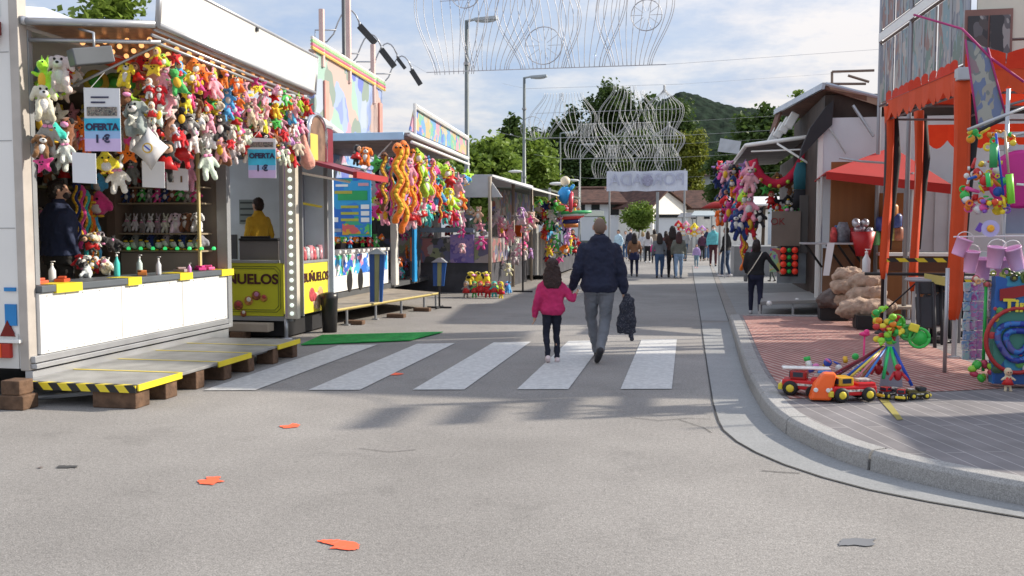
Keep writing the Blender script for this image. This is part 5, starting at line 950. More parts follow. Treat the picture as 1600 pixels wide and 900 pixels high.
# platform with legs
pc = thing('stall_deck', 'wooden walkway deck on thin legs in front of the prize stall', 'step deck', (-4.95, 14.2, 0))
zp = .30; P0, P1, P2, P3 = at(512, 471, Z=zp), at(655, 484, Z=zp), at(690, 461, Z=zp), at(600, 456, Z=zp)
m = M(); m.slab([(XC, 14.0, zp), (-5.55, 13.8, zp), (-4.95, 17.9, zp), (XC, 18.9, zp)], (0, 0, -1), .05); m.build('deck', mat('plank_deck', (0.30, 0.26, 0.21), .8, var=.3, scale=5), pc)
m = M(); m.tube([(XC, 13.98, zp - .02), (-5.55, 13.78, zp - .02), (-4.95, 17.9, zp - .02)], .022, 6); m.build('deck_rim', mat('yellowish_rim', (0.45, 0.36, 0.12), .6), pc)
for (x, y) in ((-5.5, 14.2), (-5.35, 15.2), (-5.2, 16.2), (-5.05, 17.2), (-4.98, 17.8)): m = M(); m.tube([(x, y, zp - .05), (x, y, .02)], .022, 6); m.b2((x - .05, y - .05, 0), (x + .05, y + .05, .02)); m.build('leg', GREY, pc)
m = M(); m.b2((-8.5, 14.2, .0), (XC - .05, 19.5, .30)); m.build('under_skirt', BLACK, tc_)
for i, (x, y) in enumerate(((-5.42, 14.35), (-5.1, 15.6), (-5.0, 16.9))): m = M(); m.b2((x - .16, y - .08, 0), (x + .16, y + .08, .07)); o = m.build('wood_block', WOODB, None, bevel=.01); tag(o, 'flat timber block under the prize stall deck, %s from the near end' % ordinal(i), 'timber block', 'timber blocks under the prize stall deck')
# blue tapered stands
for i, (u, vt, vb, Y) in enumerate(((588, 397, 477, 15.1), (686, 410, 481, 17.6))):
    p = V((xy(u, Y), Y, zp)) if i == 0 else V((xy(u, Y), Y, .0)); h = at(u, vt, Y=Y).z - p.z
    s_ = thing('folded_stand', ('blue and yellow striped tapered stand on the deck of the prize stall', 'blue striped tapered stand on a thin pole at the far end of the deck')[i], 'display stand', p)
    z0_ = .02 if i == 0 else .45
    for k, (c, dx) in enumerate((((0.008, 0.05, 0.20), -.085), ((0.22, 0.22, 0.10), 0), ((0.008, 0.07, 0.26), .085))):
        m = M(); m.slab([p + V((dx - .035 + .0, -.03, z0_)), p + V((dx * .8 + .03, -.03, z0_)), p + V((dx * 1.1 + .045, .02, h)), p + V((dx * 1.1 - .045, .02, h))], (0, 1, 0), .04); m.build('side_panel', mat('stand_%d' % k, c, .4), s_)
    m = M(); m.slab([p + V((-.16, -.05, h)), p + V((.16, -.05, h)), p + V((.03, .0, h + .09)), p + V((-.03, .0, h + .09))], (0, 1, 0), .12); m.build('stand_cap', GREY, s_)
    if i: m = M(); m.tube([p, p + V((0, 0, .5))], .02, 6); m.tube([p + V((-.25, 0, .02)), p + V((.25, 0, .02))], .02, 6); m.tube([p + V((0, -.25, .02)), p + V((0, .25, .02))], .02, 6); m.build('stand_pole', BLACKM, s_)
# strings of plush on stalls C/D
gC = 'plush toys hanging in front of the prize stall'
for nm, x, z0, n, cols in (('outer upper', -5.05, 3.02, 17, RB + ['pale pink', 'white', 'mint']), ('outer middle', -5.12, 2.62, 16, RB + ['white', 'hot pink', 'black']), ('outer lower', -5.15, 2.22, 15, ['pale pink', 'white', 'mint', 'red', 'hot pink', 'turquoise', 'white']), ('inner upper', -5.6, 3.0, 14, ['brown', 'red', 'black', 'orange', 'green', 'turquoise']), ('inner middle', -5.7, 2.6, 14, ['brown', 'navy', 'hot pink', 'black', 'lilac', 'red']), ('inner lower', -5.7, 2.15, 12, SOFT + RB)):
    ya, yb = (16.0, 20.6) if 'outer' in nm else (15.0, 20.2)
    for i in range(n): plush(rp.choice(kinds), rp.choice(cols), (x + rp.uniform(-.1, .1), ya + (yb - ya) * (i + .5) / n, z0 + rp.uniform(-.1, .1) - (.1 if i > n * .6 else 0)), 'in prize stall %s row, %s from near end' % (nm, ordinal(i)), gC, rp.uniform(.85, 1.2), rp.uniform(0, 1.2), 0, rp.uniform(-.3, .3))
for i, (u, v, c, s) in enumerate(((622, 228, 'orange', 1.75), (634, 232, 'lilac', 1.3), (645, 236, 'orange', 1.3), (654, 240, 'red', 1.2), (664, 246, 'pale pink', 1.1), (676, 250, 'pale pink', 1.0), (688, 290, 'red', .9), (648, 270, 'hot pink', 1.0), (600, 240, 'brown', 1.3), (612, 250, 'hot pink', 1.1))):
    plush('snake', c, at(u, v, X=-5.0 if u > 618 else -5.4), 'at the prize stall corner, %s of the long ones' % ordinal(i), 'long plush snakes of the prize stall', s, rp.uniform(0, 1))
plush('snake', 'orange', at(631, 225, X=-4.93), 'longest at the very corner of the roof', 'long plush snakes of the prize stall', 1.9, .5)
for i in range(9):
    u = 516 + i * 10; y = yx(u, XC - .2); plush(rp.choice(['dog', 'bear', 'bird', 'doll']), rp.choice(['red', 'white', 'sky blue', 'hot pink', 'green', 'orange']), (XC - .2, y, 1.19 + .30), 'sitting on the painted counter, %s from the near end' % ordinal(i), 'toys on the painted counter', .6, 1.1)
gD = 'small goods packed in the dark part of the prize stall'
for i in range(30):
    u = rp.uniform(622, 700); v = rp.uniform(350, 440); plush(rp.choice(['bear', 'dog', 'bird', 'doll', 'star', 'bunny']), rp.choice(['red', 'white', 'sky blue', 'hot pink', 'green', 'orange', 'navy', 'lilac', 'turquoise', 'pale pink']), at(u, v, X=XC - .25), 'in the dark part of the stall, %s of the goods' % ordinal(i), gD, rp.uniform(.5, .8), rp.uniform(0, 1.5))
# ride facade behind
XF = -8.0; a = at(490, 62, X=XF); b = at(597, 127, X=XF); c0 = at(487, 205, X=XF)
tf = thing('ride_facade', 'tall pastel painted ride facade with castle scenes behind the yellow booth', 'ride facade', (XF, a.y, 0))
PM = pattern('castle_mural', [(0.22, 0.28, 0.55), (0.30, 0.38, 0.60), (0.48, 0.36, 0.32), (0.14, 0.18, 0.50), (0.30, 0.45, 0.38), (0.50, 0.28, 0.36), (0.36, 0.42, 0.50), (0.22, 0.28, 0.24)], 3.4, (1, 1, .7))
m = M(); m.slab([(XF, a.y, 2.6), (XF, b.y, 2.6), (XF, b.y, b.z - .25), (XF, a.y, a.z - .2)], (-1, 0, 0), .12); pn = m.build('mural_panel', PM, tf)
m = M(); m.b2((XF + .02, a.y, 3.1), (XF + .05, b.y, 3.75)); m.build('lower_mural', pattern('lower_mural_art', [(0.10, 0.22, 0.50), (0.18, 0.35, 0.55), (0.45, 0.25, 0.35), (0.45, 0.45, 0.5), (0.12, 0.28, 0.5)], 6), pn)
m = M(); m.tube([(XF + .05, a.y, 4.05), (XF + .05, b.y + .1, 3.25)], .06, 6); m.b2((XF + .0, a.y - .12, 2.9), (XF + .06, a.y, 4.1)); m.build('white_rail', WHITE, pn)
for k, c in enumerate(((0.80, 0.55, 0.15), (0.75, 0.2, 0.3), (0.35, 0.65, 0.3), (0.80, 0.75, 0.7))): m = M(); m.tube([(XF + .04, a.y - .2, a.z - .2 + .07 * k), (XF + .04, b.y + .1, b.z - .22 + .07 * k)], .035, 6); m.build('light_rail', mat('rail_%d' % k, c, .4), pn)
for k, y in enumerate((a.y + .5, b.y - .35)): m = M(); m.b2((XF + .01, y, 2.7), (XF + .05, y + .22, 4.9)); m.build('painted_column', mat('coral_paint', (0.72, 0.32, 0.26), .5), pn)
for k, y in enumerate((a.y + .3, a.y + 2.2, b.y)): m = M(); m.b2((XF - .3, y, 0), (XF - .2, y + .1, 5.0 + .0 * k)); m.build('support_post', LGREY, tf)
for k, (u, vt, vb) in enumerate(((503, 15, 62), (545, -10, 90), (583, 70, 125))):
    p0 = at(u, vb, X=XF); p1 = at(u, vt, X=XF); m = M(); m.tube([(XF, p0.y, p0.z - .6), (XF, p0.y, p1.z)], .07, 8); m.build('pink_mast', mat('pink_mast', (0.7, 0.5, 0.46), .5), tf)
# floodlight mast with curved arms
XM = -8.35; YM = yx(541, XM); tm = thing('lamp_mast', 'dark pole with curved conduit arms standing behind the prize stall', 'mast', (XM, YM, 0)); m = M(); m.tube([(XM, YM, 0), (XM, YM, 9)], .05, 10); m.build('pole', DGREY, tm, True)
for i, (u, v, du, dv, s) in enumerate(((574, 54, 24, 26, 1.0), (606, 91, 20, 26, 1.0), (627, 99, 12, 16, .6), (650, 121, 14, 22, .9))):
    p = at(u, v, X=-8.2 + .1 * i); p.y = p.y; dpt = (p - V((0, 0, HC))).dot(_F); L_ = math.hypot(du, dv) / F * dpt
    fl = thing('arm_floodlight', 'black floodlight on a curved arm above the prize stall, %s from the left' % ordinal(i), 'floodlight', p, 'floodlights on curved arms'); d = V((du * .86, 0, -dv)).normalized(); d = (_R * du + V((0, 0, -1)) * dv).normalized(); nrm_ = d.cross(V((0, 1, 0))).normalized()
    m = M(); q = d.to_track_quat('Z', 'Y').to_euler(); R_ = q.to_matrix(); 
    m.box(p, (.15 * s, .17 * s, L_), 0); me_off = [v_ for v_ in m.b.verts]
    for v_ in me_off: v_.co = p + R_ @ (v_.co - p)
    m.build('lamp_head', mat('lamp_black', (0.05, 0.05, 0.05), .4), fl, bevel=.01)
    up_ = p - d * L_ * .5; m = M(); m.box(up_ + V((0, 0, .06)), (.05, .05, .10)); pts = [up_ + V((0, 0, .08))] + [up_ + V((0, 0, .1)) - _R * (.35 * k / 6 * 1.6) + V((0, 0, .32 * math.sin(math.pi * min(1, k / 6)) ** .8)) for k in range(1, 7)]
    e = pts[-1]; pts += [e + V((-.02, 0, -.3)) - _R * .1, e - _R * .3 + V((0, 0, -.5)), e - _R * .6 + V((0, 0, -.5)), e - _R * .6 + V((0, 0, -.2)), e - _R * .05 + V((0, 0, -.2))]
    m.tube(pts, .022, 6); m.build('curved_arm', LGREY, fl, True)
# ================================================================== street lamps
def street_lamp(label, u, vtop, h, r=.09, group='street lamps along the left side'):
    Yd = (h - HC) * F / (357 - vtop); lo, hi = 5, 120
    for _ in range(40):
        mid = (lo + hi) / 2
        if at(u, vtop, Y=mid).z < h: lo = mid
        else: hi = mid
    Yd = lo; p = V((xy(u, Yd), Yd, 0)); t = thing('street_lamp', label, 'street lamp', p, group)
    m = M(); m.tube([p, p + V((0, 0, 1.2)), p + V((0, 0, 1.25)), p + V((0, 0, h))], [r * 1.2, r * 1.2, r, r * .62], 12); m.lathe(p, [(r * 2, 0), (r * 2, .03), (r, .06)], 12); pole = m.build('pole', mat('lamp_pole_grey', (0.16, 0.18, 0.18), .5, .3), t, True)
    m = M(); m.tube([p + V((0, 0, h - .02)), p + V((.3, 0, h + .03))], r * .5, 8); m.box(p + V((.62, 0, h + .02)), (.7, .26, .10), ry=rad(-3)); m.ell(p + V((.62, 0, h - .03)), (.32, .12, .06), 12); m.build('lamp_head', mat('lamp_head_grey', (0.38, 0.42, 0.44), .4, .2), t, bevel=.02)
    for z in (.42, .47, .83): m = M(); m.lathe(p + V((0, 0, h * z)), [(r * 1.1, 0), (r * 1.1, .08)], 12); m.build('band', GREY, t)
    return t, p
L1, pL1 = street_lamp('tall street lamp nearest to the camera, beside the big light arch', 730, 32, 8.0)
L2, pL2 = street_lamp('second street lamp in front of the bright green trees', 819, 121, 8.0)
street_lamp('thin pole lamp behind the wire domes, left one', 875, 208, 7.0, .06)
street_lamp('thin pole lamp beside the blue balloon figure', 906, 226, 7.2, .06)
for i, (u, v, Y) in enumerate(((805, 268, 46), (870, 287, 44), (895, 282, 52))): p = at(u, v, Y=Y); m = M(); m.ell(p, (.38, .16, .08), 12); t = thing('low_lamp', ('pale street lamp head in the trees', 'pale lamp head above the toy stall', 'far small white lamp head near the blue balloon')[i], 'street lamp', (p.x, p.y, 0)); m.build('lamp_head', WHITE, t, True); m = M(); m.tube([(p.x + .35, p.y, 0), (p.x + .35, p.y, p.z)], .04, 6); m.build('pole', GREY, t, True)
# ================================================================== light arches over the street
WIRE = mat('arch_wire_white', (0.50, 0.51, 0.52), .5, .2); WIRE2 = mat('arch_wire_grey', (0.45, 0.45, 0.47), .5, .3)
def onion(t):  # half width along height 0..1
    return 0.62 + 0.42 * math.sin(math.pi * min(1, max(0, (t - .12) / .75))) ** 1.3 - (0.75 * max(0, t - .62) / .38 if t > .62 else 0)
def onion2(t): return 0.55 + 0.5 * math.sin(math.pi * min(1, max(0, t / .95))) ** 1.5
def arch(label, Y, u0, u1, vb, vt, domes, r=.018, extra=None, mt=WIRE):
    xa, xb = xy(u0, Y), xy(u1, Y); zb = at((u0 + u1) / 2, vb, Y=Y).z; zt = at((u0 + u1) / 2, vt, Y=Y).z
    t = thing('light_arch', label, 'light arch', ((xa + xb) / 2, Y, zb))
    m = M(); m.tube([(xa, Y, zb), (xb, Y, zb)], r * 1.3, 5); m.tube([(xa, Y, zt), (xb, Y, zt)], r * .7, 5); m.tube([(xa + (xb - xa) * .06, Y, zb + (zt - zb) * .5), (xb, Y, zb + (zt - zb) * .52)], r, 5); m.build('frame_bar', mt, t)
    for dd in domes:
        (c, w_, n, z0, z1) = dd[:5]; sh = dd[5] * (xb - xa) if len(dd) > 5 else 0; fn = onion2 if len(dd) > 5 else onion
        cx_ = xa + (xb - xa) * c; ww = (xb - xa) * w_ / 2; m = M()
        for i in range(n):
            q = -1 + 2 * i / (n - 1); pts = []
            for k in range(25):
                tt = k / 24; z = zb + (zt - zb) * (z0 + (z1 - z0) * tt); pts.append((cx_ + ww * q * max(.03, fn(tt)) + sh * tt * tt * (3 - 2 * tt), Y + .04 * math.sin(i), z))
            m.tube(pts, r, 4)
            if abs(q) > .99: m.tube([(x + .06 * (-1 if q > 0 else 1), y, z) for x, y, z in pts], r, 4)
        m.build('wire_dome', mt, t, True)
    for (c, zc, rr) in (extra or []):
        cx_ = xa + (xb - xa) * c; z = zb + (zt - zb) * zc; m = M(); ring = [(cx_ + rr * math.cos(a_), Y, z + rr * math.sin(a_)) for a_ in [2 * math.pi * k / 20 for k in range(21)]]; m.tube(ring, r * 1.2, 4); m.tube([(x, y + .03, zz_) for x, y, zz_ in ring], r, 4)
        for k in range(10): a_ = 2 * math.pi * k / 10; m.tube([(cx_ + rr * .25 * math.cos(a_), Y, z + rr * .25 * math.sin(a_)), (cx_ + rr * math.cos(a_), Y, z + rr * math.sin(a_))], r * .7, 4)
        m.build('wheel_medallion', mt, t)
    m = M()
    for (x, z) in ((xa, zb), (xb, zb), (xa, zt), (xb, zt)): m.tube([(x, Y, z), ((-7.8 if x < (xa + xb) / 2 else 6), Y, z + .25)], .004, 4)
    m.build('guy_wire', mt, t)
    for s_ in (0,):
        pass
    return t
arch('huge wire light arch of onion shapes hanging high over the street, nearest of all', 25.5, 668, 1038, 107, -120, [(.12, .30, 9, -.02, .95, -.03), (.27, .30, 10, 0, .85, .10), (.50, .34, 12, 0, .8, -.05), (.68, .26, 8, 0, .9, .05), (.86, .30, 11, 0, .85, .03)], .010, [(.50, .16, .52), (.92, .34, .42), (.17, .55, .42)], WIRE2)
arch('second wire light arch with domes in front of the tallest dark tree', 38.5, 822, 1063, 214, 135, [(.10, .22, 7, 0, .9, .08), (.34, .26, 9, 0, .9, -.04), (.58, .26, 9, 0, 1.0, .06), (.74, .22, 7, 0, .9, -.04), (.89, .24, 11, -.05, 1.0)], .0095, [(.04, .2, .5)])
arch('third wire light arch with low domes behind the second one', 47, 880, 1062, 247, 192, [(.1, .25, 8, 0, 1.0, .1), (.36, .30, 9, 0, 1.0, -.1), (.5, .30, 9, 0, 1.0, .12), (.72, .30, 9, 0, 1.0, -.08), (.9, .26, 10, 0, 1.0)], .011)
arch('farthest wire light arch just above the white banner', 55, 922, 1062, 278, 226, [(.12, .26, 8, 0, 1.0, .08), (.36, .30, 9, 0, 1.0, -.06), (.62, .30, 9, 0, 1.0, .08), (.88, .28, 9, 0, 1.0, -.04)], .011)
# banner
YBn = 50; a, b = at(948, 268, Y=YBn), at(1074, 298, Y=YBn)
tn = thing('street_banner', 'white cloth banner with faint mirrored lettering stretched over the street', 'banner', ((a.x + b.x) / 2, YBn, b.z)); m = M()
n = 24; vs = []
for j in range(2):
    for i in range(n + 1): vs.append((a.x + (b.x - a.x) * i / n, YBn + .05 * math.sin(i * 1.3), (a.z if j else b.z) + .02 * math.sin(i * .9 + j)))
m._add(vs, [(i, i + 1, n + 1 + i + 1, n + 1 + i) for i in range(n)]); m.build('cloth', mat('banner_cloth', (0.60, 0.63, 0.72), .8, var=.08, scale=1), tn)
FT = mat('faint_lettering', (0.44, 0.46, 0.58), .8); text('banner_text', 'PORTADA', ((a.x + b.x) / 2 , YBn - .08, (a.z + b.z) / 2 + .05), .92, FT, tn, (0, -1, 0), mirror=True, sx=.95)
m = M(); p = V(((a.x + b.x) / 2 + .05, YBn - .10, (a.z + b.z) / 2 + .02)); m.lathe(p, [(.30, 0), (.30, .01)], 16, (0, -1, 0)); m.build('crest', mat('faint_crest', (0.33, 0.33, 0.45), .8, var=.4, scale=12), tn)
for (x_, u_) in ((a.x, 0), (b.x, 1)): m = M(); m.tube([(x_ + (.15 if not u_ else -.15), YBn + .1, 0), (x_ + (.15 if not u_ else -.15), YBn + .1, a.z + .1)], .05, 8); m.build('banner_pole', GREY, tn)
# ================================================================== white house with tiled roofs
YH = 78; th = thing('white_house', 'long white house with clay tiled roofs and dark windows closing the street', 'house', (xy(980, YH), YH, 0))
WW = mat('whitewash', (0.66, 0.68, 0.70), .9, var=.06, scale=.6)
xa, xb = xy(820, YH), xy(1032, YH); ze = at(930, 318, Y=YH).z; zr = at(930, 298, Y=YH + 4).z
m = M(); m.b2((xa, YH, 0), (xb, YH + 7, ze)); m.build('wall', WW, th)
m = M(); m.slab([(xa - .3, YH - .5, ze - .1), (xb + .3, YH - .5, ze - .1), (xb - .4, YH + 3.5, zr - .1), (xa, YH + 3.5, zr - .1)], (0, 0, 1), .18); m.slab([(xb - .4, YH + 3.5, zr - .1), (xa, YH + 3.5, zr - .1), (xa - .3, YH + 7.5, ze - .1), (xb + .3, YH + 7.5, ze - .1)], (0, 0, 1), .18); m.build('roof', TILE, th)
for (u0, u1, v0, v1) in ((954, 968, 318, 336), (924, 937, 319, 328), (999, 1010, 318, 330), (905, 914, 319, 330), (985, 990, 320, 330)):
    a, b = at(u0, v0, Y=YH), at(u1, v1, Y=YH); m = M(); m.b2((a.x, YH - .04, b.z), (b.x, YH - .01, min(a.z, ze - .05))); w_ = m.build('window', mat('dark_pane', (0.015, 0.017, 0.02), .2), th); m = M(); m.b2((a.x - .1, YH - .10, b.z - .14), (b.x + .1, YH - .0, b.z - .02)); m.build('sill', WW, w_)
# sunlit gable wing turned to the right
g0, g1, gp = at(1030, 372, Y=YH - 1), at(1065, 372, Y=YH - 1), at(1040, 299, Y=YH - 1)
m = M(); ga = [(xy(1020, YH - 3), YH - 3, 0), (xy(1072, YH + 1), YH + 1, 0), (xy(1072, YH + 1), YH + 1, at(1072, 322, Y=YH + 1).z), (xy(1041, YH - 1.4), YH - 1.4, at(1041, 299, Y=YH - 1.4).z), (xy(1020, YH - 3), YH - 3, at(1020, 322, Y=YH - 3).z)]
m.slab(ga, (-1, 1, 0), 6); m.build('gable_wing', mat('gable_white', (0.80, 0.77, 0.70), .9, var=.05), th)
m = M(); c_ = V(ga[3]); l_ = V(ga[4]); r_ = V(ga[2]); d_ = V((-1, 1, 0)).normalized() * 6.3; f_ = V((1, -1, 0)).normalized() * .3
m.slab([r_ + f_ + V((.3, .3, -.2)), c_ + f_ + V((0, 0, .05)), c_ + d_ + V((0, 0, .05)), r_ + d_ + V((.3, .3, -.2))], (0, 0, 1), .15); m.slab([l_ + f_ + V((-.3, -.3, -.2)), l_ + d_ + V((-.3, -.3, -.2)), c_ + d_ + V((0, 0, .05)), c_ + f_ + V((0, 0, .05))], (0, 0, 1), .15); m.build('gable_roof', TILE, th)
t = thing('low_building', 'low white building with dark tiled roof to the right of the gable', 'building', (xy(1090, 80), 80, 0)); xa, xb = xy(1052, 80), xy(1200, 80); ze = at(1090, 326, Y=80).z
m = M(); m.b2((xa, 80, 0), (xb, 86, ze)); m.build('wall', mat('bright_white', (0.78, 0.76, 0.70), .9), t); m = M(); m.slab([(xa - .3, 79.5, ze - .1), (xb, 79.5, ze - .1), (xb, 84, ze + 1.6), (xa, 84, ze + 1.6)], (0, 0, 1), .15); m.build('roof', TILE, t)
for u in (1080, 1100): a, b = at(u, 333, Y=80), at(u + 9, 342, Y=80); m = M(); m.b2((a.x, 79.95, b.z), (b.x, 79.99, a.z)); m.build('window', mat('dark_pane', ()), t)
t = thing('hall_building', 'pale blue grey building with dark pitched roof above the low white one', 'building', (xy(1110, 95), 95, 0)); xa, xb = xy(1062, 95), xy(1260, 95); ze = at(1090, 277, Y=95).z
m = M(); m.b2((xa, 95, 0), (xb, 105, ze)); m.build('wall', mat('hall_wall', (0.50, 0.56, 0.62), .8), t); m = M(); m.slab([(xa - .3, 94.5, ze), (xb, 94.5, ze), (xb, 100, ze + 1.9), (xa + 4, 100, ze + 1.9)], (0, 0, 1), .2); m.build('roof', mat('dark_tiles', (0.10, 0.06, 0.05), .9, var=.4), t)
t = thing('garden_wall', 'white boundary wall with dark coping in front of the gable', 'wall', (xy(1050, 72), 72, 0)); xa, xb = xy(1022, 72), xy(1075, 72); a = at(1040, 340, Y=72).z; m = M(); m.b2((xa, 72, 0), (xb, 72.3, a)); m.build('wall_face', WW, t); m = M(); m.b2((xa, 71.9, a), (xb, 72.4, a + .25)); m.build('coping', mat('dark_pane', ()), t)
t = thing('lamp_post', 'thin dark pole standing in front of the white house right of the clipped tree', 'pole', (xy(1027, 55), 55, 0)); m = M(); m.tube([(xy(1027, 55), 55, 0), (xy(1027, 55), 55, at(1027, 300, Y=55).z)], .09, 8); m.build('pole', GREY, t)
t = thing('long_roof_shed', 'long low building with dark tiled roof left of the white house', 'building', (xy(880, 84), 84, 0)); xa, xb = xy(830, 84), xy(945, 84); ze = at(890, 296, Y=84).z; m = M(); m.b2((xa, 84, 0), (xb, 90, ze)); m.build('wall', WW, t); m = M(); m.slab([(xa - .3, 83.5, ze), (xb, 83.5, ze), (xb, 88, ze + .3), (xa, 88, ze + .3)], (0, 0, 1), .15); m.build('roof', TILE, t)
# ================================================================== STALLS E and F on the left, farther up
XE = -5.9
te = thing('market_stall', 'grey roofed market stall with hanging pink toys and baskets, left side of the street', 'market stall', (XE, 22, 0))
y0, y1 = 21.5, 27.5; zt = at(715, 302, X=XE).z
m = M(); a, b = at(706, 330, Y=y0), at(765, 298, Y=y0); m.slab([(XE - 2.6, y0, 2.35), (-4.35, y0, 2.35), (-4.7, y0, 2.85), (XE - 2.6, y0, 2.85)], (0, 1, 0), .05); m.build('gable_board', mat('pale_awning', (0.48, 0.49, 0.52), .7, var=.15, scale=3), te)
m = M(); m.slab([(XE - 2.6, y0 + .05, 2.9), (-4.6, y0 + .05, 2.85), (-4.6, y1, 2.85), (XE - 2.6, y1, 2.9)], (0, 0, 1), .05); m.build('roof', mat('pale_awning', ()), te)
m = M(); m.slab([(-4.6, y0 + .3, 2.82), (-3.7, y0 + .5, 2.55), (-3.7, y1, 2.55), (-4.6, y1, 2.82)], (0, 0, 1), .03); m.build('flap', OFFW, te)
for (x, y) in ((-4.65, y0), (-4.65, 24.5), (-4.65, y1), (XE - 1.8, y0)): m = M(); m.tube([(x, y, 0), (x, y, 2.85)], .045, 8); m.build('post', mat('taupe_post', (0.32, 0.27, 0.22), .6), te, True)
m = M(); m.b2((XE - 2.6, y0 + 2, 0), (XE - 1.6, y1, 2.8)); m.build('van_body', mat('stall_grey', (0.30, 0.31, 0.33), .5, var=.2), te)
m = M(); m.b2((XE - 1.58, y0 + .5, 0.0), (-4.75, y1 - .2, .75)); m.build('counter', mat('counter_dark', (0.06, 0.06, 0.07), .6, var=.4), te); m = M(); m.b2((XE - 1.6, y0 + .45, .75), (-4.72, y1 - .2, 1.35)); m.build('goods_rack', pattern('packed_goods', [(0.15, 0.14, 0.12), (0.25, 0.28, 0.16), (0.30, 0.12, 0.12), (0.12, 0.12, 0.2), (0.35, 0.3, 0.3), (0.06, 0.06, 0.06)], 6), te)
m = M(); m.b2((-5.75, y0 + .40, .75), (-5.15, y0 + .45, 1.45)); m.build('purple_packet', pattern('purple_pack', [(0.12, 0.08, 0.3), (0.2, 0.15, 0.4), (0.3, 0.2, 0.4)], 10), te)
m = M(); m.b2((XE - 1.3, y0 + .6, 1.5), (-5.2, y0 + .7, 1.62)); m.b2((XE - 1.3, y0 + .6, 1.85), (-5.2, y0 + .7, 1.95)); m.build('shelf', mat('shelf_blue_grey', (0.22, 0.28, 0.36), .5), te)
gE = 'toys hanging on the grey roofed stall'
for i, (u, v, c, k, s) in enumerate([(722, 325, 'pale pink', 'bunny', .8), (722, 352, 'hot pink', 'bear', .7), (722, 378, 'pale pink', 'dog', .7), (748, 322, 'peach', 'bear', .8), (750, 345, 'pale pink', 'star', .9), (752, 368, 'hot pink', 'bear', .8), (735, 322, 'cream', 'bird', .8), (776, 325, 'white', 'bear', 1.1), (785, 335, 'white', 'cow', 1.0), (797, 345, 'pale pink', 'bunny', 1.2), (815, 325, 'white', 'dog', 1.1), (820, 350, 'pale pink', 'dog', 1.1), (790, 365, 'mint', 'drop', .7), (782, 390, 'orange', 'star', 1.1), (776, 402, 'red', 'bear', .9), (790, 410, 'orange', 'bird', .9), (788, 430, 'pale pink', 'bunny', 1.0), (770, 412, 'lilac', 'star', 1.2), (818, 378, 'white', 'bunny', 1.0), (806, 372, 'white', 'bear', 1.0), (830, 330, 'cream', 'bear', 1.1), (700, 350, 'red', 'dog', .8), (697, 385, 'sky blue', 'dog', 1.0), (706, 392, 'red', 'snake', .7), (712, 400, 'white', 'snake', .7), (765, 330, 'pale pink', 'doll', .8), (745, 415, 'lilac', 'bird', 1.2)]):
    plush(k, c, at(u, v, Y=21.2 + .12 * i if u < 770 else 23.5 + .05 * i), 'on the grey roofed stall, %s of its hanging toys' % ordinal(i), gE, s, rp.uniform(-.3, .6))
for i in range(30):
    u = rp.uniform(702, 832); v = rp.uniform(318, 420); plush(rp.choice(kinds), rp.choice(['pale pink', 'white', 'white', 'hot pink', 'cream', 'lilac', 'mint', 'red', 'sky blue', 'pale pink', 'grey']), at(u, v, Y=22.6 + rp.uniform(0, 2)), 'filling the grey roofed stall, %s of the fill' % ordinal(i), gE, rp.uniform(.7, 1.1), rp.uniform(-.4, .8))
# inflatable dogs and toys on the ground in front
gG = 'balloon toys standing before the grey roofed stall'
for i, (u, c, s) in enumerate(((735, 'yellow', 1.0), (745, 'yellow', 1.1), (757, 'yellow', 1.1), (768, 'lime green', .9), (776, 'hot pink', .8), (787, 'sky blue', .8))):
    plush('cow', c, at(u, 432, Z=.62) if False else (xy(u, 20.6), 20.6 + .1 * i, .62 if c == 'yellow' else .38), 'on the ground before the grey stall, %s from left' % ordinal(i), gG, s * .9, rp.uniform(-1, 1))
for i, (u, c) in enumerate(((728, 'grey'), (750, 'red'), (762, 'red'), (741, 'green'), (772, 'turquoise'), (783, 'yellow'))):
    plush('doll', c, (xy(u, 20.4), 20.4, .42), 'small, before the grey stall, %s from the left' % ordinal(i), gG, .85, rp.uniform(-.4, .4))
# metal stand between stalls
t = thing('thin_stand', 'thin dark metal stand with round foot between the two left stalls', 'stand', (xy(836, 24), 22.5, 0)); x = xy(836, 22.5) - 0; m = M(); x = xy(817, 22.5); m.tube([(x, 22.5, 0), (x, 22.5, 1.5)], .025, 6); m.tube([(x - .25, 22.5, .02), (x + .25, 22.5, .02)], .02, 6); m.build('pole', BLACKM, t); t.location.x = t.location.x
# Stall F
XFf = -4.3; tf2 = thing('toy_stall', 'crowded toy stall with white side curtains, farther left behind the girl', 'toy stall', (XFf, 28, 0)); y0, y1 = 27.9, 36
m = M(); m.slab([(XFf - 1.8, y0, 2.9), (XFf + .2, y0, 2.75), (XFf + .2, y1, 2.75), (XFf - 1.8, y1, 2.9)], (0, 0, 1), .06); m.build('roof', mat('dark_green_roof', (0.10, 0.12, 0.09), .7, var=.4), tf2)
for k, (xa, xb, z0, z1) in enumerate(((XFf - 1.7, XFf - 1.45, .25, 1.9), (XFf - .7, XFf - .2, .15, 2.0), (XFf - .2, XFf + .2, .15, 1.5))):
    m = M(); n = 10; vs = []
    for j in (z0, z1):
        for i in range(n + 1): vs.append((xa + (xb - xa) * i / n, y0 + .06 * math.sin(i * 2.1), j))
    m._add(vs, [(i, i + 1, n + 2 + i, n + 1 + i) for i in range(n)]); m.build('curtain', mat('white_curtain', (0.62, 0.62, 0.60), .8), tf2, True)
m = M(); m.b2((XFf - 1.4, y0 + .05, 1.2), (XFf - .75, y0 + .1, 1.7)); m.build('orange_panel', mat('orange_cloth', (0.75, 0.12, 0.02), .8), tf2)
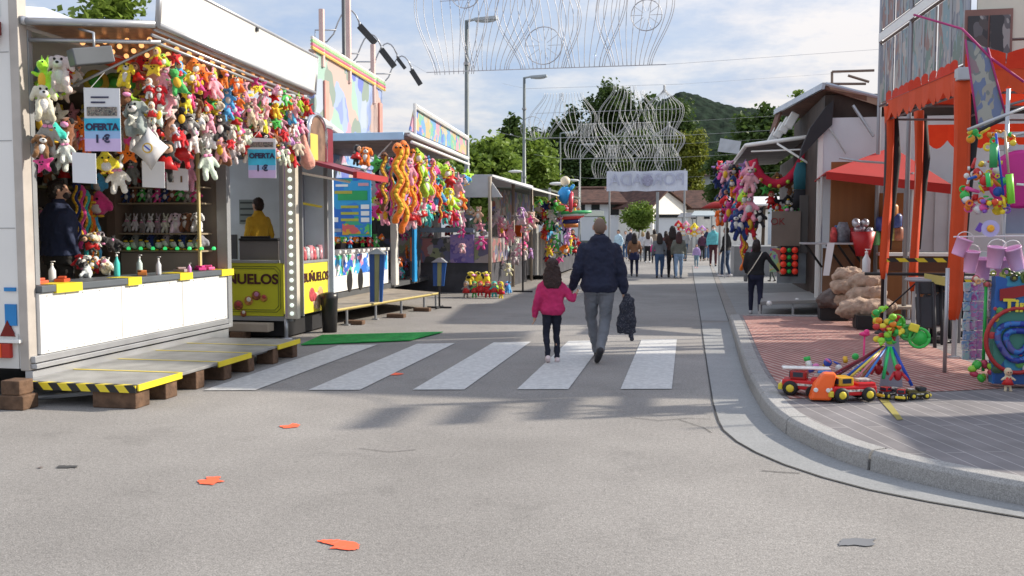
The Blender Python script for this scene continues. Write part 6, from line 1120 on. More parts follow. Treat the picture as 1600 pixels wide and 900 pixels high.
m = M(); m.b2((XFf - 1.7, y0 + .3, .1), (XFf + .1, y1, .9)); m.build('counter', mat('counter_dark', ()), tf2); m = M(); m.b2((XFf - 1.8, y0 + .6, .9), (XFf - 1.7, y1, 2.9)); m.build('back_wall', pattern('dark_toy_wall', [(0.08, 0.05, 0.05), (0.25, 0.08, 0.05), (0.1, 0.1, 0.25), (0.3, 0.25, 0.2), (0.05, 0.15, 0.08)], 6), tf2)
for x in (XFf - 1.75, XFf + .15): m = M(); m.tube([(x, y0, 0), (x, y0, 2.85)], .04, 6); m.build('post', LGREY, tf2)
gF = 'toys hanging on the crowded toy stall'
for i in range(60):
    u = rp.uniform(838, 905); v = rp.uniform(305, 400) if u > 850 else rp.uniform(310, 350); Y = rp.uniform(27.2, 27.9)
    plush(rp.choice(kinds), rp.choice(['black', 'red', 'navy', 'brown', 'white', 'lilac', 'sky blue', 'orange', 'hot pink', 'grey', 'green', 'white', 'yellow']), at(u, v, Y=Y), 'on the crowded toy stall, number %s in its %s third' % (['one', 'two', 'three', 'four', 'five', 'six', 'seven', 'eight', 'nine', 'ten', 'eleven', 'twelve', 'thirteen', 'fourteen', 'fifteen', 'sixteen', 'seventeen', 'eighteen', 'nineteen', 'twenty'][i // 3], ('upper', 'middle', 'lower')[i % 3]), gF, rp.uniform(.7, 1.2), rp.uniform(-.4, .8), 0, rp.uniform(-.4, .4))
# balloon figure and boat
p = at(882, 300, Y=27); t = thing('balloon_figure', 'blue balloon figure with cream head floating above the crowded toy stall', 'balloon', p)
m = M(); m.loft([(p.x, p.y, p.z - .35, .08, .08), (p.x - .02, p.y, p.z - .2, .16, .14), (p.x, p.y, p.z, .20, .16), (p.x + .02, p.y, p.z + .15, .10, .1)], 14); m.cone(p + V((.12, 0, .02)), p + V((.26, 0, .18)), .06, .05); m.build('body', mat('balloon_blue', (0.03, 0.28, 0.62), .3), t, True)
m = M(); m.ell(p + V((.02, 0, .32)), (.15, .13, .15)); m.build('head', mat('balloon_cream', (0.72, 0.62, 0.45), .3), t, True); m = M(); m.cone(p + V((.2, 0, -.05)), p + V((.18, 0, -.55)), .07, .06); m.build('leg', mat('balloon_red', (0.7, 0.08, 0.12), .3), t, True); m = M(); m.ell(p + V((-.12, 0, -.48)), (.16, .12, .1)); m.build('foot', mat('balloon_lime', (0.25, 0.65, 0.05), .3), t, True)
p = at(893, 340, Y=27.3); t = thing('inflatable_boat', 'red and green striped inflatable boat lying on top of the toy stall', 'inflatable', p)
for k, (c, dz) in enumerate((((0.05, 0.35, 0.12), .12), ((0.6, 0.6, 0.55), .07), ((0.65, 0.06, 0.05), 0), ((0.02, 0.03, 0.12), -.14), ((0.6, 0.2, 0.05), -.24))): m = M(); m.tube([p + V((-.62 + .1 * k, 0, dz - .04)), p + V((-.2, -.1, dz)), p + V((.2, -.1, dz + .02)), p + V((.60 - .12 * k, 0, dz + .06))], [.04, .075, .075, .035], 10); m.build('ring', mat('boat_%d' % k, c, .35), t, True)
# ================================================================== RIGHT SIDE
# far market stalls G
XG = 2.45
tg2 = thing('market_stall', 'right hand market stall with white roof arms, red garland and hanging plush', 'market stall', (XG, 20, 0)); y0, y1 = 19.8, 28
zr_ = 3.45
m = M(); m.slab([(2.60, y0, 3.5), (1.30, y0 + 1.2, 3.42), (1.30, y1, 3.42), (2.6, y1, 3.5)], (0, 0, 1), .03); m.build('awning', mat('dusty_awning', (0.20, 0.19, 0.18), .8, var=.3), tg2)
m = M(); m.tube([(2.65, y0, 3.52), (1.28, y0 + 1.15, 3.44), (1.28, y1, 3.44)], .045, 8); m.tube([(2.6, y0 + .2, 2.9), (1.9, y0 + .6, 3.42)], .025, 6); m.tube([(2.6, y0 + .1, 3.25), (1.4, y0 + 1.1, 3.3)], .02, 6); m.build('awning_frame', WHITE, tg2, True)
m = M(); a = V((1.28, y0 + 4, 3.48)); m.slab([a, a + V((-.50, .6, .12)), a + V((-.42, 1.0, .5)), a + V((.08, .3, .34))], (0, 1, 0), .04); m.build('lifted_flap', mat('flap_grey', (0.34, 0.35, 0.36), .6, var=.2), tg2)
m = M(); m.b2((2.7, y0, .55), (4.8, y1, 3.45)); m.build('van_body', mat('van_dark_grey', (0.13, 0.125, 0.12), .6, var=.3), tg2)
m = M(); m.b2((XG - .55, y0 + .1, .45), (XG + .3, y0 + .16, 1.35)); m.build('metal_skirt', mat('zinc_sheet', (0.34, 0.37, 0.40), .35, .5, var=.3, scale=4), tg2)
m = M(); a, b = at(1206, 330, Y=y0 - .1), at(1250, 385, Y=y0 - .1); m.b2((a.x, y0 - .12, b.z), (b.x, y0 - .06, a.z)); bx = m.build('cardboard_box', mat('cardboard', (0.22, 0.17, 0.14), .8), tg2); text('box_text', 'OK', (a.x + .12, y0 - .13, a.z - .22), .2, mat('box_red', (0.25, 0.03, 0.03), .6), bx)
m = M(); a, b = at(1250, 305, Y=y0 - .05), at(1272, 395, Y=y0 - .05); m.b2((a.x, y0 - .08, b.z), (b.x + .2, y0 - .02, a.z)); m.build('dark_cabinet', mat('cabinet_dark', (0.10, 0.09, 0.085), .6), tg2)
gl_ = thing('ball_rack', 'rack of red and green light balls on the right market stall', 'ball rack', at(1236, 430, Y=y0 - .3)); m = M(); a, b = at(1220, 384, Y=y0 - .25), at(1247, 432, Y=y0 - .25); m.b2((a.x, y0 - .25, b.z), (b.x, y0 - .2, a.z)); m.build('rack_board', BLACKM, gl_)
for k, u in enumerate((1224, 1233, 1242)):
    for j in range(4):
        p = at(u, 391 + 11 * j, Y=y0 - .3); m = M(); m.ell(p, .065 if k != 1 else .045, 10); m.build('light_ball', mat(('ball_red', 'ball_green', 'ball_red')[k], ((0.7, 0.04, 0.02), (0.02, 0.3, 0.06), (0.6, 0.04, 0.02))[k], .4, emit=.08), gl_, True)
m = M(); a, b = at(1203, 388, Y=y0 - .15), at(1219, 425, Y=y0 - .15); m.b2((a.x, y0 - .17, b.z), (b.x, y0 - .12, a.z)); t = m.build('toy_box', pattern('toybox_print', [(0.5, 0.5, 0.5), (0.6, 0.5, 0.1), (0.25, 0.15, 0.5), (0.5, 0.1, 0.1), (0.3, 0.5, 0.3)], 8), None); tag(t, 'printed toy box in yellow, violet and red beside the ball rack', 'toy box')
# garland
gr = thing('red_garland', 'thick red garland with green balls sagging under the right stall awning', 'garland', at(1215, 290, Y=20.5)); m = M(); P_ = [at(u, v, Y=20.6 + .002 * (1265 - u)) for u, v in ((1262, 232), (1254, 250), (1245, 265), (1232, 280), (1218, 287), (1204, 286), (1190, 277), (1180, 262), (1176, 250))]; m.tube(P_, .10, 10); m.build('garland_rope', mat('crimson_fabric', (0.55, 0.02, 0.06), .9), gr, True)
for i, p in enumerate(P_[1:-1]): m = M(); m.ell(p + V((-.02, -.10, -.06)), .045, 8); m.build('ball', mat(('ball_lime', 'ball_amber')[i % 2], ((0.35, 0.6, 0.05), (0.7, 0.35, 0.05))[i % 2], .5), gr, True)
gH = 'plush toys hanging on the right market stall'
for i in range(60):
    u = rp.uniform(1118, 1172); v = rp.uniform(248, 285) + rp.choice([0, 0, 35, 60]); 
    if u < 1140: v = min(v, 325)
    plush(rp.choice(kinds + ['snake']), rp.choice(['hot pink', 'navy', 'green', 'red', 'black', 'lilac', 'hot pink', 'sky blue', 'lime green', 'navy', 'pale pink', 'orange']), at(u, v, Y=21.0 + rp.uniform(0, 2.5) + (1172 - u) * .06), 'on the right market stall, %s %s of the bunch' % (('outer', 'inner')[i // 30], ordinal(i % 30)), gH, rp.uniform(.7, 1.2), rp.uniform(-.4, .8))
for i, (u, v, c, s) in enumerate(((1172, 252, 'pale pink', 1.3), (1176, 275, 'white', 1.0), (1170, 300, 'pale pink', 1.4), (1163, 295, 'lime green', 1.2), (1157, 325, 'navy', 1.4), (1172, 325, 'red', 1.4), (1162, 350, 'orange', 1.2), (1180, 345, 'hot pink', 1.2), (1150, 330, 'navy', 1.3), (1187, 322, 'black', 1.0))):
    plush(('bunny', 'star', 'bear', 'bird', 'bear', 'dragon', 'snake', 'snake', 'dog', 'bear')[i], c, at(u, v, Y=20.4), 'on near corner of right stall, %s from the top' % ordinal(i), gH, s)
for i in range(18): plush(rp.choice(kinds), rp.choice(['turquoise', 'brown', 'black', 'grey', 'red', 'green', 'hot pink']), at(rp.uniform(1195, 1265), rp.uniform(262, 330), Y=20.9), 'inside under the red garland, %s of them' % ordinal(i), gH, rp.uniform(.7, 1.1))
# clothes hanging (teal and dark)
p = at(1252, 270, Y=20.3); t = thing('hanging_clothes', 'teal shirt and dark trousers hanging at the right end of the garland', 'clothes', p); m = M(); m.loft([(p.x, p.y, p.z - .35, .15, .06), (p.x, p.y, p.z, .16, .07), (p.x, p.y, p.z + .22, .10, .05)], 12); m.build('shirt', mat('teal_cloth', (0.03, 0.14, 0.18), .9), t, True); m = M(); m.loft([(p.x, p.y, p.z - .75, .17, .06), (p.x, p.y, p.z - .36, .14, .06)], 12); m.build('trousers', mat('dark_cloth', (.02, .02, .025), .9), t, True)
# step platform of stall G
t = thing('metal_step_platform', 'low galvanised metal step platform in front of the right market stall', 'step platform', (2.0, 19, 0)); zp = .32
a, b, c_, d_ = at(1192, 458, Z=zp), at(1188, 471, Z=zp), at(1290, 468, Z=zp), at(1275, 455, Z=zp)
m = M(); m.slab([V((q.x, q.y, zp)) for q in (a, b, c_, d_)], (0, 0, -1), .06); m.build('platform_top', mat('step_zinc', (0.36, 0.36, 0.35), .5, .3), t, bevel=.005)
for q in (b, c_, (b + c_) / 2): m = M(); m.tube([(q.x, q.y + .05, .0), (q.x, q.y + .05, zp - .06)], .025, 6); m.build('leg', LGREY, t)
m = M(); m.ell((b.x + .15, b.y - .02, zp - .03), .05, 8); m.ell((c_.x - .5, c_.y - .02, zp - .03), .05, 8); m.build('roller', WHITE, t, True)
# ---- kiosk H: white side wall, brown open hatch
thk = thing('snack_kiosk', 'white kiosk with big brown lifted hatch roof and silver edge', 'kiosk', (3.4, 17.6, 0)); Yk = 17.6
xl_, xr_ = xy(1277, Yk), 6.5
m = M(); m.b2((xl_, Yk, .3), (xr_, Yk + .08, 3.62)); m.build('side_wall', mat('kiosk_white', (0.62, 0.67, 0.72), .4, var=.05), thk); m = M(); m.b2((xl_ - .02, Yk - .02, .3), (xl_ + .07, Yk + .06, 3.62)); m.build('corner_trim', WHITE, thk)
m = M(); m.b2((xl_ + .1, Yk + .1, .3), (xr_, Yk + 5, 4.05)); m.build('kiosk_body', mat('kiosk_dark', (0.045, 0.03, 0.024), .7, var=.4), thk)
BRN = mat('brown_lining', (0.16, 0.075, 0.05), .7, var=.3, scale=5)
A_, B_, C_ = at(1290, 131, Y=Yk), at(1214, 172, Y=Yk + 4), at(1366, 158, Y=Yk - .1)
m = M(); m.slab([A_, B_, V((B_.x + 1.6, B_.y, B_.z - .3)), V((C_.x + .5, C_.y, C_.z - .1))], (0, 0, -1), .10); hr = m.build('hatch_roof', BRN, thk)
m = M(); m.slab([A_ + V((0, -.03, .02)), B_ + V((0, 0, .02)), B_ + V((-.02, 0, -.10)), A_ + V((-.02, -.03, -.10))], (-1, 0, 0), .06); m.tube([A_, V((C_.x + .5, C_.y, C_.z - .05))], .035, 6); m.build('silver_edge', mat('silver_edge', (0.45, 0.49, 0.55), .35, .3), hr)
Dn = at(1202, 208, Y=Yk + 4); m = M(); lipn = A_ + (Dn - B_) * 1.0; m.slab([B_, Dn, Dn + (A_ - B_) * .12, B_ + (A_ - B_) * .12], (1, 0, 0), .05); m.build('hatch_lip', BRN, hr)
for k in range(4): p = at(1210 + 9 * k, 212 - 8 * k, Y=Yk + 3.6 - .3 * k); m = M(); m.box(p, (.18, .12, .34), ry=.5); m.build('white_lamp', WHITE, hr, bevel=.02)
m = M(); m.slab([A_ + V((.05, -.02, -.05)), V((C_.x + .4, C_.y - .0, C_.z)), V((C_.x + .4, C_.y, C_.z - .2)), at(1300, 142, Y=Yk)], (0, 1, 0), .03); m.build('gable_lining', mat('tan_lining', (0.36, 0.25, 0.19), .7), hr)
m = M(); p0, p1 = at(1333, 165, Y=Yk - .1), at(1365, 213, Y=Yk - .3); m.tube([p0, p1], .03, 6); p0, p1 = at(1296, 200, Y=Yk - .12), at(1322, 240, Y=Yk - .12); m.tube([p0, p1], .02, 6); m.build('gas_strut', LGREY, hr)
m = M(); p = at(1292, 165, Y=Yk - .1); m.slab([p, p + V((.12, 0, .1)), p + V((.1, 0, -.35)), p + V((-.15, 0, -.6)), p + V((-.45, 0, -.95)), p + V((-.42, 0, -.75)), p + V((-.28, 0, -.4))], (0, 1, 0), .2); m.build('hanging_cloth', mat('charcoal_cloth', (0.035, 0.035, 0.04), .9), hr)
m = M()
for (u0, v0, u1, v1) in ((1300, 112, 1366, 110), (1300, 112, 1300, 130), (1290, 131, 1353, 131), (1325, 118, 1358, 128)): m.tube([at(u0, v0, Y=Yk + .5), at(u1, v1, Y=Yk + .5)], .025, 6)
m.build('roof_rail', mat('bronze_rail', (0.22, 0.17, 0.14), .5, .3), thk)
# ---- wooden kiosk I with red awning
Yi = 16.6; ti = thing('wooden_booth', 'varnished wooden booth with red peaked awning behind the sacks', 'booth', (3.6, Yi, 0)); WD = mat('varnished_wood', (0.26, 0.10, 0.025), .5, var=.35, scale=3)
WDL = stripes('plank_wood', (0.235, 0.092, 0.024), (0.222, 0.085, 0.022), 7, 'X', .5)
m = M(); m.b2((xy(1297, Yi), Yi, .14), (xy(1372, Yi), Yi + .06, 2.75)); m.build('back_panel', WDL, ti)
m = M(); m.b2((xy(1378, 15.9), 15.9, .14), (xy(1505, 15.9), 15.96, 1.15)); m.build('counter_front', WDL, ti); m = M(); m.b2((xy(1376, 15.9), 15.8, 1.15), (xy(1508, 15.9), 16.2, 1.2)); m.build('counter_top', WHITE, ti); m = M(); m.b2((xy(1378, 15.9), 15.88, 0.9), (xy(1505, 15.9), 15.9, 1.13)); m.build('dark_band', mat('band_brown', (0.10, 0.04, 0.02), .6), ti)
m = M(); m.b2((xy(1430, 17), 17.0, 1.2), (xy(1600, 17), 17.05, 2.4)); 
for u in (1437, 1462, 1484): m.b2((xy(u, 17) - .03, 16.97, 1.2), (xy(u, 17) + .03, 17.0, 2.4))
m.build('rear_curtain', mat('pale_curtain', (0.55, 0.56, 0.60), .8, var=.08), ti)
RED = mat('red_awning_cloth', (0.38, 0.016, 0.012), .7, var=.12, scale=2, trans=0)
a, pk, b = at(1291, 270, Y=15.3), at(1395, 236, Y=16.5), at(1486, 290, Y=15.3); c_, d_ = V((a.x + .2, 18.2, a.z)), V((b.x + .2, 18.2, b.z))
m = M(); rd = [V((pk.x - .1, 16.7, pk.z + .02)), V((pk.x + .1, 16.7, pk.z + .02))]
nb = 8
m.slab([a, b, rd[1], rd[0]], (0, 0, 1), .02); m.slab([rd[0], rd[1], d_, c_], (0, 0, 1), .02); m.slab([a, rd[0], c_], (0, 0, 1), .02); m.build('awning', RED, ti)
m = M(); m.slab([a, b, b - V((0, 0, .13)), a - V((0, 0, .10))], (0, 1, 0), .02); m.build('valance', mat('red_valance', (0.42, 0.02, 0.015), .7), ti)
m = M(); m.tube([at(1311, 247, Y=15.29), at(1345, 252, Y=15.25), at(1400, 256, Y=15.28)], .02, 6); m.tube([(b.x - .5, 15.6, .14), (b.x - .5, 15.6, 2.5)], .025, 6); m.tube([(a.x + .1, 16.5, .14), (a.x + .1, 16.5, 2.5)], .025, 6); m.build('awning_pole', LGREY, ti)
# folding shelf table with goods
tt_ = thing('shelf_table', 'narrow fold down shelf on black brackets holding toys, before the white wall', 'shelf', (2.9, 16.3, 0)); Yt = 16.2; z = at(1290, 379, Y=Yt).z
m = M(); m.b2((xy(1252, Yt), Yt - .2, z - .03), (xy(1342, Yt), Yt + .25, z)); m.build('shelf_board', LGREY, tt_, bevel=.004)
for u in (1258, 1290, 1308, 1325): x = xy(u, Yt); m = M(); m.tube([(x, Yt - .15, z - .04), (x + .3, Yt + .1, z - .42)], .02, 6); m.build('bracket', BLACKM, tt_)
m = M(); m.b2((xy(1291, Yt) , Yt + .3, .14), (xy(1342, Yt), Yt + .36, z - .1)); m.build('brown_back', mat('box_brown', (0.22, 0.12, 0.07), .8), tt_)
m = M(); x = xy(1297, Yt - .22); m.slab([(x - .04, Yt - .21, z), (x + .08, Yt - .21, z), (x + .0, Yt - .24, z - .55), (x - .10, Yt - .24, z - .55)], (0, -1, 0), .006); m.build('white_paper', mat('paper', ()), tt_)
for i, (u, vt, w_, c) in enumerate(((1303, 355, 10, (0.5, 0.06, 0.06)), (1318, 347, 20, (0.18, 0.19, 0.22)), (1333, 356, 10, (0.5, 0.05, 0.05)), (1310, 352, 9, (0.05, 0.12, 0.3)))):
    x = xy(u, Yt); zt = at(u, vt, Y=Yt).z; r = w_ / F * Yt / 2; m = M(); m.lathe((x, Yt + .06 * i, z + .001), [(r, 0), (r * 1.05, (zt - z) * .6), (r * .6, zt - z)], 12); o = m.build('shelf_goods', mat('goods_%d' % i, c, .6, var=.5, scale=15), None, True); tag(o, ('red packet left on the fold down shelf', 'tall dark grey bag in the middle of the fold down shelf', 'red packet at the right end of the fold down shelf', 'blue packet behind the red one on the fold down shelf')[i], 'packet', 'goods on the fold down shelf')
p = at(1348, 400, Y=16.0); t = thing('popcorn_bucket', 'tall red and silver popcorn bucket standing right of the fold down shelf', 'bucket', p); zt = at(1348, 342, Y=16).z; zm = at(1348, 362, Y=16).z; m = M(); m.lathe((p.x, 16, p.z), [(.11, 0), (.20, zm - p.z)], 16); m.build('bucket', mat('bucket_red', (0.42, 0.015, 0.02), .4), t, True); m = M()
for k in range(9): m.ell((p.x + rp.uniform(-.13, .13), 16 + rp.uniform(-.1, .1), zm + rp.uniform(.0, zt - zm - .05)), .07, 8)
m.build('wrapped_sweets', mat('silver_foil', (0.5, 0.5, 0.55), .3, .6), t, True); m = M(); m.b2((p.x - .03, 16.0, .14), (p.x + .03, 16.05, p.z)); m.build('bucket_post', mat('box_brown', ()), t)
for i, (u, v, c) in enumerate(((1378, 350, (0.05, 0.08, 0.3)), (1394, 330, (0.5, 0.2, 0.05)), (1400, 345, (0.05, 0.08, 0.25)), (1390, 365, (0.35, 0.3, 0.08)), (1402, 365, (0.3, 0.1, 0.05)), (1366, 372, (0.1, 0.3, 0.1)))):
    p = at(u, v, Y=16.3); m = M(); m.lathe((p.x, 16.3, p.z - .12), [(.09, 0), (.10, .05), (.10, .2), (.07, .24)], 12); o = m.build('tin_can', mat('tin_%d' % i, c, .4, var=.5, scale=14), None, True); tag(o, ('blue tin left of the orange curtain', 'orange lidded tin on top of the stack', 'dark blue tin under the orange lidded one', 'yellow tin in the lower row', 'brown tin at the lower right', 'small green bottle beside the popcorn bucket')[i], 'tin', 'tins on the wooden booth')
m = M(); m.b2((xy(1370, 16.45), 16.42, .9), (xy(1410, 16.45), 16.48, 2.2)); m.build('tin_rack', WD, ti)
# sacks and crates
gK = 'sacks piled beside the wooden booth'; SK = mat('sack_weave', (0.44, 0.32, 0.24), .9, var=.35, scale=7, bump=.8, bscale=30)
def sack(label, u, v, Y, w, h, rot=0, mt=SK):
    p = at(u, v, Y=Y); t = None; m = M(); m.ell(p, (w * .5, w * .38, h * .5), 14, (0, rot, 0)); m.ell(p + V((w * .28, -.05, h * .12)), (w * .28, w * .28, h * .36), 12); m.ell(p + V((-w * .28, -.03, -h * .1)), (w * .26, w * .28, h * .36), 12); m.ell(p + V((0, -.12, 0)), (w * .34, w * .2, h * .4), 12)
    o = m.sculpt('sack', mt, None, .022, 2, .09, .09); tag(o, label, 'sack', gK)
sack('dark plastic covered sack at the far left of the pile', 1305, 467, 15.1, .55, .33, 0, mat('sack_dark', (0.13, 0.10, 0.09), .6, var=.5, scale=6, bump=.6))
sack('topmost left sack of the pile', 1322, 430, 15.0, .42, .26); sack('middle left sack of the pile', 1324, 447, 14.9, .50, .26, .1); sack('topmost right sack of the pile', 1352, 440, 14.6, .48, .28); sack('middle right sack of the pile', 1352, 460, 14.5, .55, .30, -.1); sack('largest lowest sack of the pile lying on the black crate', 1352, 482, 14.2, .78, .30, .05)
sack('third left sack beneath the two left ones', 1325, 465, 15.0, .5, .28)
for i, (u, v0, v1, Y, w_) in enumerate(((1302, 474, 497, 15.2, .42), (1362, 492, 517, 13.95, .46))):
    a = at(u, v1, Y=Y); b = at(u, v0, Y=Y); m = M(); z0, z1 = .14, b.z; x = a.x
    m.b2((x - w_ / 2, Y - .15, z0), (x + w_ / 2, Y + .2, z0 + .02))
    for (xa_, ya_, xb_, yb_) in ((-1, -.15, 1, -.12), (-1, .17, 1, .2)): m.b2((x - w_ / 2, Y + ya_, z0 + .02), (x + w_ / 2, Y + yb_, z1))
    for s_ in (-1, 1): m.b2((x + s_ * w_ / 2 - .012, Y - .12, z0 + .02), (x + s_ * w_ / 2 + .012, Y + .17, z1))
    o = m.build('crate', mat('crate_black', (.02, .02, .022), .5), None, bevel=.006); tag(o, ('dark crate under the plastic covered sack', 'black crate with a white tag under the largest sack')[i], 'crate', 'black crates under the sacks')
    if i: m = M(); m.box((x + .08, Y - .157, z0 + .14), (.08, .006, .05)); m.build('label', WHITE, o)
p = at(1353, 425, Y=14.0); bottle('gel_bottle', 'clear tall bottle standing on the black rail end before the sacks', V((xy(1355, 13.6), 13.6, .98)), .33, .055, (0.62, 0.66, 0.68), True, 'loose bottles'); m = M()
# ---- black rail, tape, tables
tr_ = thing('black_rail', 'black metal barrier rail with a thin foot at the left of the orange tent', 'barrier', (2.7, 13.35, .135)); m = M(); x0 = xy(1353, 13.35); m.tube([(x0, 13.35, .97), (3.4, 13.35, .97), (4.6, 13.6, .97)], .022, 8); m.tube([(2.7, 13.35, .14), (2.7, 13.35, 3.3)], .03, 8); m.tube([(2.72, 13.35, .45), (3.2, 13.35, .92)], .012, 6); m.lathe((2.7, 13.35, .135), [(.10, 0), (.10, .02), (.04, .05)], 12); m.build('rail', BLACKM, tr_, True)
for i, (z, a, b) in enumerate(((1.14, (2.72, 13.3), (5.2, 13.9)), (.93, (3.3, 11.9), (5.6, 11.0)))):
    m = M(); m.slab([(a[0], a[1], z), (b[0], b[1], z - .02), (b[0], b[1], z + .05), (a[0], a[1], z + .05)], (0, -1, 0), .004); o = m.build('barrier_tape', HAZ, None); tag(o, ('upper thin yellow and black barrier tape behind the orange curtains', 'lower wide yellow and black barrier tape across the tent front')[i], 'barrier tape', 'barrier tapes round the tent')
m = M(); z = .93; m.slab([(3.05, 12.6, z - .02), (xy(1484, 11.6), 11.6, z - .02), (xy(1484, 11.6), 11.6, z + .09), (3.05, 12.6, z + .09)], (0, -1, 0), .004); o = m.build('folded_tape', mat('yellow_band', (0.50, 0.42, 0.12), .6), None); tag(o, 'plain yellowish band stretched between the orange curtains', 'barrier tape')
for i, (u, Y, h) in enumerate(((1462, 12.6, .82), (1500, 13.4, .80))):
    p = V((xy(u, Y), Y, .135)); t = thing('bistro_table', ('round grey table behind the yellow band', 'second round table deeper under the orange tent')[i], 'table', p, 'tables under the tent'); m = M(); m.lathe(p + V((0, 0, h - .04)), [(.34, 0), (.36, .02), (.34, .04)], 24); m.build('tabletop', mat('table_grey', (0.30, 0.31, 0.34), .4), t, True); m = M(); m.tube([p, p + V((0, 0, h - .04))], .04, 10); m.lathe(p, [(.25, 0), (.25, .03), (.04, .06)], 16); m.build('pedestal', BLACKM, t, True)
for i in range(6):
    p = V((xy(1446 + 12 * i, 12.0 + .35 * i), 12.0 + .35 * i, .135)); t = thing('folding_chair', 'dark folding chair leaning under the orange tent, %s from the left' % ordinal(i), 'chair', p, 'folded chairs under the tent'); m = M()
    for s_ in (-.06, .12): m.tube([p + V((s_, -.12, 0)), p + V((s_ + .03, .15, .78))], .022, 6)
    m.build('frame', mat('chair_dark', (0.035, 0.035, 0.04), .5), t, True); m = M(); m.box(p + V((.04, .05, .42)), (.22, .04, .40), rx=rad(-18)); m.build('seat', mat('chair_dark', ()), t, bevel=.01); m = M(); m.box(p + V((.05, .16, .72)), (.22, .03, .16), rx=rad(-18)); m.build('backrest', mat('chair_dark', ()), t, bevel=.01)
m = M(); t = thing('low_bench', 'low pale bench frame on the pavement behind the black rail', 'bench', (3.3, 14.8, .135)); m.b2((2.95, 14.6, .135 + .24), (4.6, 15.0, .135 + .28)); m.build('seat', mat('pale_bench', (0.42, 0.38, 0.32), .7), t)
for x in (3.0, 4.5): m = M(); m.b2((x - .03, 14.62, .135), (x + .03, 14.98, .37)); m.build('leg', mat('pale_bench', ()), t)
# ---- orange tent K
ORC = mat('orange_tent_cloth', (0.62, 0.065, 0.010), .65, var=.12, scale=3); ORT = leafmat('red_tent_cloth', (0.62, 0.04, 0.015), (0.70, 0.06, 0.02), 2)
tk = thing('orange_tent', 'orange red party tent with curtains tied round its legs', 'tent', (3.0, 10.99, .135))
ze = 3.32; c1 = V((3.0, 10.99, ze)); c2 = V((2.72, 13.4, ze)); c3 = V((7.0, 14.4, ze)); c4 = V((7.6, 11.2, ze)); pk = V((4.9, 12.6, 3.9))
def sheet(m, a, b, c, n=8, sag=.06):
    """slightly sagging triangle of cloth"""
    idx = {}; vs = []; 
    for i in range(n + 1):
        for j in range(n + 1 - i):
            u_, v_ = i / n, j / n; w_ = 1 - u_ - v_; p = a * w_ + b * u_ + c * v_; p = p - V((0, 0, sag * 27 * u_ * v_ * w_ * .5 + sag * 2 * w_ * u_)); idx[i, j] = len(vs); vs.append(p)
    fs = []
    for i in range(n):
        for j in range(n - i):
            fs.append((idx[i, j], idx[i + 1, j], idx[i, j + 1]))
            if i + j < n - 1: fs.append((idx[i + 1, j], idx[i + 1, j + 1], idx[i, j + 1]))
    m._add(vs, fs)
m = M()
for a, b in ((c1, c2), (c2, c3), (c3, c4), (c4, c1)): sheet(m, a, b, pk)
rf = m.build('roof', ORT, tk, True)
def valance(m, a, b, h=.28, sc=.22):
    L_ = (b - a).length; n = max(2, int(L_ / sc)); d = (b - a) / n; o = V((0, 0, -.001))
    for i in range(n):
        p0 = a + d * i; p1 = a + d * (i + 1); nrm_ = d.cross(V((0, 0, 1))).normalized() * (.02 * (-1) ** i)
        pts = [p0, p1] + [p1 + (p0 - p1) * t_ + V((0, 0, -h * (.65 + .35 * math.sin(math.pi * t_)))) + nrm_ * math.sin(math.pi * t_) for t_ in (0, .17, .33, .5, .67, .83, 1)]
        m._add([V(q) for q in pts], [tuple(range(len(pts)))])
m = M(); valance(m, c2 + V((-.03, 0, .03)), c1 + V((-.05, -.05, .03))); valance(m, c1 + V((0, -.06, .03)), c4 + V((0, -.06, .03))); m.build('scalloped_valance', ORC, rf, True)
m = M(); nb = 11
for a, b, h in ((c2 + V((-.04, 0, .03)), c1 + V((-.06, -.05, .03)), .13), (c1 + V((0, -.07, .03)), c4 + V((0, -.07, .03)), .22)):
    for i in range(nb):
        p0 = a.lerp(b, i / nb); p1 = a.lerp(b, (i + 1) / nb); m._add([p0, p1] + [p1.lerp(p0, t_) + V((.02 * math.sin(i), 0, h * (.75 + .25 * math.sin(math.pi * t_)))) for t_ in (0, .2, .4, .6, .8, 1)], [tuple(range(8))])
m.build('raised_scallop_band', ORT, rf)
m = M(); valance(m, V((3.4, 14.2, 3.1)), V((7, 14.4, 3.1)), .35, .3); m.build('inner_valance', ORT, rf, True)
m = M()
for a, b in ((c1, c2), (c2, c3), (c3, c4), (c4, c1)): m.tube([a + V((0, 0, -.03)), b + V((0, 0, -.03))], .022, 6); m.tube([a + V((0, 0, -.22)), b + V((0, 0, -.22))], .016, 6)
for c in (c1, c2, c3, c4): m.tube([c, pk], .016, 6)
m.tube([(c1.x, c1.y, ze - .5), (c1.x + 1.2, c1.y, ze - .15)], .016, 6)
m.build('tent_frame', mat('tent_frame_grey', (0.22, 0.22, 0.23), .4, .5), tk, True)
pole_pts = [(3.0, 10.99, .082, .62, 2), (2.72, 13.35, .062, .95, 1), (xy(1431, 13.9), 13.9, .062, .75, 1), (7.0, 14.4, .08, .8, 0), (7.6, 11.2, .08, .6, 0)]
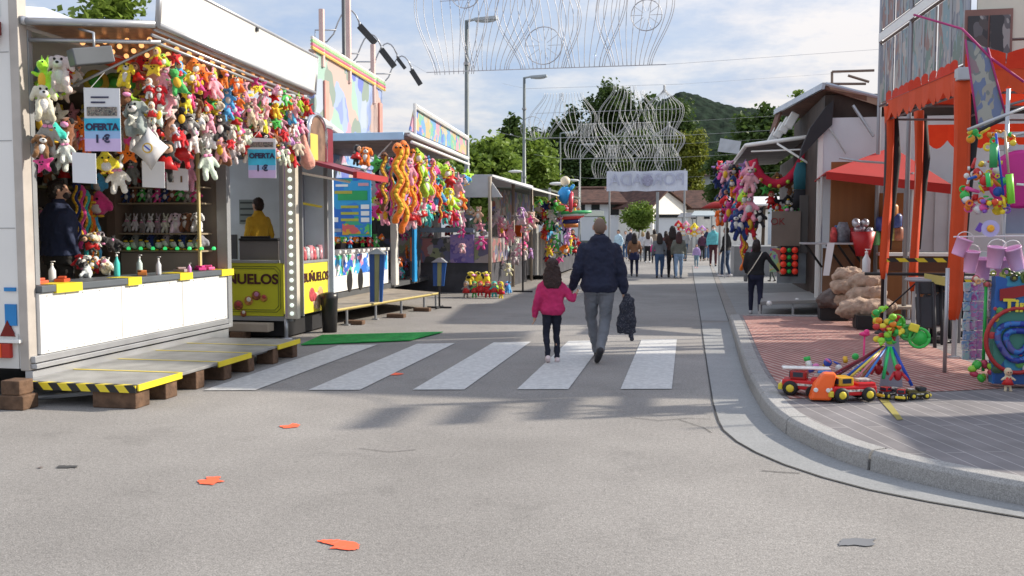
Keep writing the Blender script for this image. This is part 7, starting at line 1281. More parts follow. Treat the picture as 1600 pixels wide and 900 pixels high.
for k, (x, y, r, zb, _) in enumerate(pole_pts):
    m = M(); m.tube([(x, y, .135), (x, y, ze)], .03, 8); m.box((x, y, .145), (.12, .12, .02)); lg = m.build('leg', LGREY, tk)
    m = M(); n = 22; seg = 16; vs = []
    for i in range(n + 1):
        t_ = i / n; z = ze - .05 + (zb - ze) * t_; rr = r * (1.05 - .25 * math.sin(math.pi * t_) * (1 if k != 0 else .4)) * (1 - .5 * max(0, t_ - .92) / .08)
        for j in range(seg):
            a_ = 2 * math.pi * j / seg; q = rr * (1 + .16 * math.sin(a_ * 5 + t_ * 3) + .06 * math.sin(a_ * 9 - t_ * 7)); vs.append((x + .02 * math.sin(t_ * 5) + q * math.cos(a_), y + q * math.sin(a_), z))
    m._add(vs, [(i * seg + j, i * seg + (j + 1) % seg, (i + 1) * seg + (j + 1) % seg, (i + 1) * seg + j) for i in range(n) for j in range(seg)] + [tuple(range(seg)), tuple(range(n * seg, n * seg + seg))]); m.build('tied_curtain', ORC, tk, True)
    if k < 3: m = M(); w_ = r * .9; m.tube([(x + w_ + .02, y + .06, ze - .1), (x + w_ + .05, y + .06, 2.6), (x + w_ + .02, y + .06, 1.9), (x + w_ * .6 + .03, y + .04, 1.3 if k else 1.0)], [.045, .075, .05, .02], 8); m.build('black_trim', mat('black_cloth', (.015, .015, .017), .8), lg, True)
m = M(); m.box((3.0, 10.95, ze - .02), (.16, .16, .14)); m.build('corner_bracket', LGREY, tk, bevel=.01)
# ---- poster tower J
c_near = V((3.45, 12.5, 0)); c_far = V((3.18, 16.4, 0)); tj = thing('poster_tower', 'tall scaffold stand hung with pale photo posters above the orange tent', 'scaffold stand', (3.45, 12.5, 0))
FRM = mat('scaffold_brown', (0.16, 0.12, 0.11), .5, .3); TUBE = mat('scaffold_grey', (0.28, 0.29, 0.32), .4, .4)
dirv = (c_far - c_near).normalized(); nl = V((-dirv.y, dirv.x, 0)); nl = nl if nl.x < 0 else -nl; L_ = (c_far - c_near).length
for p in (c_near, c_near + dirv * L_ * .58, c_far): m = M(); m.tube([p + V((0, 0, .13 if p.y < 15.9 else 0)), p + V((0, 0, 6.3))], .035, 8); m.build('post', TUBE, tj, True); m = M()
x_r = 8.0
for y in (12.5, 16.4): m = M(); m.tube([(x_r, y, .13 if y < 15 else 0), (x_r, y, 6.3)], .035, 8); m.build('post', TUBE, tj, True)
m = M()
for z in (3.66, 4.70, 4.88, 5.95, 6.1): m.tube([c_near + V((0, 0, z)), c_far + V((0, 0, z))], .022, 6)
for z in (3.95, 4.83, 4.95): m.tube([c_near + V((0, -.02, z)), (x_r, 12.48, z)], .03, 6)
m.build('rails', FRM, tj)
PP = pattern('faded_photo', [(0.28, 0.30, 0.32), (0.17, 0.18, 0.22), (0.34, 0.33, 0.31), (0.15, 0.22, 0.19), (0.42, 0.38, 0.36), (0.26, 0.15, 0.13), (0.20, 0.30, 0.34)], 8.0, (1, 1, .4), mixn=.6)
PW = mat('poster_white', (0.33, 0.35, 0.38), .5, var=.08)
def panel(nm, t0, t1, z0, z1, mt, off=.0):
    a, b = c_near + dirv * L_ * t0 + nl * off, c_near + dirv * L_ * t1 + nl * off; m = M(); m.slab([a + V((0, 0, z0)), b + V((0, 0, z0)), b + V((0, 0, z1)), a + V((0, 0, z1))], nl, .012); return m.build(nm, mt, tj)
for z0, z1 in ((3.7, 4.66), (4.92, 5.9)):
    for (t0, t1) in ((.01, .27), (.29, .55), (.60, .78), (.80, .99)):
        w_ = panel('poster', t0, t1, z0, z1, PP)
        for q in (.04, .5): 
            tt = t0 + (t1 - t0) * q; a, b = c_near + dirv * L_ * (tt - .006) + nl * .014, c_near + dirv * L_ * (tt + .006 + .008 * (q == .5)) + nl * .014; m = M(); m.slab([a + V((0, 0, z0)), b + V((0, 0, z0)), b + V((0, 0, z1)), a + V((0, 0, z1))], nl, .004); m.build('fold_strip', PW, w_)
panel('white_strip', 0, 1, 4.72, 4.86, WHITE, .03)
# front face
m = M(); m.b2((3.5, 12.48, 4.86), (x_r, 12.52, 6.2)); m.build('front_upper', mat('sky_panel', (0.50, 0.60, 0.72), .6), tj)
m = M(); m.b2((3.55, 12.46, 3.7), (x_r, 12.50, 4.80)); ff = m.build('front_panel', mat('cream_panel', (0.66, 0.66, 0.56), .6, var=.05), tj)
a, b = at(1508, 16, Y=12.44), at(1580, 100, Y=12.44); m = M(); m.b2((a.x, 12.43, b.z), (b.x, 12.455, a.z)); dp = m.build('dark_poster', mat('poster_frame_brown', (0.24, 0.13, 0.11), .5), ff)
for k in range(2):
    x0 = a.x + (b.x - a.x) * (.06 + .46 * k); x1 = x0 + (b.x - a.x) * .42; m = M(); m.b2((x0, 12.415, b.z + .05), (x1, 12.43, a.z - .08)); m.build('arch_photo', pattern('arch_photo', [(0.04, 0.04, 0.045), (0.12, 0.12, 0.13), (0.30, 0.30, 0.30), (0.08, 0.07, 0.07), (0.2, 0.2, 0.2), (0.45, 0.45, 0.42)], 7, (1, 1, .5), mixn=.6), dp)
m = M(); m.slab([(3.45, 12.5, 6.2), (8, 12.5, 6.2), (8, 16.4, 6.2), (3.18, 16.4, 6.2)], (0, 0, 1), .05); m.build('top', mat('tower_top', (.4, .4, .4), .7), tj)
# ---- hanging poster rod with magenta pole
XT, YT = 3.15, 9.3
tl = thing('hanging_photo_strip', 'tilted dark photo banner on magenta cords above the hanging toys', 'banner', at(1535, 120, Y=10.2)); 
q4 = [at(1508, 62, Y=10.2), at(1543, 75, Y=10.2), at(1571, 180, Y=10.2), at(1528, 203, Y=10.2)]
m = M(); m.slab(q4, (0, 1, 0), .01); m.build('banner_cloth', pattern('muddy_photo', [(0.20, 0.22, 0.24), (0.14, 0.18, 0.30), (0.32, 0.30, 0.26), (0.26, 0.18, 0.2), (0.18, 0.2, 0.2), (0.34, 0.34, 0.30)], 9, (1, 1, .5), mixn=.6), tl)
MG = mat('magenta_cord', (0.40, 0.03, 0.16), .5); m = M(); m.tube([q4[0] + V((0, -.01, 0)), q4[3] + V((0, -.01, 0))], .010, 6); m.tube([q4[1] + V((0, -.01, 0)), q4[2] + V((0, -.01, 0))], .010, 6); m.tube([at(1428, 23, Y=11.0), at(1503, 45, Y=10.6), at(1513, 55, Y=10.2), at(1547, 90, Y=10.2), at(1600, 128, Y=10.0)], .013, 6); m.build('magenta_cord', MG, tl, True)
m = M(); m.tube([q4[3] + V((-.02, 0, -.02)), q4[2] + V((.02, 0, -.02))], .02, 6); m.build('bottom_bar', BLACKM, tl)
# ---- toy rack L at the right edge
YL = 9.35
tlr = thing('toy_rack', 'metal toy rack at the right edge with blue grey panel and table', 'display rack', (3.9, YL, .135)); m = M()
m.tube([at(1512, 203, Y=YL), at(1600, 168, Y=YL)], .018, 6); m.tube([at(1566, 215, Y=YL + .2), at(1640, 200, Y=YL + .2)], .018, 6); x = xy(1568, YL + .3); m.tube([(x, YL + .3, .135), (x, YL + .3, 2.95)], .02, 8); m.tube([(xy(1506, YL), YL + .5, .135), (xy(1506, YL), YL + .5, 1.2)], .02, 6); m.tube([(4.6, YL, .135), (4.6, YL, 3)], .02, 6); m.build('rack_tubes', LGREY, tlr, True)
a = at(1572, 318, Y=YL + .35); m = M(); m.b2((a.x, YL + .35, 1.55), (5.2, YL + .4, a.z)); m.build('backing_panel', mat('blue_grey_panel', (0.24, 0.28, 0.36), .4), tlr)
m = M(); m.b2((xy(1556, YL), YL + .1, .75), (5.2, YL + .9, .80)); m.build('table_board', GREY, tlr)
m = M()
for y in (0, .14): m.b2((xy(1566, YL) , YL + .3 + y, 2.36 + y), (5.3, YL + .36 + y, 2.41 + y))
m.build('ceiling_slat', LGREY, tlr)
# pink buckets
gB = 'pink toy buckets hanging in a row'; BK1 = mat('bucket_pink', (0.80, 0.42, 0.68), .35, var=.05)
def bucket(label, u, v, w, h, Y, rot):
    p = at(u, v, Y=Y); d = (p - V((0, 0, HC))).dot(_F); r = w / F * d / 2; hh = h / F * d; t = thing('toy_bucket', label, 'bucket', p, gB); ax = Euler((rad(8), rot, 0)).to_matrix() @ V((0, 0, 1))
    m = M(); m.lathe(p - ax * hh / 2, [(r * .78, 0), (r * .8, .01), (r, hh * .93), (r * 1.06, hh * .93), (r * 1.06, hh), (r * .95, hh), (r * .9, hh * .9), (r * .7, .02)], 20, ax); m.build('bucket_body', BK1, t, True)
    m = M(); s_ = Euler((rad(8), rot, 0)).to_matrix() @ V((1, 0, 0)); m.tube([p + ax * hh / 2 + s_ * r * math.cos(a_) + ax * r * .9 * math.sin(a_) for a_ in [math.pi * k / 8 for k in range(9)]], .005, 6); m.build('handle', WHITE, t, True)
for i, (u, v, w, h, rot, y, lb) in enumerate(((1502, 386, 24, 28, .35, 9.3, 'leftmost pink bucket overlapping the orange curtain'), (1517, 409, 22, 34, .05, 9.3, 'tall pink bucket right of the leftmost one'), (1535, 420, 24, 34, -.05, 9.5, 'darker pink bucket low in the middle'), (1555, 402, 26, 34, .08, 9.2, 'pink bucket in front of the middle, with silver handle'), (1566, 420, 24, 34, -.1, 9.5, 'pink bucket behind and right of the one with the silver handle'), (1586, 404, 26, 36, -.35, 9.2, 'tilted pink bucket at the right edge'))): bucket(lb, u, v, w, h, y, rot)
m = M(); m.tube([at(1490, 370, Y=9.35), at(1620, 368, Y=9.35)], .008, 6); m.build('bucket_cord', WHITE, tlr)
# nets and sticks of bright toys
def blob_toy(name, label, p, cols, n, sp, s, grp=None, cat='toy'):
    t = thing(name, label, cat, p, grp); rr = random.Random(int(abs(p.x * 1000 + p.z * 777)))
    for k in range(n):
        q = p + V((rr.uniform(-sp[0], sp[0]), rr.uniform(-.05, .05), rr.uniform(-sp[1], sp[1]))); m = M(); c = cols[k % len(cols)]; z = s * rr.uniform(.6, 1.3)
        j = k % 4
        if j == 0: m.ell(q, (z, z * .7, z), 10)
        elif j == 1: m.box(q, (z * 1.6, z, z * 1.1), rz=rr.uniform(0, 3), ry=rr.uniform(-1, 1))
        elif j == 2: m.tube([q + V((z * .7 * math.cos(a_), 0, z * .7 * math.sin(a_))) for a_ in [2 * math.pi * w_ / 10 for w_ in range(11)]], z * .28, 6)
        else: m.cone(q, q + V((rr.uniform(-2, 2) * z, 0, rr.uniform(-2, 2) * z)), z * .4, z * .3, 8)
        m.build('toy_piece', mat('tp_%02d%02d%02d' % tuple(int(x * 99) for x in c), c, .35), t, True)
    return t
CT = [(0.75, 0.60, 0.02), (0.65, 0.03, 0.03), (0.02, 0.10, 0.45), (0.05, 0.45, 0.08), (0.7, 0.7, 0.7), (0.75, 0.2, 0.02), (0.75, 0.10, 0.35)]
blob_toy('net_of_toys', 'hanging net crammed with red, yellow and blue small toys', at(1540, 300, Y=9.3), CT, 40, (.20, .17), .04)
blob_toy('net_of_toys', 'upper hanging bunch of orange and green plastic tools', at(1545, 218, Y=9.4), [(0.8, 0.3, 0.02), (0.05, 0.5, 0.1), (0.8, 0.6, 0.05)], 16, (.22, .08), .035)
blob_toy('toy_bunch', 'red and white bunch in the middle of the toy net', at(1535, 265, Y=9.35), [(0.6, 0.05, 0.05), (0.7, 0.7, 0.68), (0.75, 0.55, 0.05)], 18, (.16, .08), .035)
blob_toy('toy_bunch', 'yellow and red pack hanging low on the toy net', at(1556, 322, Y=9.25), [(0.8, 0.6, 0.03), (0.7, 0.08, 0.03), (0.25, 0.1, 0.5)], 18, (.13, .06), .03)
for i, (u0, v0, u1, v1, c, r, lb) in enumerate(((1556, 208, 1568, 305, (0.02, 0.08, 0.50), .010, 'long blue toy stick hanging on the rack'), (1570, 205, 1576, 270, (0.50, 0.42, 0.30), .010, 'tan toy stick hanging on the rack'), (1577, 272, 1580, 318, (0.25, 0.75, 0.05), .032, 'bright lime toy tube on the rack'), (1543, 270, 1545, 292, (0.05, 0.6, 0.15), .02, 'short green toy tube in the net'), (1553, 225, 1552, 262, (0.05, 0.35, 0.12), .035, 'dark green toy tube behind the blue stick'))):
    m = M(); m.tube([at(u0, v0, Y=9.2), at(u1, v1, Y=9.2)], r, 10); o = m.build('toy_stick', mat('stick_%d' % i, c, .35), None, True); tag(o, lb, 'toy stick')
p = at(1594, 280, Y=9.5); t = thing('magenta_disc', 'big round magenta plastic disc at the right edge', 'toy', p); m = M(); m.lathe(p, [(.02, -.03), (.26, -.02), (.28, 0), (.24, .01), (.01, .015)], 28, (-.3, -1, 0)); m.build('disc', mat('magenta_plastic', (0.55, 0.02, 0.25), .35), t, True); m = M(); m.tube([p + V((-.05, -.06, -.05)), p + V((.15, -.08, -.07))], .012, 6); m.build('white_grip', WHITE, t)
p = at(1547, 357, Y=9.2); t = thing('round_toy', 'violet and white ring toy with orange centre above the buckets', 'toy', p); m = M(); m.lathe(p, [(.075, -.01), (.08, .01), (.01, .012)], 20, (0, -1, 0)); m.build('ring', mat('pale_violet', (0.50, 0.45, 0.75), .4), t); m = M(); m.lathe(p + V((0, -.02, 0)), [(.035, 0), (.02, .02)], 16, (0, -1, 0)); m.build('centre', mat('orange_plastic', (0.85, 0.4, 0.02), .4), t); m = M(); m.box(p + V((-.09, 0, .01)), (.05, .02, .08), ry=.5); m.build('wing', mat('violet', (0.15, 0.06, 0.4), .4), t)
# long packets hanging below buckets
for i, (u, w, c, lb) in enumerate(((1510, 9, [(0.35, 0.5, 0.5), (0.2, 0.3, 0.5), (0.5, 0.45, 0.5)], 'grey blue long packet strip'), (1520, 11, [(0.65, 0.25, 0.5), (0.5, 0.1, 0.35), (0.6, 0.5, 0.6), (0.3, 0.4, 0.6)], 'pink long packet strip'), (1531, 9, [(0.70, 0.25, 0.55), (0.55, 0.35, 0.6), (0.7, 0.5, 0.6)], 'violet pink long packet strip'), (1549, 9, [(0.35, 0.15, 0.2), (0.15, 0.12, 0.18), (0.4, 0.3, 0.35)], 'dark mauve long packet strip'), (1560, 10, [(0.10, 0.10, 0.18), (0.2, 0.2, 0.3), (0.3, 0.2, 0.3)], 'dark blue long packet strip'))):
    p = at(u, 500, Y=9.4 + .03 * i); wd = w / F * 9.8; m = M(); pts = []; zt_, zb_ = at(u, 440, Y=9.4).z, at(u, 562 - 3 * (i > 2) * 2, Y=9.4).z
    for k in range(8): z0 = zb_ + (zt_ - zb_) * k / 8; z1 = zb_ + (zt_ - zb_) * (k + .93) / 8; m.box((p.x + .004 * (-1) ** k, p.y, (z0 + z1) / 2), (wd, .03, z1 - z0), ry=.06 * (-1) ** k)
    o = m.build('packet_strip', pattern('pack_%d' % i, c, 22), None, bevel=.004); tag(o, lb + ' hanging below the pink buckets', 'packet strip', 'strips of toy packets')
p = at(1541, 440, Y=9.1); q = at(1536, 580, Y=9.1); t = thing('green_push_toy', 'green stick push toy with a leafy green head reaching the pavement', 'push toy', q); m = M(); m.tube([p, q], .015, 8); m.build('stick', mat('stick_green', (0.02, 0.35, 0.06), .4), t, True); rr = random.Random(4)
for k in range(14): a_ = k * .7; m = M(); m.ell(q + V((.10 * math.cos(a_) * rr.uniform(.5, 1.2), rr.uniform(-.05, .05), .07 * math.sin(a_))), (.045, .03, .03), 8, (0, a_, 0)); m.build('petal', mat(('petal_green', 'petal_lime', 'petal_red')[k % 3 if k % 5 else 2], ((0.05, 0.4, 0.05), (0.3, 0.6, 0.05), (0.5, 0.05, 0.1))[k % 3 if k % 5 else 2], .4), t, True)
blob_toy('toy_bunch', 'orange and cream bunch at the top of the green push toy', at(1541, 440, Y=9.1), [(0.7, 0.35, 0.15), (0.7, 0.55, 0.4), (0.5, 0.1, 0.1)], 12, (.10, .03), .03)
# large blue boxed play set at the edge
a, b = at(1556, 432, Y=9.0), at(1660, 600, Y=9.0); t = thing('boxed_play_set', 'large blue boxed target game with red rings and yellow lettering', 'boxed toy', (a.x, 9.0, .14)); zb_ = .17; m = M(); m.b2((a.x, 9.0, zb_), (5.0, 9.12, a.z)); m.build('box', pattern('blue_box_print', [(0.02, 0.10, 0.35), (0.03, 0.18, 0.45), (0.02, 0.08, 0.25), (0.04, 0.25, 0.40), (0.05, 0.2, 0.15)], 5), t, bevel=.004)
m = M(); c_ = at(1590, 532, Y=8.99); 
for nm, r0, r1, c in (('outer_ring', .27, .05, (0.42, 0.03, 0.03)),): m = M(); m.tube([(c_.x + r0 * math.cos(a_), 8.985, c_.z + r0 * 1.1 * math.sin(a_)) for a_ in [2 * math.pi * k / 30 for k in range(31)]], .020, 6); m.build('red_ring', mat('ring_red', c, .4), t, True)
for k, r_ in enumerate((.17, .10)): m = M(); m.tube([(c_.x + r_ * (1 + .1 * math.sin(3 * a_)) * math.cos(a_), 8.985, c_.z + r_ * (1 + .1 * math.sin(3 * a_)) * math.sin(a_)) for a_ in [2 * math.pi * w_ / 24 for w_ in range(25)]], .030, 6); m.build('blue_ring', pattern('blue_ring_print', [(0.02, 0.04, 0.30), (0.03, 0.15, 0.45), (0.02, 0.03, 0.2), (0.1, 0.1, 0.3)], 14), t, True)
rr = random.Random(21)
for k in range(14): q = V((c_.x + rr.uniform(-.30, .35), 8.985, c_.z + rr.uniform(-.30, .42))); m = M(); m.lathe(q, [(rr.uniform(.015, .04), 0), (.012, .006)], 7, (rr.uniform(-.1, .1), -1, 0)); m.build('printed_figure', mat('pf_%d' % (k % 5), ((0.6, 0.4, 0.05), (0.1, 0.3, 0.08), (0.5, 0.05, 0.05), (0.5, 0.5, 0.5), (0.05, 0.1, 0.05))[k % 5], .5), t)
m = M(); a2 = at(1566, 447, Y=8.98); m.slab([at(1562, 470, Y=8.985), at(1640, 455, Y=8.985), at(1640, 438, Y=8.985), at(1562, 452, Y=8.985)], (0, -1, 0), .006); m.build('title_band', mat('band_dark_red', (0.30, 0.02, 0.02), .5), t); text('title_text', 'Tiro al blanco', at(1568, 478, Y=8.975), .16, mat('title_yellow', (0.75, 0.6, 0.05), .5), t, bold=.006, align='LEFT')
blob_toy('toy_bunch', 'green and yellow camouflage toy pack on top of the blue boxed game', at(1583, 430, Y=9.0), [(0.10, 0.15, 0.03), (0.3, 0.3, 0.05), (0.04, 0.04, 0.03)], 16, (.18, .03), .035)
p = at(1572, 590, Y=8.9); plush('doll', 'cream', (p.x, 8.85, .36), 'standing at the foot of the blue boxed game', 'loose toys at the right edge', .48)
# ---- toys on the pavement
def toy_truck(label, p, c, L_, rz, cab=(0.02, 0.02, 0.02), wheel=(0.75, 0.6, 0.05)):
    t = thing('toy_truck', label, 'toy truck', p, 'toy trucks on the pavement'); R_ = Matrix.Rotation(rz, 3, 'Z'); pp = V(p)
    def pt_(x, y, z): return pp + R_ @ V((x, y, z))
    w = L_ * .42; m = M(); m.box(pt_(0, 0, L_ * .23), (L_, w, L_ * .2), rz=rz); m.box(pt_(-L_ * .28, 0, L_ * .34), (L_ * .40, w * .95, L_ * .12), rz=rz); m.build('body', mat('truck_%02d%02d' % (int(c[0] * 99), int(c[1] * 99)), c, .3), t, bevel=L_ * .03)
    m = M(); m.box(pt_(L_ * .18, 0, L_ * .42), (L_ * .34, w * .86, L_ * .2), rz=rz); m.build('cab', mat('cab_%02d' % int(cab[0] * 99), cab, .2), t, bevel=L_ * .04)
    m = M(); m.box(pt_(L_ * .53, 0, L_ * .17), (L_ * .09, w * 1.05, L_ * .12), rz=rz); m.build('bumper', mat('bumper_yellow', (0.75, 0.6, 0.05), .4), t, bevel=.006)
    for sy in (-1, 1):
        m = M(); m.box(pt_(-L_ * .05, sy * (w * .5 + .003), L_ * .24), (L_ * .62, .004, L_ * .045), rz=rz); m.build('side_stripe', mat('stripe_print', (0.75, 0.70, 0.6), .5, var=.8, scale=40), t)
        m = M(); m.ell(pt_(L_ * .50, sy * w * .32, L_ * .27), L_ * .035, 8); m.build('headlight', WHITE, t, True)
    m = M(); m.box(pt_(L_ * .355, 0, L_ * .43), (.006, w * .7, L_ * .12), rz=rz); m.box(pt_(L_ * .18, 0, L_ * .44), (L_ * .2, w * .875, L_ * .10), rz=rz); m.build('window', mat('toy_glass', (0.03, 0.04, 0.06), .1), t)
    m = M(); m.box(pt_(-L_ * .28, 0, L_ * .43), (L_ * .30, w * .55, L_ * .06), rz=rz); m.build('load', mat('toy_load', (0.45, 0.40, 0.36), .5, var=.8, scale=30), t, bevel=.005)
    for sx in (-.3, .32):
        for sy in (-1, 1):
            ax = R_ @ V((0, sy, 0)); c_ = pt_(sx * L_, sy * w * .52, L_ * .155); m = M(); m.lathe(c_ - ax * L_ * .06, [(L_ * .10, 0), (L_ * .155, L_ * .02), (L_ * .155, L_ * .10), (L_ * .11, L_ * .12)], 18, ax); wh = m.build('wheel', BLACK, t, True)
            m = M(); m.lathe(c_ + ax * L_ * .06, [(L_ * .085, 0), (L_ * .07, L_ * .012), (L_ * .02, L_ * .02)], 12, ax); m.build('hub', mat('hub_yellow', wheel, .4), wh, True)
    return t
Zs = KZ
def gp(u, v): q = at(u, v, Z=Zs + .001); return V((q.x, q.y, Zs + .001))
RD = (0.60, 0.015, 0.02)
toy_truck('left red toy fire truck with yellow bumper and silver ladder', gp(1262, 617), RD, .42, rad(165), (0.35, 0.02, 0.02))
toy_truck('right red toy race truck with big yellow wheels', gp(1328, 625), RD, .40, rad(200), (0.65, 0.35, 0.03))
toy_truck('small dark toy truck behind the red race truck', gp(1300, 612), (0.02, 0.25, 0.15), .36, rad(170), (0.02, 0.2, 0.5))
toy_truck('small dark quad toy between the sticks', gp(1388, 622), (0.03, 0.03, 0.04), .20, rad(220), (0.45, 0.03, 0.03), (0.4, 0.4, 0.42))
toy_truck('second dark quad toy right of the first', gp(1409, 624), (0.03, 0.03, 0.04), .18, rad(250), (0.5, 0.03, 0.03), (0.4, 0.4, 0.42))
toy_truck('black and yellow toy loader at the right end of the toy row', gp(1432, 623), (0.10, 0.08, 0.02), .20, rad(20), (0.03, 0.03, 0.03))
p = gp(1438, 623); 
t = thing('toy_nose', 'bright orange toy car front lying before the red race truck', 'toy car', gp(1284, 628)); p = t.location; m = M(); m.slab([p + V((-.10, 0, .01)), p + V((.08, 0, .01)), p + V((.12, .02, .24)), p + V((.02, .03, .24)), p + V((-.06, .02, .14))], (0, 1, 0), .12); m.build('car_front', mat('fluo_orange', (0.95, 0.14, 0.02), .4), t, bevel=.02); m = M()
for s_ in (-1, 1): m.lathe(p + V((.0 + .05 * s_, -.003, .10)), [(.02, 0), (.015, .01)], 10, (0, -1, 0))
m.build('lamp', WHITE, t); m = M(); m.lathe(p + V((-.06, .16, .05)), [(.05, 0), (.05, .03)], 14, (0, 1, 0)); m.lathe(p + V((.09, .16, .05)), [(.05, 0), (.05, .03)], 14, (0, 1, 0)); m.build('wheel', BLACK, t)
t = thing('toy_ladder', 'white toy ladder lying on the left fire truck', 'toy ladder', gp(1262, 617) + V((0, 0, .24))); p = t.location; m = M(); m.tube([p + V((-.22, -.04, .0)), p + V((.18, -.04, .0))], .010, 6); m.tube([p + V((-.22, .04, .0)), p + V((.18, .04, .0))], .010, 6)
for k in range(8): m.tube([p + V((-.2 + .05 * k, -.04, 0)), p + V((-.2 + .05 * k, .04, 0))], .006, 5)
m.build('ladder', WHITE, t)
blob_toy('toy_heap', 'heap of white, yellow and pink small figures between the red trucks', gp(1312, 603) + V((0, 0, .20)), [(0.75, 0.73, 0.7), (0.8, 0.45, 0.03), (0.75, 0.2, 0.45), (0.05, 0.5, 0.1), (0.05, 0.1, 0.5)], 20, (.32, .08), .035)
for i, (u, v) in enumerate(((1372, 590), (1402, 600))):
    p = gp(u, v + 20); t = thing('toy_rider', ('red toy rider figure on the first quad', 'red toy rider figure on the second quad')[i], 'toy figure', p + V((0, 0, .12))); m = M(); p = p + V((0, 0, .13)); m.ell(p + V((0, 0, .06)), (.035, .03, .05)); m.ell(p + V((0, 0, .13)), .028); m.cone(p + V((-.03, 0, .08)), p + V((-.07, -.05, .03)), .014, .012); m.cone(p + V((.03, 0, .08)), p + V((.07, -.05, .03)), .014, .012); m.build('figure', mat('rider_red', (0.45, 0.02, 0.03), .4), t, True)
# push sticks fanning out from the pinwheel bunch
H0 = at(1390, 542, Y=8.6)
for i, (u, v, c, lb) in enumerate(((1296, 588, (0.22, 0.02, 0.03), 'dark red'), (1300, 592, (0.10, 0.01, 0.02), 'brown'), (1318, 592, (0.02, 0.10, 0.45), 'blue'), (1330, 588, (0.75, 0.6, 0.1), 'yellow'), (1335, 594, (0.65, 0.25, 0.3), 'rose'), (1342, 596, (0.3, 0.1, 0.05), 'rust'), (1350, 594, (0.05, 0.2, 0.6), 'light blue'), (1380, 592, (0.05, 0.65, 0.20), 'bright green'), (1404, 592, (0.05, 0.60, 0.15), 'second bright green'), (1425, 603, (0.02, 0.08, 0.50), 'deep blue'))):
    q = at(u, v, Y=8.35 if u < 1360 else 8.5); m = M(); st = H0 + V(((u - 1390) / 900 * .6, 0, 0)); m.tube([st, q], .011 if u < 1360 else .015, 8); o = m.build('push_stick', mat('pstick_%d' % i, c, .35), None, True); tag(o, '%s toy push stick fanning down from the pinwheel bunch' % lb, 'toy stick', 'push sticks fanning from the pinwheel bunch')
p = at(1393, 510, Y=8.6); t = thing('pinwheel_bunch', 'bunch of green and orange pinwheels tied at the top of the push sticks', 'pinwheels', p); rr = random.Random(9)
for k in range(26):
    q = p + V((rr.uniform(-.12, .12), rr.uniform(-.05, .05), rr.uniform(-.16, .14))); m = M(); a_ = rr.uniform(0, 6); s_ = .045
    m.slab([q, q + V((s_ * math.cos(a_), -.01, s_ * math.sin(a_))), q + V((s_ * 1.2 * math.cos(a_ + .8), -.02, s_ * 1.2 * math.sin(a_ + .8)))], (0, -1, 0), .014); m.ell(q + V((-.02, 0, .01)), (.035, .02, .03), 8); m.build('pinwheel_vane', mat(('vane_green', 'vane_orange', 'vane_lime', 'vane_red', 'vane_yellow')[k % 5], ((0.04, 0.42, 0.08), (0.75, 0.22, 0.02), (0.3, 0.65, 0.05), (0.55, 0.04, 0.04), (0.75, 0.62, 0.05))[k % 5], .35), t, True)
for (u, v, r, c) in ((1436, 528, .085, (0.05, 0.50, 0.08)), (1418, 520, .06, (0.08, 0.35, 0.08)), (1400, 505, .07, (0.1, 0.5, 0.05))):
    q = at(u, v, Y=8.6); m = M(); m.tube([q + V((r * math.cos(a_), 0, r * math.sin(a_))) for a_ in [2 * math.pi * k / 18 for k in range(19)]], .014, 8); m.lathe(q, [(r * .8, 0), (r * .8, .008)], 16, (0, -1, 0)); m.build('green_wheel', mat('wheel_%d' % u, c, .3), t, True)
q = at(1428, 512, Y=8.55); m = M(); m.box(q, (.08, .05, .07), ry=.3); m.build('yellow_box', mat('vane_yellow', ()), t, bevel=.01)
t = thing('pink_flower_stick', 'small pink flower stick standing behind the toys', 'toy stick', at(1350, 552, Y=9.6)); p = at(1351, 522, Y=9.8); q = at(1349, 555, Y=9.8); m = M(); m.tube([q + V((0, 0, -.25)), p], .010, 6); m.ell(p, (.055, .03, .025)); m.ell(p + V((.02, 0, .02)), (.03, .03, .03)); m.build('flower', mat('hotpink_plastic', (0.80, 0.04, 0.22), .35), t, True)
m = M(); q = at(1395, 590, Y=8.8); m.slab([(q.x - .10, 8.85, Zs), (q.x + .10, 8.85, Zs), (q.x + .05, 8.85, Zs + .48), (q.x - .05, 8.85, Zs + .48)], (0, 1, 0), .03); o = m.build('grey_card', mat('card_grey_violet', (0.30, 0.30, 0.36), .6), None); tag(o, 'grey violet upright card standing between the two bright green sticks', 'card')
# flat yellow stain on pavers
g_ = [at(u, v, Z=KZ + .0025) for u, v in ((1372, 622), (1386, 622), (1411, 655), (1402, 656))]; m = M(); m._add(g_, [(0, 1, 2, 3)]); m.build('yellow_mark', mat('faded_yellow_paint', (0.28, 0.24, 0.06), .8), kind='structure')
# people-height clutter at the far end: stalls closing the vista
for i, (u0, u1, vt, Y, c, lb) in enumerate(((1066, 1082, 333, 60, (0.45, 0.42, 0.4), 'pale far stall below the low white building'), (1088, 1112, 330, 52, (0.35, 0.40, 0.42), 'far grey stall behind the person in teal'), (905, 935, 330, 45, (0.16, 0.18, 0.16), 'far dark green stall left of the white house'))):
    xa, xb = xy(u0, Y), xy(u1, Y); zt = at(u0, vt, Y=Y).z; t = thing('far_stall', lb, 'stall', ((xa + xb) / 2, Y, 0)); m = M(); m.slab([(xa - .3, Y - .6, zt - .3), (xb + .3, Y - .6, zt - .3), (xb + .1, Y + 2, zt), (xa - .1, Y + 2, zt)], (0, 0, 1), .06); m.build('roof', mat('fs_%d' % i, c, .7), t)
    m = M(); m.b2((xa, Y, 0), (xb, Y + .1, 1.0)); m.build('counter', mat('fs_w%d' % i, tuple(x * .8 for x in c), .7), t)
    for x in (xa, xb): m = M(); m.tube([(x, Y, 0), (x, Y, zt - .2)], .04, 6); m.build('post', GREY, t)
gZ = 'balloons at the far end of the street'
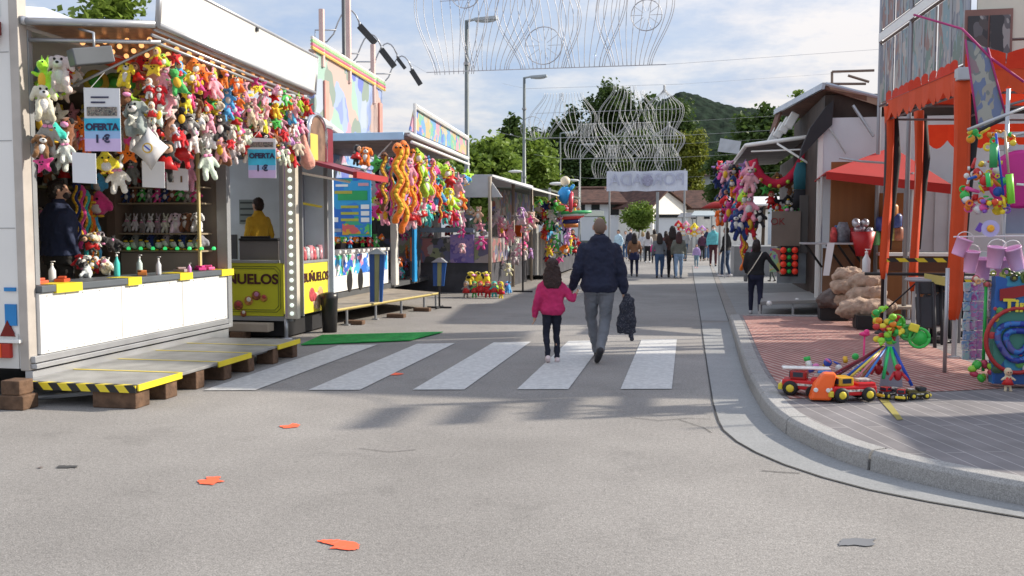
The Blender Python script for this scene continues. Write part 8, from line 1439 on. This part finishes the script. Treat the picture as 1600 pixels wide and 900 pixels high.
for i, (u, v, c, s) in enumerate(((1064, 350, 'red', 1), (1072, 345, 'pale pink', 1), (1076, 355, 'hot pink', 1), (1085, 348, 'yellow', 1.2), (1085, 358, 'yellow', 1.0), (1092, 355, 'pale pink', 1), (1097, 352, 'lilac', 1), (1068, 357, 'white', 1), (1060, 344, 'red', 1.0))):
    plush('bird', c, at(u, v, Y=44), 'shaped balloon above the crowd, %s of the far bunch' % ordinal(i), gZ, 1.3 * s)
p = at(1128, 325, Y=30); t = thing('red_umbrella', 'small red parasol over a stall beyond the hanging plush on the right', 'parasol', p); m = M(); m.lathe(at(1134, 318, Y=30), [(.8, -.15), (.5, .02), (.02, .15)], 10); m.build('canopy', RED, t, True); q = at(1134, 318, Y=30); m = M(); m.tube([(q.x, q.y, 0), (q.x, q.y, q.z)], .025, 6); m.build('pole', LGREY, t)
m = M(); q = at(1140, 302, Y=31); m.slab([(q.x - .3, 31, 2.35), (3.6, 31, 2.35), (3.6, 34, 2.7), (q.x - .3, 34, 2.7)], (0, 0, 1), .05); t = thing('white_canopy_stall', 'stall with white canopy beyond the right hanging plush', 'stall', (2.2, 31, 0)); m.build('canopy', WHITE, t); m = M(); m.b2((1.6, 31.5, 0), (3.6, 34, 1.0)); m.build('counter', GREY, t)
for x in (1.1, 3.5): m = M(); m.tube([(x, 31.1, 0), (x, 31.1, 2.4)], .04, 6); m.build('post', LGREY, t)
# ---- added out of view: stall body and slatted sign that cast shade
t = thing('toy_stall', 'unseen stall block right of the toy rack, added to cast shade', 'toy stall', (5.4, 7.6, KZ)); m = M(); m.b2((5.3, 7.6, KZ), (7.6, 9.0, 2.4)); m.build('unseen_shade_body', mat('shade_body_blue', (0.2, 0.25, 0.35), .6), t)
m = M(); m.b2((5.1, 7.5, 2.45), (7.8, 9.1, 2.5)); m.build('roof', OFFW, t, bevel=.01)
m = M()
for k in range(4): m.b2((5.0, 10.2, 3.5 + .45 * k), (5.06, 11.1, 3.70 + .45 * k))
m.build('shade_slats', mat('shade_slat_cream', (0.6, 0.55, 0.4), .5), t)  # unseen slats added to throw a broken shadow band across the road
for y in (10.25, 11.05): m = M(); m.tube([(5.04, y, KZ), (5.04, y, 3.6)], .03, 8); m.build('shade_slat_post', LGREY, t)
# ---- drop unused prototypes
for k, t in PROTO.items():
    if k not in USED:
        for ch in list(t.children): bpy.data.objects.remove(ch)
        bpy.data.objects.remove(t)
dups = {k: v for k, v in LABELS.items() if v > 1}
print('DUPLICATE LABELS', dups)
for o in bpy.data.objects:
    l_ = o.get('label')
    if l_ and len(l_.replace('-', ' ').split()) > 16: print('LONG', l_)
